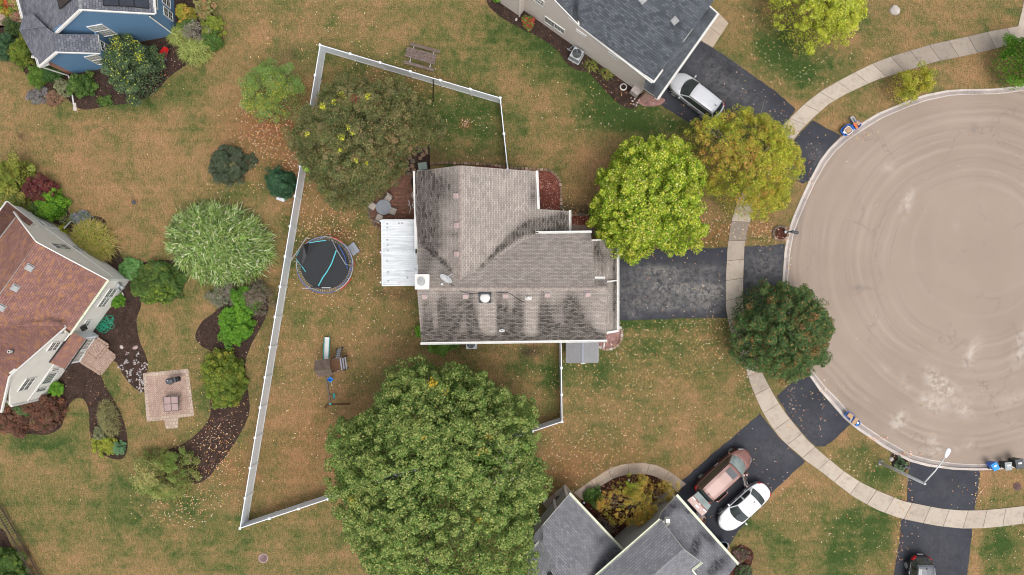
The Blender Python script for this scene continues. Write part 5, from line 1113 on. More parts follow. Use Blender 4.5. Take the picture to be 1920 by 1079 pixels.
    # stray sprigs that break the outline
    for i in sel:
        e = Vector(ctrs[i]); u_ = rng.uniform(.35, .95); s0 = f.lerp(mid, u_ * 2) if u_ < .5 else mid.lerp(top, u_ * 2 - 1); m1 = s0.lerp(e, .5) + Vector((rng.normal() * .2, rng.normal() * .2, -.15))
        mb.tube([s0, m1, e], [limb_r, limb_r * .65, limb_r * .2], 5)
        for _ in range(2):
            j = sel[rng.integers(len(sel))]; e2 = e + Vector(rng.normal(size=3)) * rc * 1.2; mb.tube([m1, m1.lerp(e2, .6), e2], [limb_r * .5, limb_r * .3, limb_r * .1], 4)
    mb.build('trunk', M[barkm], t, smooth=True)
    return t
def blob_poly(cx, cy, rx, ry, n=18, amp=.12, seed=0, ang=0):
    r = random.Random(seed + int(cx * 7 + cy)); ph = [r.uniform(0, 6.28) for _ in range(4)]; out = []
    for i in range(n):
        a = 2 * math.pi * i / n; k = 1 + amp * (math.sin(2 * a + ph[0]) * .5 + math.sin(3 * a + ph[1]) * .5 + math.sin(5 * a + ph[2]) * .4 + r.uniform(-.4, .4))
        x, y = rx * k * math.cos(a), ry * k * math.sin(a); c, s_ = math.cos(R(ang)), math.sin(R(ang)); out.append((cx + x * c - y * s_, cy + x * s_ + y * c))
    return out
# palettes (albedo)
G_BIG = [(5, (.072, .122, .026)), (4, (.10, .155, .034)), (3, (.046, .086, .018)), (2, (.14, .172, .044))]
G_OLIVE = [(5, (.070, .080, .024)), (4, (.048, .066, .022)), (2.5, (.13, .12, .045)), (1.2, (.19, .14, .07)), (1, (.06, .09, .03)), (.5, (.22, .13, .07))]
YEL = [(3, (.42, .36, .03)), (2, (.34, .36, .05)), (1, (.5, .38, .02))]
G_LIME = [(4, (.115, .19, .012)), (4, (.17, .225, .016)), (2, (.07, .12, .010)), (2, (.25, .27, .03))]
LIME_TIP = [(3, (.36, .38, .04)), (2, (.30, .35, .03)), (1.2, (.46, .38, .12)), (.6, (.45, .26, .10))]
G_FALL = [(5, (.20, .22, .02)), (4, (.15, .18, .018)), (1.6, (.27, .19, .03)), (.9, (.32, .17, .04)), (1, (.10, .14, .015)), (.3, (.36, .11, .05))]
G_DARK = [(5, (.040, .082, .024)), (4, (.056, .10, .030)), (2, (.024, .050, .016)), (1, (.10, .09, .03)), (.7, (.18, .075, .035))]
G_YG = [(4, (.22, .25, .018)), (3, (.28, .30, .03)), (2, (.13, .17, .012)), (1, (.35, .33, .07))]
G_MID = [(4, (.050, .095, .020)), (3, (.075, .125, .030)), (2, (.035, .07, .016)), (1, (.13, .17, .03))]
G_BRIGHT = [(4, (.07, .17, .015)), (3, (.11, .22, .02)), (2, (.04, .10, .012))]
G_BLUE = [(4, (.045, .062, .035)), (3, (.065, .08, .048)), (2, (.035, .048, .028)), (.6, (.14, .12, .06))]
G_CONIFER = [(4, (.026, .066, .030)), (3, (.042, .092, .045)), (2, (.015, .040, .018))]
G_BOX = [(3, (.08, .12, .018)), (3, (.12, .16, .022)), (2, (.05, .08, .014)), (1.2, (.19, .18, .03))]
G_RED = [(3, (.13, .028, .03)), (3, (.08, .02, .022)), (2, (.10, .05, .04)), (1, (.16, .06, .04))]
G_RUST = [(3, (.12, .055, .038)), (3, (.075, .04, .03)), (2, (.18, .075, .045)), (1, (.10, .09, .04))]
G_GOLD = [(4, (.34, .24, .04)), (3, (.27, .21, .035)), (2, (.38, .21, .05)), (2, (.12, .14, .03)), (.6, (.24, .11, .04))]
G_LIMEARCH = [(4, (.20, .23, .06)), (3, (.27, .29, .10)), (2, (.13, .17, .04))]
G_SAGE = [(4, (.13, .14, .07)), (3, (.17, .17, .09)), (2, (.09, .10, .05))]

# --- large trees
tree('maple_tree', 'huge dense green tree whose crown spreads over the fence corner', 'tree',
     [(598, 880), (606, 830), (622, 800), (660, 778), (700, 762), (714, 712), (735, 690), (785, 672), (822, 690), (850, 684), (880, 705), (905, 690), (925, 725), (960, 738), (1000, 755), (1022, 800), (1000, 838), (1012, 868), (1036, 900), (1030, 935), (1008, 955), (1012, 1010), (1018, 1060), (1000, 1110), (940, 1150), (850, 1160), (760, 1140), (690, 1090), (655, 1042), (635, 1000), (612, 950)],
     (835, 860), 11.5, 4.5, 1500, .40, .072, 110, G_BIG, (.6, [(3, (.175, .205, .058)), (2, (.21, .225, .07)), (1, (.13, .18, .04))]), fill=.5, trunk_r=.38, limbs=90, limb_r=.07, bough=16, bshare=.55, up=.45,
     gaps=[(738, 895, 17, 6, 1.4, -16), (705, 905, 24, 4.5, 1.0, -18), (775, 884, 16, 4.5, 1.0, -20), (960, 822, 40, 4.5, .9, -20), (1005, 808, 20, 6, 1.2, -18), (885, 740, 3, 14, .8, 10), (865, 760, 6, 10, .6), (905, 1005, 8, 12, .6), (760, 960, 14, 5, .5, 20), (880, 870, 10, 5, .5)],
     accents=[(810, 718, 9, [(1, (.42, .25, .02))], .9), (836, 735, 8, [(2, (.22, .20, .03)), (1, (.32, .22, .02))], .5), (915, 825, 10, [(1, (.26, .19, .04))], .6), (897, 975, 6, [(1, (.36, .22, .03))], .7), (795, 822, 4, [(1, (.42, .24, .02))], .8), (660, 940, 12, [(1, (.24, .22, .04))], .5), (905, 850, 10, [(1, (.28, .19, .04))], .4), (945, 880, 40, [(1, (.15, .14, .09))], .12)])
tree('ornamental_pear_tree', 'dark olive thinning tree with yellow leaf patches by the brick patio', 'tree',
     [(600, 152), (640, 132), (700, 150), (750, 140), (790, 170), (832, 215), (835, 262), (785, 275), (752, 292), (738, 322), (728, 348), (716, 360), (698, 372), (655, 392), (612, 385), (590, 345), (560, 335), (542, 285), (526, 240), (545, 212), (585, 192)],
     (665, 275), 7.6, 3.0, 900, .34, .055, 110, G_OLIVE, (.25, [(2, (.17, .15, .06)), (1, (.10, .12, .04))]), fill=.45, flat=.6, trunk_r=.2, limbs=46, limb_r=.05, accents=[(640, 180, 7, YEL, .9), (627, 192, 5, YEL, .9), (605, 200, 6, YEL, .9), (650, 240, 6, YEL, .9), (660, 250, 5, YEL, .9), (640, 258, 7, YEL, .9), (668, 303, 5, YEL, .9), (688, 306, 4, YEL, .9), (638, 282, 4, YEL, .9), (690, 180, 6, YEL, .9), (575, 252, 5, YEL, .9), (572, 322, 8, [(1, (.2, .36, .03))], .8), (665, 185, 8, [(1, (.16, .04, .03))], .5), (720, 250, 60, [(1, (.20, .11, .06))], .12)])
tree('lime_tree', 'bright lime-green tree in front of the taupe garage', 'tree',
     [(1152, 272), (1175, 252), (1210, 260), (1250, 246), (1290, 262), (1310, 290), (1328, 322), (1318, 370), (1325, 410), (1336, 445), (1312, 468), (1275, 482), (1240, 462), (1212, 480), (1190, 500), (1162, 486), (1140, 462), (1118, 430), (1102, 392), (1112, 362), (1138, 345), (1112, 332), (1128, 312), (1145, 300)],
     (1215, 385), 7.8, 2.6, 520, .36, .068, 120, G_LIME, (.42, LIME_TIP), fill=.5, trunk_r=.2, limbs=24, bough=13, bshare=.7, up=.4, gaps=[(1210, 378, 8, 5, .9, 20), (1188, 395, 4, 8, .6, 20), (1236, 340, 5, 3, .6), (1246, 410, 4, 3, .5)])
tree('honey_locust_tree', 'orange and yellow-green tree overhanging the sidewalk beside the road', 'tree',
     [(1288, 242), (1318, 212), (1350, 220), (1385, 194), (1420, 200), (1450, 222), (1475, 236), (1482, 262), (1505, 290), (1512, 335), (1492, 362), (1470, 395), (1440, 418), (1412, 412), (1385, 404), (1362, 378), (1335, 360), (1325, 318), (1300, 285)],
     (1400, 330), 7.4, 2.6, 520, .34, .052, 95, G_FALL, (.3, [(3, (.33, .30, .04)), (2, (.40, .25, .05)), (1, (.26, .28, .03))]), fill=.3, trunk_r=.17, limbs=50, limb_r=.05, barkm='twig', accents=[(1330, 285, 45, [(2, (.30, .15, .045)), (1, (.33, .21, .06))], .55), (1400, 300, 30, [(1, (.38, .18, .07))], .3), (1465, 300, 40, [(1, (.30, .30, .03))], .4), (1345, 240, 26, [(1, (.26, .30, .03))], .6)])
tree('red_maple_tree', 'round dark green tree with reddish tips overhanging the kerb', 'tree',
     [(1392, 566), (1410, 540), (1445, 526), (1475, 534), (1500, 528), (1522, 548), (1545, 562), (1546, 590), (1554, 610), (1548, 640), (1562, 672), (1552, 692), (1530, 690), (1505, 712), (1480, 722), (1450, 708), (1412, 704), (1388, 682), (1374, 650), (1376, 610)],
     (1455, 620), 6.6, 1.9, 460, .34, .060, 120, G_DARK, (.22, [(3, (.075, .12, .035)), (1.3, (.22, .09, .035)), (1, (.26, .15, .05))]), fill=.5, trunk_r=.17, limbs=14)
tree('young_maple_tree', 'yellow-green tree on the lawn at the top by the boulder', 'tree',
     [(1442, 4), (1462, 30), (1482, 52), (1505, 66), (1528, 92), (1548, 76), (1572, 68), (1600, 78), (1606, 58), (1626, 42), (1610, 15), (1615, -20), (1590, -60), (1530, -75), (1470, -50)],
     (1525, 15), 6.6, 2.2, 330, .32, .055, 110, G_YG, (.4, [(2, (.34, .36, .04)), (1, (.42, .38, .10))]), fill=.25, trunk_r=.15, limbs=24)
tree('sapling', 'small yellow-green sapling between sidewalk and kerb', 'tree', blob_poly(1710, 157, 35, 33, amp=.18), (1695, 163), 3.3, 1.0, 44, .32, .050, 170, [(3, (.24, .22, .02)), (2, (.17, .19, .02)), (2, (.32, .28, .05)), (1, (.10, .13, .015))], None, fill=.25, trunk_r=.07, limbs=10, limb_r=.025)
tree('maple_tree', 'bright green tree cut by the right edge beside the sidewalk', 'tree', blob_poly(1936, 108, 52, 46, amp=.12), (1930, 115), 5.0, 1.6, 80, .42, .062, 200, G_BRIGHT, None, fill=.4, trunk_r=.13, limbs=10)
tree('crabapple_tree', 'loose green small tree with yellow berries left of the fence', 'tree', [(445, 165), (462, 150), (478, 120), (502, 113), (520, 126), (545, 125), (548, 145), (572, 152), (572, 172), (550, 195), (545, 215), (515, 228), (490, 225), (470, 205), (448, 195)],
     (505, 172), 3.8, 1.2, 110, .38, .045, 170, [(4, (.10, .165, .035)), (3, (.14, .21, .06)), (2, (.06, .11, .02)), (1, (.17, .21, .09))], None, fill=.25, trunk_r=.1, limbs=20, limb_r=.03, accents=[(505, 185, 45, [(1, (.50, .27, .02))], .22), (470, 190, 25, [(1, (.45, .32, .06))], .2)])

def shrub(label, cx, cy, rx, ry, h, palette, n=None, leaf=.045, name='shrub', tuft=None, rc=.26, fill=.35, amp=.10, group=None, ang=0, per=150, zb=.25, limbs=6, barkm='bark', cat='shrub', accents=(), flat=.5):
    area = rx * ry / 576 * math.pi; n = n or max(10, int(area / (rc * rc) * 1.25))
    return tree(name, label, cat, blob_poly(cx, cy, rx, ry, 22, amp, ang=ang), None, h, min(zb, h * .4), n, rc, leaf, per, palette, tuft, group, fill, flat, .04, limbs, .018, accents, barkm, 'foliage')
shrub('dusky blue-green round shrub alone on the brown lawn', 427, 309, 39, 34, 1.7, G_BLUE, rc=.24)
shrub('dark green conical conifer against the outside of the fence', 525, 343, 27, 29, 2.6, G_CONIFER, name='conifer', rc=.2, leaf=.04, fill=.6, cat='conifer', flat=.8)
shrub('wide dark green clipped hedge shrub left of the tall grass', 294, 530, 50, 40, 1.6, G_MID, rc=.24, accents=[(300, 565, 30, [(1, (.20, .24, .02))], .35), (270, 515, 30, [(1, (.10, .06, .03))], .15)], amp=.06)
shrub('large olive-yellow clipped shrub right of the paver patio', 420, 712, 38, 58, 1.9, G_BOX, rc=.22, amp=.07, ang=-10, fill=.5, accents=[(405, 680, 36, [(1, (.40, .30, .03))], .10)], name='shrub')
shrub('bright green bush at the tip of the mulch crescent', 441, 612, 30, 36, 1.6, G_BRIGHT, rc=.26, leaf=.055)
shrub('green leafy shrub between bare branches and tall grass', 462, 566, 24, 30, 1.8, G_BRIGHT, rc=.24)
shrub('bare-branched twiggy bush with sparse dull leaves by the fence', 485, 560, 26, 34, 2.0, [(3, (.10, .08, .055)), (2, (.16, .13, .10)), (1, (.07, .09, .04))], rc=.24, per=50, limbs=46, barkm='twig', fill=.1)
shrub('twiggy grey-brown bush under the tall grass', 418, 556, 30, 22, 1.2, [(2, (.14, .12, .09)), (2, (.10, .13, .07)), (1, (.22, .20, .17))], rc=.22, per=50, limbs=40, barkm='twig', fill=.1)
shrub('loose yellow and green small tree at the end of the mulch strip', 310, 890, 56, 48, 2.6, [(3, (.17, .19, .05)), (3, (.09, .13, .03)), (2, (.27, .24, .09)), (1, (.05, .08, .02))], name='small_tree', rc=.34, per=120, limbs=22, cat='small tree', amp=.16, fill=.2, accents=[(268, 890, 26, [(1, (.33, .28, .12))], .6), (330, 870, 30, [(1, (.10, .18, .03))], .5)])
shrub('rust-brown wilted shrub below the ivory wall', 82, 772, 42, 34, 1.2, G_RUST, rc=.24, per=110, limbs=16)
shrub('rust-brown sprawling shrub at the left edge', 28, 790, 36, 26, 1.0, G_RUST, rc=.24, per=100, limbs=12)
shrub('green shrub in front of the ivory house corner', 42, 762, 34, 12, 1.0, [(3, (.05, .10, .03)), (2, (.08, .14, .05)), (1, (.12, .06, .04))], rc=.2, per=120)
shrub('small bright green shrub beside the ivory wall window', 104, 730, 12, 13, .8, G_BRIGHT, rc=.14, leaf=.05, per=100)
shrub('small leafy green shrub under the meter boxes', 220, 565, 12, 9, .7, G_BRIGHT, rc=.13, leaf=.05, per=100)
shrub('broad-leaved green hosta clump at the bed tip', 245, 506, 24, 18, .5, [(3, (.10, .20, .06)), (2, (.07, .15, .04))], rc=.16, leaf=.09, per=40, fill=.2, name='hosta')
shrub('yellow-green leafy tree above the crimson shrub', 28, 335, 34, 36, 3.0, [(3, (.17, .19, .03)), (3, (.11, .14, .025)), (2, (.23, .22, .05))], rc=.36, leaf=.06, amp=.15, name='small_tree', cat='small tree')
shrub('mottled yellow and green shrub beside the rust roof tip', 34, 380, 32, 26, 2.0, [(3, (.12, .14, .03)), (2, (.24, .20, .05)), (2, (.06, .09, .02))], rc=.26, leaf=.055)
shrub('crimson-leaved shrub in the corner bed', 76, 358, 32, 26, 1.7, G_RED, rc=.24, per=110, limbs=24, barkm='twig')
shrub('glossy bright green shrub below the crimson one', 98, 386, 27, 26, 1.6, G_BRIGHT, rc=.24, tuft=(.3, [(1, (.16, .24, .02))]))
shrub('dark green shrub against the ivory bay', 68, 400, 30, 16, 1.2, G_MID, rc=.22)
shrub('grey-lavender perennial clump near the bay downspout', 150, 409, 24, 10, .5, [(3, (.12, .15, .10)), (2, (.20, .19, .26)), (1, (.10, .13, .09))], rc=.14, per=60, name='perennial')
# round the blue house
tree('magnolia_tree', 'glossy green shrubby tree in front of the blue gable', 'tree', [(182, 100), (205, 92), (212, 76), (232, 72), (252, 76), (276, 80), (288, 100), (292, 130), (290, 160), (272, 180), (245, 182), (222, 168), (200, 150), (186, 130)], (236, 140), 4.0, 1.2, 105, .36, .065, 150,
     [(4, (.045, .075, .035)), (3, (.065, .10, .05)), (2, (.03, .05, .025)), (1, (.11, .14, .05))], (.12, [(1, (.25, .28, .04))]), fill=.4, trunk_r=.1, limbs=12, accents=[(215, 80, 14, YEL, .4), (250, 78, 12, YEL, .35), (262, 108, 10, YEL, .4)])
shrub('rounded boxwood at the left edge above the lawn', 8, 86, 20, 26, 1.3, [(3, (.035, .07, .03)), (2, (.05, .10, .045))], rc=.2, name='boxwood', amp=.05, fill=.6, leaf=.03)
shrub('yellow-topped clipped boxwood by the grey hip roof', 40, 97, 18, 32, 1.5, G_BOX, rc=.2, name='boxwood', amp=.05, fill=.6, leaf=.03, ang=8)
shrub('dark green boxwood below the paver path', 24, 54, 20, 14, 1.1, [(3, (.04, .065, .02)), (2, (.06, .09, .025))], rc=.2, name='boxwood', amp=.05, fill=.6, leaf=.03)
shrub('bright green low boxwood under the white downspout', 70, 142, 17, 20, 1.1, [(3, (.07, .13, .02)), (2, (.10, .16, .025))], rc=.2, name='boxwood', amp=.05, fill=.6, leaf=.03, ang=-30)
shrub('dark green boxwood tucked under the brick pier', 97, 139, 20, 15, 1.0, [(3, (.035, .08, .02)), (2, (.05, .10, .025))], rc=.2, name='boxwood', amp=.05, fill=.6, leaf=.03)
shrub('dull green shrub left of the long white drainpipe', 119, 162, 18, 16, 1.0, G_SAGE, rc=.2, per=110)
shrub('green leafy shrub right of the long white drainpipe', 153, 158, 22, 22, 1.2, G_MID, rc=.24, leaf=.06)
shrub('wispy grey-purple perennial at the bed edge', 72, 180, 22, 14, .4, [(2, (.17, .14, .15)), (2, (.10, .11, .09))], rc=.14, per=36, fill=.1, name='perennial')
shrub('rusty dry perennial beside the drainpipe foot', 100, 186, 14, 12, .4, [(2, (.20, .11, .07)), (1, (.10, .08, .05))], rc=.13, per=50, name='perennial')
shrub('tiny green plant at the bottom of the blue house bed', 196, 190, 11, 8, .4, G_MID, rc=.13, per=50, name='perennial')
shrub('yellow-flecked shrub beside the east windows', 347, 28, 16, 15, 1.2, [(3, (.24, .20, .03)), (2, (.13, .17, .02)), (1, (.36, .22, .05))], rc=.2, leaf=.05)
shrub('pale orange-green shrub at the top edge', 378, 14, 14, 18, 1.0, [(3, (.19, .19, .07)), (2, (.14, .16, .05)), (1, (.34, .14, .09))], rc=.2, per=90)
shrub('olive shrub at the right end of the blue house bed', 398, 46, 15, 17, 1.3, [(3, (.16, .19, .03)), (2, (.10, .13, .02))], rc=.2, leaf=.05)
shrub('dark green shrub below the twiggy bush', 400, 78, 14, 18, 1.1, G_MID, rc=.2)
shrub('bare grey twiggy bush in the corner bed', 370, 62, 28, 16, 1.5, [(2, (.20, .17, .14)), (1, (.12, .13, .07))], rc=.2, per=16, limbs=60, barkm='twig', fill=.05)
shrub('green ferny plant by the round window well', 350, 46, 16, 12, .8, G_MID, rc=.16)
# upper-right house
shrub('red-flowering rose bush by the beige corner', 990, 43, 11, 12, .8, [(3, (.06, .14, .02)), (2, (.5, .015, .04)), (1, (.08, .17, .03))], rc=.14, leaf=.05, per=60, name='rose_bush')
shrub('bright green plant at the top of the dark bed', 932, -2, 9, 6, .6, G_BRIGHT, rc=.12, per=60)
shrub('red-flowering plant in the top left corner', 8, 12, 22, 14, .7, [(3, (.07, .14, .02)), (1.4, (.5, .01, .02)), (1, (.28, .25, .04))], rc=.16, leaf=.055, per=70)
shrub('pale green flowering plant beside the paver path', 30, 6, 12, 14, .8, [(3, (.10, .18, .03)), (2, (.30, .12, .12)), (2, (.25, .25, .05))], rc=.16, leaf=.05, per=70)
shrub('small pink perennial against the blue-grey eave', 30, 30, 9, 8, .5, [(2, (.28, .12, .10)), (1, (.14, .16, .06))], rc=.13, per=40, name='perennial')
# main house
shrub('green shrub peeking from under the white eave', 828, 648, 32, 13, 1.6, [(3, (.07, .13, .02)), (2, (.10, .17, .03)), (1, (.04, .08, .015))], rc=.22, leaf=.055)
shrub('green sprig at the corner of the taupe roof', 786, 622, 7, 12, 1.3, G_BRIGHT, rc=.14, per=70)
# bottom house
tree('golden_shrub', 'golden-yellow small tree in the courtyard bed between the roofs', 'small tree', [(1115, 955), (1130, 925), (1160, 912), (1180, 895), (1210, 893), (1235, 905), (1268, 905), (1285, 918), (1268, 940), (1245, 940), (1225, 968), (1200, 985), (1170, 988), (1145, 990), (1122, 975)], (1185, 945), 3.0, .9, 330, .2, .036, 60, G_GOLD, None, fill=.15, trunk_r=.08, limbs=50, limb_r=.022, barkm='twig', accents=[(1180, 905, 22, [(1, (.14, .22, .02))], .8), (1270, 912, 22, [(1, (.45, .26, .07))], .6)])
shrub('low dark green juniper beside the curved path', 1113, 933, 20, 13, .8, G_MID, rc=.18, name='juniper')
shrub('bare grey twiggy bush by the courtyard wall', 1142, 992, 22, 16, 1.0, [(1, (.18, .14, .10))], rc=.2, per=6, limbs=60, barkm='twig', fill=.02)
shrub('purple-brown perennial beside the garage gutter', 1388, 1040, 16, 13, .5, [(2, (.07, .04, .045)), (2, (.09, .10, .04)), (1, (.15, .08, .07))], rc=.14, per=60, name='perennial')
shrub('purple-brown straggly perennial at the bottom edge', 1394, 1074, 18, 14, .5, [(2, (.07, .045, .045)), (2, (.08, .10, .04)), (1, (.06, .13, .04))], rc=.14, per=60, name='perennial')
shrub('dense dark green hedge behind the picket fence', 0, 1075, 46, 46, 1.8, G_MID, rc=.28, name='hedge', cat='hedge', fill=.6)
shrub('spiky green yucca beside the black mailbox', 1689, 872, 11, 10, .5, [(3, (.06, .11, .05)), (2, (.14, .18, .10))], rc=.12, per=60, name='yucca')
for i, (x, y, s_) in enumerate(((197, 835, 0), (222, 842, 1), (186, 815, 2))):
    shrub(['yellow-green feathery shrub at the foot of the tan grass', 'small blue-green plant at the tip of the curved bed', 'olive feathery plant left of the tan grass'][i], x, y, (26, 13, 12)[i], (14, 9, 12)[i], .6, [[(3, (.20, .21, .03)), (2, (.13, .16, .02))], [(1, (.10, .18, .09))], G_SAGE][i], rc=.16, per=80, name='perennial')

# --- ornamental grasses: long arching blades
def grass_clump(name, label, cx, cy, rx, ry, h, n, L, wd, palette, ang=0, amp=.06, inner=.9, tipcol=None, seg=4, cat='ornamental grass', leafy=.5, stray=.95):
    kz = h * .35; c = P(cx, cy, kz); t = thing(name, label, cat, (c.x, c.y, 0)); s_ = (H - kz) / F
    th = rng.uniform(0, 2 * np.pi, n); q = np.sqrt(rng.uniform(0, 1, n)) * inner
    X = rx * s_ * q * np.cos(th); Y = ry * s_ * q * np.sin(th); a0 = R(-ang); bx = X * math.cos(a0) - Y * math.sin(a0); by = X * math.sin(a0) + Y * math.cos(a0)
    hz = h * (1 - .75 * q ** 2.2) * rng.uniform(.8, 1.06, n)
    az_ = np.arctan2(by, bx) + rng.normal(size=n) * (1.6 * (1 - q) + stray)
    Lb = L * rng.uniform(.6, 1.3, n); P0 = np.stack([c.x + bx, c.y + by, np.maximum(hz - Lb * .45, .05)], 1)
    dirh = np.stack([np.cos(az_), np.sin(az_), np.zeros(n)], 1); side = np.stack([-np.sin(az_), np.cos(az_), np.zeros(n)], 1)
    up0 = rng.uniform(.7, 1.5, n)
    V, CC = [], []; col = pal(palette, n, .2)
    pts = []
    for k in range(seg + 1):
        u = k / seg; p = P0 + dirh * (Lb * (u * .55 + u * u * .35))[:, None] + side * (np.sin(u * 2.5 + th) * .05)[:, None] * Lb[:, None]
        p[:, 2] += Lb * (up0 * u - .95 * up0 * u * u) * .62
        wk = wd * (1 - .85 * u ** 2) ; tw = side * np.cos(th * 7)[:, None] + np.array([0, 0, 1]) * np.sin(th * 7)[:, None] * .6
        pts.append((p - tw * wk, p + tw * wk))
    for k in range(seg):
        V.append(np.stack([pts[k][0], pts[k][1], pts[k + 1][1], pts[k + 1][0]], 1))
        cc = col.copy()
        if tipcol is not None and k >= seg - 2: m_ = rng.uniform(size=n) < tipcol[0]; cc[m_] = pal(tipcol[1], m_.sum())
        CC.append(cc * (1 + .12 * (k / seg)))
    mesh_np('blades', np.concatenate(V), 4, np.concatenate(CC), [M['leaf']], t)
    mb = MB(); mb.lathe((c.x, c.y, 0), [(min(rx, ry) * s_ * .55, 0), (min(rx, ry) * s_ * .6, h * .25), (min(rx, ry) * s_ * .35, h * .55), (0, h * .62)], 18, sx=rx / min(rx, ry), sy=ry / min(rx, ry)); mb.build('crown_base', M['mulch'], t, smooth=True)
    return t
grass_clump('pampas_grass', 'huge mound of pale green ornamental grass outside the fence', 409, 457, 101, 74, 2.6, 7200, .74, .036, [(4, (.105, .17, .036)), (3, (.15, .215, .05)), (2, (.20, .25, .08)), (3, (.05, .09, .02)), (1, (.33, .35, .22))], ang=14, tipcol=(.25, [(1, (.36, .38, .24)), (1, (.22, .30, .12))]), inner=.97, stray=1.5)
grass_clump('fountain_grass', 'rounded yellow-green ornamental grass against the ivory wall', 174, 452, 46, 34, 1.5, 2600, .65, .018, [(3, (.22, .23, .03)), (3, (.15, .19, .025)), (2, (.30, .22, .07)), (1, (.10, .13, .02))], ang=38, tipcol=(.45, [(2, (.38, .27, .11)), (1, (.44, .26, .16))]))
grass_clump('fountain_grass', 'narrow tan-green ornamental grass in the curved bed', 204, 785, 19, 38, 1.0, 1400, .42, .012, [(3, (.15, .14, .06)), (2, (.22, .19, .09)), (2, (.10, .11, .04))], ang=-12)
grass_clump('weeping_shrub', 'lime-green weeping bush beside the red wheelbarrow', 366, 97, 32, 24, 1.4, 1500, .5, .016, G_LIMEARCH)
grass_clump('weeping_shrub', 'pale green arching bush at the blue house corner', 335, 68, 20, 17, 1.3, 900, .42, .015, G_LIMEARCH)
for (x, y, lb) in ((1109, 123, 'spiky daylily clump beside the air conditioner'), (1137, 139, 'spiky green daylily clump farther along the dark bed')):
    grass_clump('daylily', lb, x, y, 11, 9, .5, 120, .42, .018, [(2, (.12, .17, .03)), (1, (.25, .20, .06))], cat='plant')
for (x, y, lb) in ((128, 412, 'grey-green wispy grass beside the drain spout'), (116, 432, 'yellow-green grass tuft at the ivory house corner')):
    grass_clump('grass_tuft', lb, x, y, 18 if x == 128 else 9, 9, .5, 220, .3, .012, [(2, (.12, .15, .07)), (1, (.24, .24, .04))] if x == 128 else [(1, (.24, .26, .02))], cat='plant')
# ================================================================== FENCE
FT = 1.83
fence = thing('vinyl_fence', 'long white vinyl privacy fence enclosing the middle back yard', 'fence', tuple(P(600, 540, 0)))
def fence_run(a, b, npan, parent=None, first=True, last=True, z=FT):
    """a, b: photo pixels of the fence TOP; panels and posts between"""
    A, B = P(*a, z), P(*b, z); d = (B - A) / npan; u = d.normalized(); s_ = u.cross(Z); ang = math.atan2(u.y, u.x)
    for i in range(npan):
        p, q = A + d * i, A + d * (i + 1); mb = MB(); c = (p + q) / 2; L = d.length - .1
        mb.box((c.x, c.y, z / 2 + .02), (L, .03, z - .2), rz=ang)
        mb.box((c.x, c.y, z - .07), (L, .055, .13), rz=ang); mb.box((c.x, c.y, .12), (L, .055, .14), rz=ang)
        k = int(L / .28)
        for j in range(1, k): e = p + u * (.05 + L * j / k); mb.box((e.x, e.y, z / 2 + .02), (.012, .036, z - .3), rz=ang)
        mb.build('panel', M['white'], fence)
    for i in range(0 if first else 1, npan + (1 if last else 0)):
        p = A + d * i; mb = MB(); mb.box((p.x, p.y, z / 2), (.125, .125, z), rz=ang); po = mb.build('post', M['white'], fence)
        mb = MB(); cx = Vector((p.x, p.y, z)); r3 = Matrix.Rotation(ang, 3, 'Z')
        b4 = [cx + r3 @ Vector((x * .09, y * .09, 0)) for x, y in ((-1, -1), (1, -1), (1, 1), (-1, 1))]
        mb.add(b4 + [v + Z * .03 for v in b4] + [cx + Z * .08], [[0, 1, 2, 3], [0, 1, 5, 4], [1, 2, 6, 5], [2, 3, 7, 6], [3, 0, 4, 7], [4, 5, 8], [5, 6, 8], [6, 7, 8], [7, 4, 8]]); mb.build('cap', M['white'], po)
fence_run((600, 84.5), (938, 184), 6)
fence_run((938, 184), (952, 318), 2, first=False)
fence_run((600, 84.5), (450, 991), 16, first=False)
fence_run((450, 991), (1054, 791), 11, first=False)
fence_run((1054, 791), (1052, 640), 3, first=False)
# dark picket fence, bottom left corner
pf = thing('picket_fence', 'dark brown picket fence in the bottom left corner', 'fence', tuple(P(20, 1030, 0)))
pts = [(-40, 930), (-10, 962), (12, 1000), (35, 1040), (62, 1090), (80, 1130)]; A = resample([tuple(P(x, y, 1.2)) for x, y in pts], 90)
mbp = MB()
for p in A[::2]: mbp.box((p[0], p[1], .6), (.10, .025, 1.2), rz=R(40)); mbp.box((p[0], p[1], 1.22), (.07, .025, .06), rz=R(40))
o = mbp.build('pickets', M['oldwood'], pf)
mb = MB(); q = [Vector(p) for p in A[::8]]
for zz in (.3, .95):
    for i in range(len(q) - 1): mb.beam((q[i].x, q[i].y, zz), (q[i + 1].x, q[i + 1].y, zz), .05, .09)
mb.build('rail', M['oldwood'], pf)

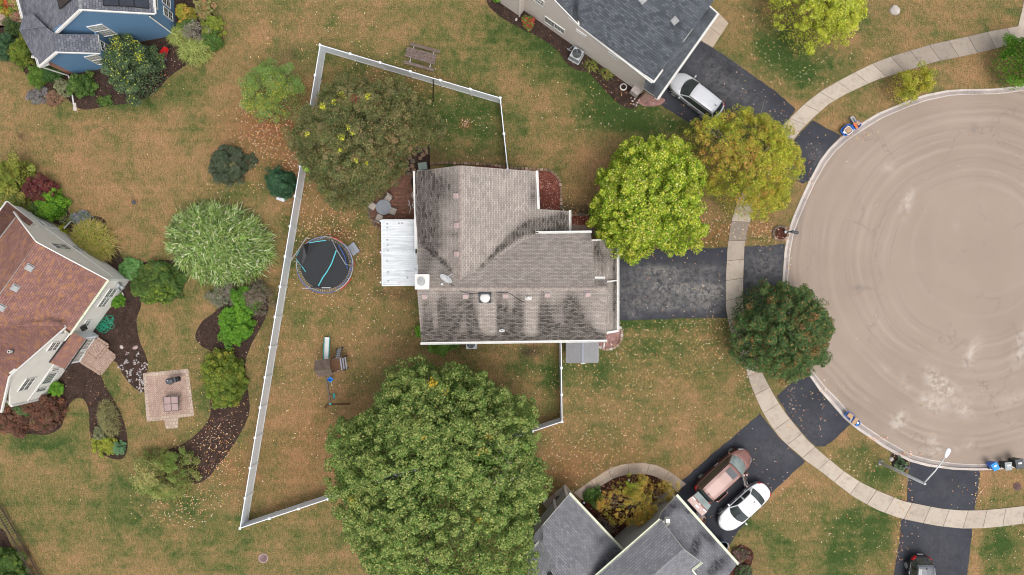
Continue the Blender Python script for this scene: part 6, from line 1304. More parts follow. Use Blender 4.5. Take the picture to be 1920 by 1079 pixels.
# ================================================================== CARS
def interp(x, xs, ys): return float(np.interp(x, xs, ys))
def car(name, label, px, py, deg, L, W, Hh, hood, kind, top, side=None, lower=None, roof=None, group=None, extras=None, rails=None):
    """x forward, y left, metres; kind = dict of stations"""
    t = thing(name, label, 'car' if kind.get('cat') is None else kind['cat'], tuple(P(px, py, .02)), R(deg), group)
    h2 = L / 2; side = side or top; lower = lower or side
    wb0, r0, r1, wb1 = kind['ws'], kind['rf'], kind['rr'], kind['wb']     # windshield base, roof front, roof rear, rear window base
    def halfw(x):
        u = abs(x) / h2; e = kind.get('nose', 3.2) if x > 0 else kind.get('tail', 5); return W / 2 * (1 - .10 * max(0, u - .3)) * max(0.0, 1 - u ** (e * 2.2)) ** (1 / (e * .9)) if u < 1 else .0
    belt = kind['belt']
    def deck(x):
        return interp(x, [-h2, -h2 + .12, wb1 - .1, wb1, wb0, wb0 + .1, h2 - .5, h2 - .15, h2], [belt[0] * .86, belt[0] * .97, belt[0], belt[1], belt[2], hood, hood * .93, hood * .84, hood * .68])
    xs = np.r_[np.linspace(-h2, -h2 + .25, 5), np.linspace(-h2 + .4, h2 - .5, 26), np.linspace(h2 - .38, h2, 7)]
    xs[0] += .004; xs[-1] -= .004
    def section(x):
        w_ = halfw(x); d = deck(x); lo = .24 if abs(x) < h2 - .3 else .34
        return [(w_ * .86, lo), (w_ * .97, lo + .10), (w_ * 1.0, .58), (w_ * .995, d - .20), (w_ * .955, d - .06), (w_ * .88, d - .005), (w_ * .6, d + .025), (w_ * .25, d + .04), (0, d + .045)]
    body = MB(); low = MB(); rings = []
    for x in xs:
        s_ = section(x); rings.append([Vector((x, y, z)) for y, z in s_] + [Vector((x, -y, z)) for y, z in s_[-2::-1]])
    nr = len(rings[0])
    wheels_x = (kind['fx'], kind['rx']); wr = kind.get('wr', .34)
    V = [v for r in rings for v in r]
    body.v = [tuple(v) for v in V]
    for i in range(len(rings) - 1):
        for j in range(nr - 1):
            f = [i * nr + j, (i + 1) * nr + j, (i + 1) * nr + j + 1, i * nr + j + 1]; body.f.append(f)
            j2 = min(j, nr - 2 - j); body.m.append(2 if j2 < 1 else (1 if j2 < 4 else 0))
    body.f.append(list(range(nr))[::-1]); body.m.append(1); body.f.append([(len(rings) - 1) * nr + j for j in range(nr)]); body.m.append(1)
    bo = body.build('body', [M[top], M[side], M[lower]], t, local=True, smooth=True)
    # wheel wells: dark discs with tyres proud of the side
    for wx in wheels_x:
        for sy in (1, -1):
            yy = halfw(wx) - .085
            mb = MB(); M0 = len(mb.v)
            prof = [(0, -.10), (wr * .62, -.10), (wr * .94, -.09), (wr, -.04), (wr, .07), (wr * .92, .115), (wr * .66, .12), (wr * .62, .10)]
            mb.lathe((0, 0, 0), prof, 24); mb.v = [(x, z * sy, y) for x, y, z in mb.v]; mb.v = [(x + wx, y + yy * sy, z + wr + .0) for x, y, z in mb.v]
            wo = mb.build('wheel', M['tyre'], t, local=True, smooth=True)
            rm = MB()
            for k in range(5):
                a = 2 * math.pi * k / 5 + .3; rm.beam((wx, yy * sy + .118 * sy, wr), (wx + math.cos(a) * wr * .62, yy * sy + .118 * sy, wr + math.sin(a) * wr * .62), .075, .02, up=Vector((0, 1, 0)))
            rm.tube([(wx + wr * .62 * math.cos(a), yy * sy + .11 * sy, wr + wr * .62 * math.sin(a)) for a in np.linspace(0, 2 * math.pi, 21)], .018, 5)
            rm.build('rim', M['rim'], wo, local=True)
            ar = MB(); ar.tube([(wx + (wr + .05) * math.cos(a), (halfw(wx) + .002) * sy, wr + (wr + .05) * math.sin(a)) for a in np.linspace(-.15, math.pi + .15, 15)], .035, 5); ar.build('wheel_arch', M['tyre'] if kind.get('darkarch') else M[side], t, local=True, smooth=True)
    # cabin: loft from belt to roof
    NS = 22; cs = np.linspace(wb1, wb0, NS)
    def roofz(x): return interp(x, [wb1, r1 - .02, r1 + .25, (r0 + r1) / 2, r0 - .25, r0 + .02, wb0], [belt[1] + .02, Hh - .07, Hh - .02, Hh, Hh - .03, Hh - .09, belt[2] + .02])
    def cab(x):
        z = roofz(x); zb = deck(x) + .0; f = max(0, min(1, (z - zb) / (Hh - zb + 1e-6))); wl = halfw(min(max(x, -h2 + .3), h2 - .3)) * .90; wtop = wl * (1 - kind.get('tumble', .20) * f) 
        return wl, zb, wtop, z, f
    GL, PI_ = {1: MB(), -1: MB()}, {1: MB(), -1: MB()}; rf, wsb, rwb = MB(), MB(), MB()
    R_ = []
    for x in cs:
        wl, zb, wt, z, f = cab(x); zz = max(z, zb + .01)
        bow = lambda y: -.30 * max(0, (x - r0 + .35) / (wb0 - r0 + .35)) * (y / .8) ** 2 + .16 * max(0, (r1 + .3 - x) / (r1 + .3 - wb1)) * (y / .8) ** 2
        R_.append([Vector((x, wl, zb - .02)), Vector((x, wl * .5 + wt * .5 + .01, (zb + zz) / 2)), Vector((x, wt * 1.01, zb + (zz - zb) * .86)), Vector((x, wt * .93, zz - .012)), Vector((x, wt * .55, zz + .015)), Vector((x, 0, zz + .025))])
        R_[-1] = [Vector((v.x + bow(v.y), v.y, v.z)) for v in R_[-1]]
    def q(m_, i, j, mi=0, sy=1, off=0):
        a, b, c, d = R_[i][j], R_[i + 1][j], R_[i + 1][j + 1], R_[i][j + 1]; m_.poly([Vector((p.x, p.y * sy, p.z + off)) for p in (a, b, c, d)], mi)
    pill = kind['pillars']
    for i in range(NS - 1):
        xm = (cs[i] + cs[i + 1]) / 2
        for sy in (1, -1):
            isP = any(abs(xm - p) < .075 for p in pill) or xm < kind.get('cpost', -9)
            for j in range(5):
                if j >= 3:
                    if xm > r0: q(wsb, i, j, 0, sy)
                    elif xm < r1: q(rwb, i, j, 0, sy)
                    else: q(rf, i, j, 0, sy)
                elif j == 2: q(rf if r1 <= xm <= r0 else PI_[sy], i, j, 0, sy)
                else:
                    if isP: q(PI_[sy], i, j, 0, sy)
                    else: q(GL[sy], i, j, 0, sy)
    for sy in (1, -1): GL[sy].build('side_window', M['carglass'], t, local=True, smooth=True); PI_[sy].build('pillar', M[top if not kind.get('blackpil') else 'p_black'], t, local=True, smooth=True)
    wsb.build('windshield', M[kind.get('wsmat', 'carglass')], t, local=True, smooth=True); rwb.build('rear_window', M['carglass'], t, local=True, smooth=True)
    ro = rf.build('roof', M[roof or top], t, local=True, smooth=True)
    for m_ in (ro,): m_['r'] = 1
    # glazing seals
    mb = MB()
    for x in (r0 + .0, r1 - .0):
        i = int(np.argmin(abs(cs - x))); p = R_[i]; mb.tube([Vector((q_.x, q_.y * s1, q_.z + .012)) for q_, s1 in ((p[3], 1), (p[4], 1), (p[5], 1), (p[4], -1), (p[3], -1))], .014, 4)
    mb.build('seal', M['black'], ro, local=True)
    # mirrors, lamps, plate, handles, wipers
    for sy in (1, -1):
        mb = MB(); mx = wb0 - .38; my = halfw(mx); z = belt[2] + .08
        mb.lathe((0, 0, 0), [(0, -.07), (.075, -.05), (.09, 0), (.075, .05), (0, .07)], 10, sx=.7, sy=1.25); mb.v = [(a * 1 + mx, b + (my + .11) * sy, c + z) for a, b, c in mb.v]; mb.beam((mx - .02, (my - .06) * sy, z - .05), (mx, (my + .06) * sy, z - .02), .05, .04)
        mb.build('mirror', M[top], t, local=True, smooth=True)
        hl = MB(); x0 = h2 - .32; 
        for k in range(4):
            xa, xb = h2 - .48 + k * .11, h2 - .37 + k * .11; ya, yb = halfw(xa), halfw(xb); za, zb_ = deck(xa), deck(xb)
            hl.poly([(xa, (ya * .96 + .012) * sy, za - .05), (xb, (yb * .96 + .012) * sy, zb_ - .05), (xb, (yb + .012) * sy, zb_ - .20), (xa, (ya + .012) * sy, za - .20)]); hl.poly([(xa, (ya * .96 + .006) * sy, za - .045), (xb, (yb * .96 + .006) * sy, zb_ - .045), (xb, yb * .86 * sy, zb_ + .012), (xa, ya * .86 * sy, za + .012)])
        hl.build('headlight', M['lampclear'], t, local=True)
        tl = MB()
        for k in range(3):
            xa, xb = -h2 + .04 + k * .10, -h2 + .14 + k * .10; ya, yb = halfw(xa), halfw(xb); za, zb_ = deck(xa), deck(xb)
            tl.poly([(xa, (ya + .012) * sy, za - .04), (xb, (yb + .012) * sy, zb_ - .06), (xb, (yb + .014) * sy, zb_ - .26), (xa, (ya + .012) * sy, za - .22)]); tl.poly([(xa, (ya * .99 + .008) * sy, za - .03), (xb, (yb * .98 + .008) * sy, zb_ - .045), (xb, yb * .88 * sy, zb_ + .01), (xa, ya * .86 * sy, za + .01)])
        tl.build('tail_light', M['lampred'], t, local=True)
        for dx in kind['handles']:
            mb = MB(); mb.beam((dx - .09, (halfw(dx) + .02) * sy, belt[1] - .16), (dx + .09, (halfw(dx) + .02) * sy, belt[1] - .16), .03, .035); mb.build('door_handle', M['p_silver' if 'black' not in top else 'alu'], t, local=True)
        if rails:
            mb = MB(); wt = halfw(0) * .9 * (1 - kind.get('tumble', .2)); xx = np.linspace(r1 + .15, r0 - .15, 7); yy = [interp(x, cs, [r[3].y for r in R_]) * 1.0 for x in xx]; zz = [interp(x, cs, [r[3].z for r in R_]) for x in xx]
            mb.tube([Vector((x, y * sy, z + .055)) for x, y, z in zip(xx, yy, zz)], .028, 6); mb.build('roof_rail', M[rails], ro, local=True, smooth=True)
        mb = MB(); sl = [(x, (halfw(x) + .006) * sy, deck(x) - .085) for x in np.linspace(-h2 + .5, wb0 - .1, 8)]; mb.tube(sl, .010, 4); mb.build('belt_trim', M['alu'] if kind.get('chrome') else M['black'], t, local=True)
    mb = MB(); mb.box((-h2 - .004, 0, .62), (.02, .42, .16)); mb.build('number_plate', M['paper'], t, local=True)
    mb = MB(); mb.tube([(wb0 + .02, .5, belt[2] + .05), (wb0 - .12, -.1, belt[2] + .12)], .012, 4); mb.tube([(wb0 + .02, -.1, belt[2] + .06), (wb0 - .12, -.6, belt[2] + .12)], .012, 4); mb.build('wiper', M['black'], t, local=True)
    mb = MB(); mb.box((r1 + .22, kind.get('fin_y', 0), Hh + .03), (.16, .04, .06)); mb.build('antenna', M['black'], ro, local=True)
    # hood seam lines
    mb = MB()
    for sy in (1, -1): mb.tube([(x, sy * halfw(x) * (.62 + .12 * (x - wb0)), deck(x) + .03) for x in np.linspace(wb0 + .05, h2 - .3, 6)], .006, 4)
    mb.build('hood_crease', M[side], t, local=True)
    return t, dict(halfw=halfw, deck=deck, cs=cs, R=R_, h2=h2)
SUV = dict(ws=1.32, rf=.50, rr=-1.80, wb=-2.18, belt=(1.0, 1.02, 1.02), fx=1.42, rx=-1.32, pillars=(-.35, -1.35), handles=(.05, -.95), wr=.35, nose=2.4, tail=4, tumble=.2)
car1, _ = car('parked_car', 'silver sport utility car nosed up to the dark-roofed garage', 1301, 184, 142.5, 4.65, 1.86, 1.68, 1.0, SUV, 'p_silver', 'p_side_shaded', 'p_side_shaded', rails='black')
SED = dict(ws=1.12, rf=.35, rr=-1.05, wb=-1.62, belt=(1.0, .96, .93), fx=1.42, rx=-1.28, pillars=(-.42,), cpost=-1.2, handles=(.02, -.92), wr=.32, nose=2.3, tail=3.0, tumble=.22, wsmat='carglass')
car2, _ = car('parked_car', 'white sedan parked beside the maroon minivan', 1389, 946, -137.4, 4.75, 1.80, 1.45, .90, SED, 'p_white', 'p_side_shaded', 'p_side_shaded')
VAN = dict(ws=1.72, rf=.95, rr=-2.15, wb=-2.46, belt=(1.02, 1.05, 1.02), fx=1.62, rx=-1.45, pillars=(.35, -.85, -2.1), handles=(.15, -.05), wr=.34, nose=2.2, tail=5, tumble=.16, wsmat='palews', cat='minivan')
M['palews'] = glass('painted_reflection_glass', (.20, .24, .23), .12)  # reflection put into the glass as a pale base colour
van, vi = car('parked_minivan', 'maroon minivan with tailgate and right-hand doors standing open', 1353, 885, 42.5, 5.1, 1.96, 1.75, 1.02, VAN, 'p_copper', 'p_copper_shaded', 'p_copper_shaded', rails='black')
# open tailgate, hinged at the rear edge of the roof and raised almost level
tg = MB(); xh = -2.32; zt = 1.78
def tgp(x, y, z): return Vector((xh - x, y, zt + z))
tg.prism([tgp(.05, .72, .0), tgp(.05, -.72, .0), tgp(.50, -.78, .14), tgp(.50, .78, .14)], Vector((0, 0, -.05)), 1)
tg.prism([tgp(.50, .80, .14), tgp(.50, -.80, .14), tgp(.62, -.82, .16), tgp(.62, .82, .16)], Vector((0, 0, -.07)), 0)
tg.prism([tgp(.62, .82, .16), tgp(.62, -.82, .16), tgp(1.12, -.84, .12), tgp(1.14, 0, .13), tgp(1.12, .84, .12)], Vector((0, 0, -.10)), 0)
tgo = tg.build('tailgate', [M['p_copper'], M['palews']], van, local=True, bevel=.015)
mb = MB(); mb.box(tgp(.88, 0, .145), (.16, .34, .02)); mb.build('number_plate', M['paper'], tgo, local=True)
for sy in (1, -1): mb = MB(); mb.box(tgp(.66, .62 * sy, .17), (.10, .34, .03)); mb.build('tail_light', M['lampclear'], tgo, local=True, bevel=.01)
mb = MB(); mb.box(tgp(.60, 0, .17), (.07, .10, .03)); mb.build('badge', M['alu'], tgo, local=True)
# sunroof
mb = MB(); mb.box((.42, 0, 1.775), (.52, .86, .02)); mb.build('sunroof', M['charcoal'], van, local=True, bevel=.02)
# open front passenger door (right side) and slid-back rear door
dr = MB(); yb = -vi['halfw'](1.2); hx = 1.15; a = R(-62)
dd = Vector((-math.cos(a), math.sin(a), 0)); dn = Vector((dd.y, -dd.x, 0))
def dpt(s_, z, o=0): return Vector((hx, yb, 0)) + dd * s_ + dn * o + Z * z
dr.prism([dpt(0, .35), dpt(1.05, .35), dpt(1.05, .98), dpt(0, .98)], dn * .12, 0); dr.prism([dpt(.15, .98, .05), dpt(1.0, .98, .05), dpt(.85, 1.42, .03), dpt(.5, 1.42, .03)], dn * .03, 1)
dr.prism([dpt(.1, .5, .12), dpt(.95, .5, .12), dpt(.95, .92, .12), dpt(.1, .92, .12)], dn * .06, 2)
dro = dr.build('front_door', [M['p_copper'], M['glass'], M['greylid']], van, local=True, bevel=.01)
mb = MB(); mb.box(dpt(.1, 1.05, -.12), (.16, .22, .14), rz=.3); mb.build('mirror', M['p_copper'], dro, local=True, bevel=.03)
dr = MB(); y0 = -vi['halfw'](-1) - .16
dr.prism([(-.75, y0, .38), (-1.85, y0, .38), (-1.85, y0, 1.0), (-.75, y0, 1.0)], (0, .09, 0), 0); dr.prism([(-.8, y0 + .05, 1.0), (-1.8, y0 + .05, 1.0), (-1.72, y0 + .16, 1.5), (-.86, y0 + .16, 1.5)], (0, .03, 0), 1)
dr.prism([(-.75, y0 + .10, 1.48), (-1.85, y0 + .10, 1.48), (-1.85, y0 + .18, 1.55), (-.75, y0 + .18, 1.55)], (0, .03, .03), 0)
dr.build('sliding_door', [M['p_copper'], M['carglass']], van, local=True, bevel=.01)
# black car, rear towards the street
SU2 = dict(ws=1.3, rf=.5, rr=-1.75, wb=-2.15, belt=(1.0, 1.03, 1.02), fx=1.38, rx=-1.34, pillars=(-.35, -1.35), handles=(.05, -.95), wr=.36, nose=2.6, tail=3.2, tumble=.2, chrome=True, blackpil=True, darkarch=True)
car4, _ = car('parked_car', 'black crossover car with red tail lights cut by the bottom edge', 1716, 1090, -91.5, 4.6, 1.86, 1.66, 1.0, SU2, 'p_black', 'p_black', 'p_black', roof='p_blacktop', rails='alu')

# ================================================================== PERSON at the open tailgate
def skin_obj(name, joints, edges, mat, parent, levels=2):
    me = bpy.data.meshes.new(name); me.from_pydata([j[:3] for j in joints], edges, []); o = bpy.data.objects.new(name, me); C.objects.link(o)
    o.parent = parent; sk = o.modifiers.new('skin', 'SKIN'); sk.use_smooth_shade = True
    for v, j in zip(me.skin_vertices[0].data, joints): v.radius = (j[3], j[4] if len(j) > 4 else j[3])
    me.skin_vertices[0].data[0].use_root = True
    ss = o.modifiers.new('sub', 'SUBSURF'); ss.levels = levels; ss.render_levels = levels
    me.materials.append(M[mat]); return o
pq = P(1303, 959, 0)
person = thing('person', 'person in grey shirt bending behind the open tailgate of the minivan', 'person', (pq.x, pq.y, 0), R(-47))
# x = direction the person leans; pelvis at -.15, shoulders at +.25
J = [(-.16, 0, .95, .15, .12), (-.02, 0, 1.10, .13, .12), (.14, 0, 1.24, .15, .12), (.28, 0, 1.34, .13, .11), (.37, 0, 1.40, .055), (.43, 0, 1.44, .05),
     (.25, .19, 1.33, .065), (.33, .30, 1.12, .045), (.50, .26, .98, .035), (.57, .24, .95, .032), (.25, -.19, 1.33, .065), (.33, -.30, 1.12, .045), (.50, -.26, .98, .035), (.57, -.24, .95, .032),
     (-.15, .10, .86, .095), (-.05, .11, .50, .065), (-.12, .11, .10, .045), (.05, .12, .05, .035), (-.15, -.10, .86, .095), (-.08, -.11, .50, .065), (-.18, -.11, .10, .045), (-.02, -.12, .05, .035)]
E = [(0, 1), (1, 2), (2, 3), (3, 4), (4, 5), (3, 6), (6, 7), (7, 8), (8, 9), (3, 10), (10, 11), (11, 12), (12, 13), (0, 14), (14, 15), (15, 16), (16, 17), (0, 18), (18, 19), (19, 20), (20, 21)]
skin_obj('body', J, E, 'skin', person)
JS = [(j[0], j[1], j[2], j[3] + .014, (j[4] if len(j) > 4 else j[3]) + .014) for j in J[:4]] + [(.25, .19, 1.33, .085), (.32, .28, 1.15, .065), (.25, -.19, 1.33, .085), (.32, -.28, 1.15, .065)]
skin_obj('shirt', JS, [(0, 1), (1, 2), (2, 3), (3, 4), (4, 5), (3, 6), (6, 7)], 'cloth', person)
JP = [(-.18, 0, .93, .165, .135), (-.15, .10, .84, .11), (-.05, .11, .50, .08), (-.12, .11, .13, .065), (-.15, -.10, .84, .11), (-.08, -.11, .50, .08), (-.18, -.11, .13, .065)]
skin_obj('trousers', JP, [(0, 1), (1, 2), (2, 3), (0, 4), (4, 5), (5, 6)], 'jeans', person)
mb = MB(); mb.lathe((0, 0, 0), [(0, -.12), (.05, -.11), (.08, -.05), (.09, .02), (.085, .07), (.05, .11), (0, .12)], 16, sx=1, sy=.85); 
tilt = Matrix.Rotation(R(55), 3, 'Y'); mb.v = [tuple(tilt @ Vector(v) + Vector((.50, 0, 1.48))) for v in mb.v]
for sy in (1, -1): mb.box(tilt @ Vector((0, .082 * sy, 0)) + Vector((.50, 0, 1.48)), (.03, .02, .05))
mb.box(tilt @ Vector((.10, 0, -.02)) + Vector((.50, 0, 1.48)), (.03, .02, .03)); hd = mb.build('head', M['skin'], person, local=True, smooth=True)
mb = MB(); mb.lathe((0, 0, 0), [(.098, -.04), (.104, .03), (.095, .08), (.06, .12), (0, .135)], 16, sx=1, sy=.9); mb.v = [tuple(tilt @ (Vector(v) + Vector((-.018, 0, 0))) + Vector((.50, 0, 1.48))) for v in mb.v]; mb.build('hair', M['hair'], hd, local=True, smooth=True)
for sy in (1, -1):
    for k in range(5):
        r0_ = .009; yb_ = .24 * sy + (k - 2) * .018; 
        if k < 4: jj = [(.57, yb_, .95, .011), (.61, yb_, .945, r0_), (.64, yb_, .925, .0085), (.65, yb_, .90, .007)]
        else: jj = [(.555, yb_, .95, .012), (.585, yb_ + .025 * (1 if sy < 0 else 1), .935, .010), (.605, yb_ + .03, .915, .008), (.61, yb_ + .03, .90, .007)]
        skin_obj('finger' if k < 4 else 'thumb', jj, [(0, 1), (1, 2), (2, 3)], 'skin', person, 1)

# ================================================================== YARD THINGS, main house
# picnic table
pt = thing('picnic_table', 'weathered picnic table with peeling pale paint by the fence', 'picnic table', tuple(P(792, 110, 0)), R(-15.5))
for dy in (.46, .17, -.12, -.41):
    pass
mb = MB()
for i, dy in enumerate((.30, .10, -.10, -.30)): mb.box((-.04, dy * 1.0 - .0, .74), (2.35 + .04 * (i % 2), .185, .04))
mb.build('tabletop', M['peelwood'], pt, local=True, bevel=.006)
for dy in (.74, -.74):
    mb = MB(); mb.box((.05 if dy > 0 else -.02, dy, .44), (2.4, .25, .045)); mb.build('seat', M['oldwood' if dy > 0 else 'peelwood'], pt, local=True, bevel=.006)
for dx in (-.8, .8):
    mb = MB(); mb.beam((dx, .80, .40), (dx, -.80, .40), .045, .09); mb.beam((dx, .55, 0), (dx, .2, .72), .045, .09); mb.beam((dx, -.55, 0), (dx, -.2, .72), .045, .09); mb.build('leg_frame', M['alu'], pt, local=True)
# dark garden poles
for (a, b, lab, h_) in (((812, 191), (812.5, 151), 'tall thin black pole leaning over the fence by the picnic table', 2.6), ((805, 318), (804, 274), 'black pole standing near the green-lidded box', 2.4)):
    p0, p1 = P(*a, 0), P(*b, h_); mb = MB(); mb.tube([p0, p1], .045, 8); mb.lathe(p1 - Z * .02, [(.07, 0), (.07, .08), (0, .1)], 10); tag(mb.build('metal_pole', M['black'], origin=p0), lab, 'pole')
# trampoline
tr = thing('trampoline', 'round black trampoline with blue rim and collapsed safety net', 'trampoline', tuple(P(609, 497, 0))); tc_ = P(609, 497, .85); RT = 2.16
mb = MB(); mb.lathe(tc_, [(RT * .87, -.02), (RT * .87, 0), (0, -.03)], 48); mb.build('mat', plain('trampoline_mat', (.012, .014, .018), .6, .15, 3, fine=.3), tr)
def ringpts(r, z, n=48, a0=0, a1=2 * math.pi): return [tc_ + Vector((r * math.cos(a), r * math.sin(a), z)) for a in np.linspace(a0, a1, n)]
mb = MB(); mb.tube(ringpts(RT, 0, 65), .035, 6); mb.build('rim', M['steel'], tr, smooth=True)
mb = MB(); mb.tube(ringpts(RT + .01, .05, 20, -2.9, -1.2), .028, 6); mb.tube(ringpts(RT - .06, .04, 20, -.2, .9), .02, 6); mb.tube(ringpts(RT - .03, .05, 14, 1.6, 2.7), .02, 6); mb.tube(ringpts(RT - .16, .03, 16, -1.1, -.1), .025, 6); mb.tube([tc_ + Vector((1.05, 1.55, .05)), tc_ + Vector((1.55, .6, .05)), tc_ + Vector((1.75, -.3, .05))], .03, 6); mb.build('rim_pad', plain('blue_rim_pad', (.06, .13, .42), .5, .15, 5), tr)
mb = MB(); mb.tube(ringpts(RT + .08, -.05, 12, -1.0, -.45), .04, 6); mb.tube(ringpts(RT + .02, .02, 10, .85, 1.35), .03, 6); mb.tube([tc_ + Vector((2.2, .25, -.1)), tc_ + Vector((2.3, -.05, -.2)), tc_ + Vector((1.95, -.08, -.1))], .03, 6); mb.build('red_pad', M['red'], tr)
mb = MB()
for k in range(72):
    a = 2 * math.pi * k / 72
    mb.beam(tc_ + Vector((RT * .87 * math.cos(a), RT * .87 * math.sin(a), -.01)), tc_ + Vector((RT * .98 * math.cos(a), RT * .98 * math.sin(a), -.01)), .02, .02)
so_ = mb.build('springs', M['steel'], tr); so_['kind'] = 'stuff'
mb = MB()
for a in (.5, 1.7, 2.9, 4.1, 5.3):
    p = tc_ + Vector((RT * math.cos(a), RT * math.sin(a), 0)); mb.tube([p, Vector((p.x * 1.0, p.y, .04)), Vector((tc_.x + RT * .98 * math.cos(a + .35), tc_.y + RT * .98 * math.sin(a + .35), .04)), tc_ + Vector((RT * math.cos(a + .35), RT * math.sin(a + .35), 0))], .028, 6)
mb.build('leg_frame', M['steel'], tr)
T = lambda x, y, z=.9: P(x, y, z)
for path, mt, r_, nm in (([T(581, 447.5), T(574, 447, 1.0), T(546, 489, 1.6), T(556, 491.5, 1.2)], 'steel', .032, 'net_pole'), ([T(623, 451), T(632, 470, 1.3), T(648, 496, 1.6), T(658, 498, 1.0)], 'steel', .032, 'net_pole'), ([T(567, 541), T(583, 540.5)], 'steel', .035, 'net_pole'), ([T(603, 540), T(620, 540)], 'alu', .035, 'net_pole'),
                         ([T(630.5, 470, 1.0), T(622, 494), T(613, 510), T(605.5, 520), T(597, 536.5)], 'aqua', .045, 'foam_sleeve'), ([T(579, 456), T(596, 453), T(611, 451)], 'aqua', .035, 'foam_sleeve'), ([T(555, 485), T(565, 498), T(573, 510)], 'aqua', .03, 'foam_sleeve'), ([T(562, 469), T(556, 480)], 'aqua', .03, 'foam_sleeve')):
    mb = MB(); mb.tube(path, r_, 6); mb.build(nm, M[mt], tr)
mb = MB(); net = [T(569, 459, 1.2), T(580, 456), T(596, 453), T(575, 480, .95), T(566, 500, .95), T(555, 484, 1.3)]
mb.poly(net[:4]); mb.poly([net[0], net[3], net[4], net[5]]); mb.beam(T(583, 539, .93), T(603, 540, .93), .12, .05); nn_ = mb.build('net', M['black'], tr); sm = nn_.modifiers.new('s', 'SOLIDIFY'); sm.thickness = .02
mb = MB(); bpos = P(664.5, 467.5, 0)
bs = thing('step_stool', 'grey two-tread plastic step beside the trampoline', 'step', (bpos.x, bpos.y, 0), R(-57))
mb.box((0, .17, .42), (.86, .31, .05)); mb.build('tread', M['ash'], bs, local=True, bevel=.01); mb = MB(); mb.box((0, -.18, .22), (.86, .31, .05)); mb.build('tread', M['ash'], bs, local=True, bevel=.01)
for dx in (-.4, .4): mb = MB(); mb.box((dx, .17, .2), (.05, .3, .4)); mb.box((dx, -.18, .1), (.05, .3, .2)); mb.build('side_panel', M['ash'], bs, local=True)
for k in M:
    pass
bs.children[0].data.materials[0] = M['pinktile']; bs.children[1].data.materials[0] = M['pinktile']
# play set
ps = thing('play_set', 'weathered wooden play set with white slide and swing beam', 'play set', tuple(P(620, 690, 0)))
mb = MB()
def q4(pts, m=0, th=.04): mb.prism(pts, Vector((0, 0, -th)), m)
q4([P(590, 677, 2.3), P(618, 673, 2.3), P(620, 693, 2.85), P(589, 696, 2.85)]); q4([P(589, 696, 2.85), P(620, 693, 2.85), P(624, 703.5, 2.3), P(597, 707, 2.3)])
n_ = 10
for i in range(n_ + 1):
    u = i / n_; a = P(590, 677, 2.31).lerp(P(589, 696, 2.86), u); b = P(618, 673, 2.31).lerp(P(620, 693, 2.86), u); mb.beam(a + Z * .02, b + Z * .02, .05, .03)
mb.build('roof', M['oldwood'], ps)
mb = MB(); mb.tube([P(588.5, 696, 2.88), P(604, 694, 2.9), P(620, 693, 2.88)], .045, 6); mb.build('ridge_moss', M['blockgrey'], ps)
mb = MB()
for i in range(7):
    a = P(620 + i * 4.3, 673.5 - i * .45, 1.3); b = P(622.5 + i * 4.0, 697.5 - i * 1.1, 1.3); mb.beam(a, b, .14, .04)
mb.build('deck', M['redwood'], ps)
mb = MB()
for (x, y, h_) in ((619, 674, 2.2), (621, 699, 2.2), (594, 679, 2.2), (596, 703, 2.2), (640, 671, 2.0), (643, 695, 2.0)): p = P(x, y, h_); mb.beam((p.x, p.y, 0), (p.x, p.y, h_), .09, .09)
mb.beam(P(619, 674, 1.9), P(640, 671, 1.9), .04, .12); mb.beam(P(621, 699, 1.9), P(643, 695, 1.9), .04, .12); mb.build('frame', M['oldwood'], ps)
mb = MB()
for i, x in enumerate((638, 642.5, 647)): mb.beam(P(x, 672 - i, 1.9 - .25 * i), P(x + 3, 694.5 - i, 1.9 - .25 * i), .10, .05)
mb.build('rail', M['ash'], ps)
sp = [(1.3, 674), (1.1, 668), (.8, 655), (.5, 642), (.35, 636), (.33, 633)]; ml, me_ = MB(), MB()
for i in range(5):
    (z0_, y0_), (z1_, y1_) = sp[i], sp[i + 1]; x0_, x1_ = 611.5 + (674 - y0_) * .05, 611.5 + (674 - y1_) * .05
    a0_, b0_, a1_, b1_ = P(x0_ - 5, y0_, z0_), P(x0_ + 5, y0_, z0_), P(x1_ - 5, y1_, z1_), P(x1_ + 5, y1_, z1_)
    ml.prism([a0_, b0_, b1_, a1_], Z * -.03); me_.beam(a0_ + Z * .04, a1_ + Z * .04, .05, .12); me_.beam(b0_ + Z * .04, b1_ + Z * .04, .05, .12)
sl_ = ml.build('slide', M['paper'], ps); me_.build('slide_edge', M['teal'], sl_)
mb = MB(); la, lb_, lc, ld = P(633, 674, 1.3), P(637, 674, 1.3), P(631, 655.5, .1), P(642, 652, .1)
mb.beam(P(628.5, 673, 1.3), P(632, 656, .05), .07, .06); mb.beam(P(636.5, 674, 1.3), P(641.5, 653, .05), .07, .06); lad = mb.build('ladder', M['oldwood'], ps)
mb = MB()
for i in range(5): u = (i + .5) / 5; mb.beam(P(628.5, 673, 1.3).lerp(P(632, 656, .05), u), P(636.5, 674, 1.3).lerp(P(641.5, 653, .05), u), .10, .03)
mb.build('rung', M['ash'], lad)
for (x, y) in ((631.5, 656), (642, 652.5)): mb = MB(); mb.lathe(P(x, y, 0), [(.10, 0), (.10, .08), (.06, .1), (0, .1)], 10); mb.build('ladder_foot', M['black'], ps)
mb = MB(); mb.beam(P(611, 705, 2.1), P(619.5, 757, 2.1), .12, .14); mb.build('swing_beam', M['oldwood'], ps)
for (x, y) in ((609.5, 765), (656, 757.5)): mb = MB(); mb.beam(P(620, 758.5, 2.1), P(x, y, 0), .10, .10); mb.build('swing_leg', M['redwood'], ps)
mb = MB(); mb.box(P(619.8, 757.5, 2.12), (.14, .12, .16)); mb.build('bracket', M['teal'], ps)
mb = MB(); c = P(620, 711.5, .55)
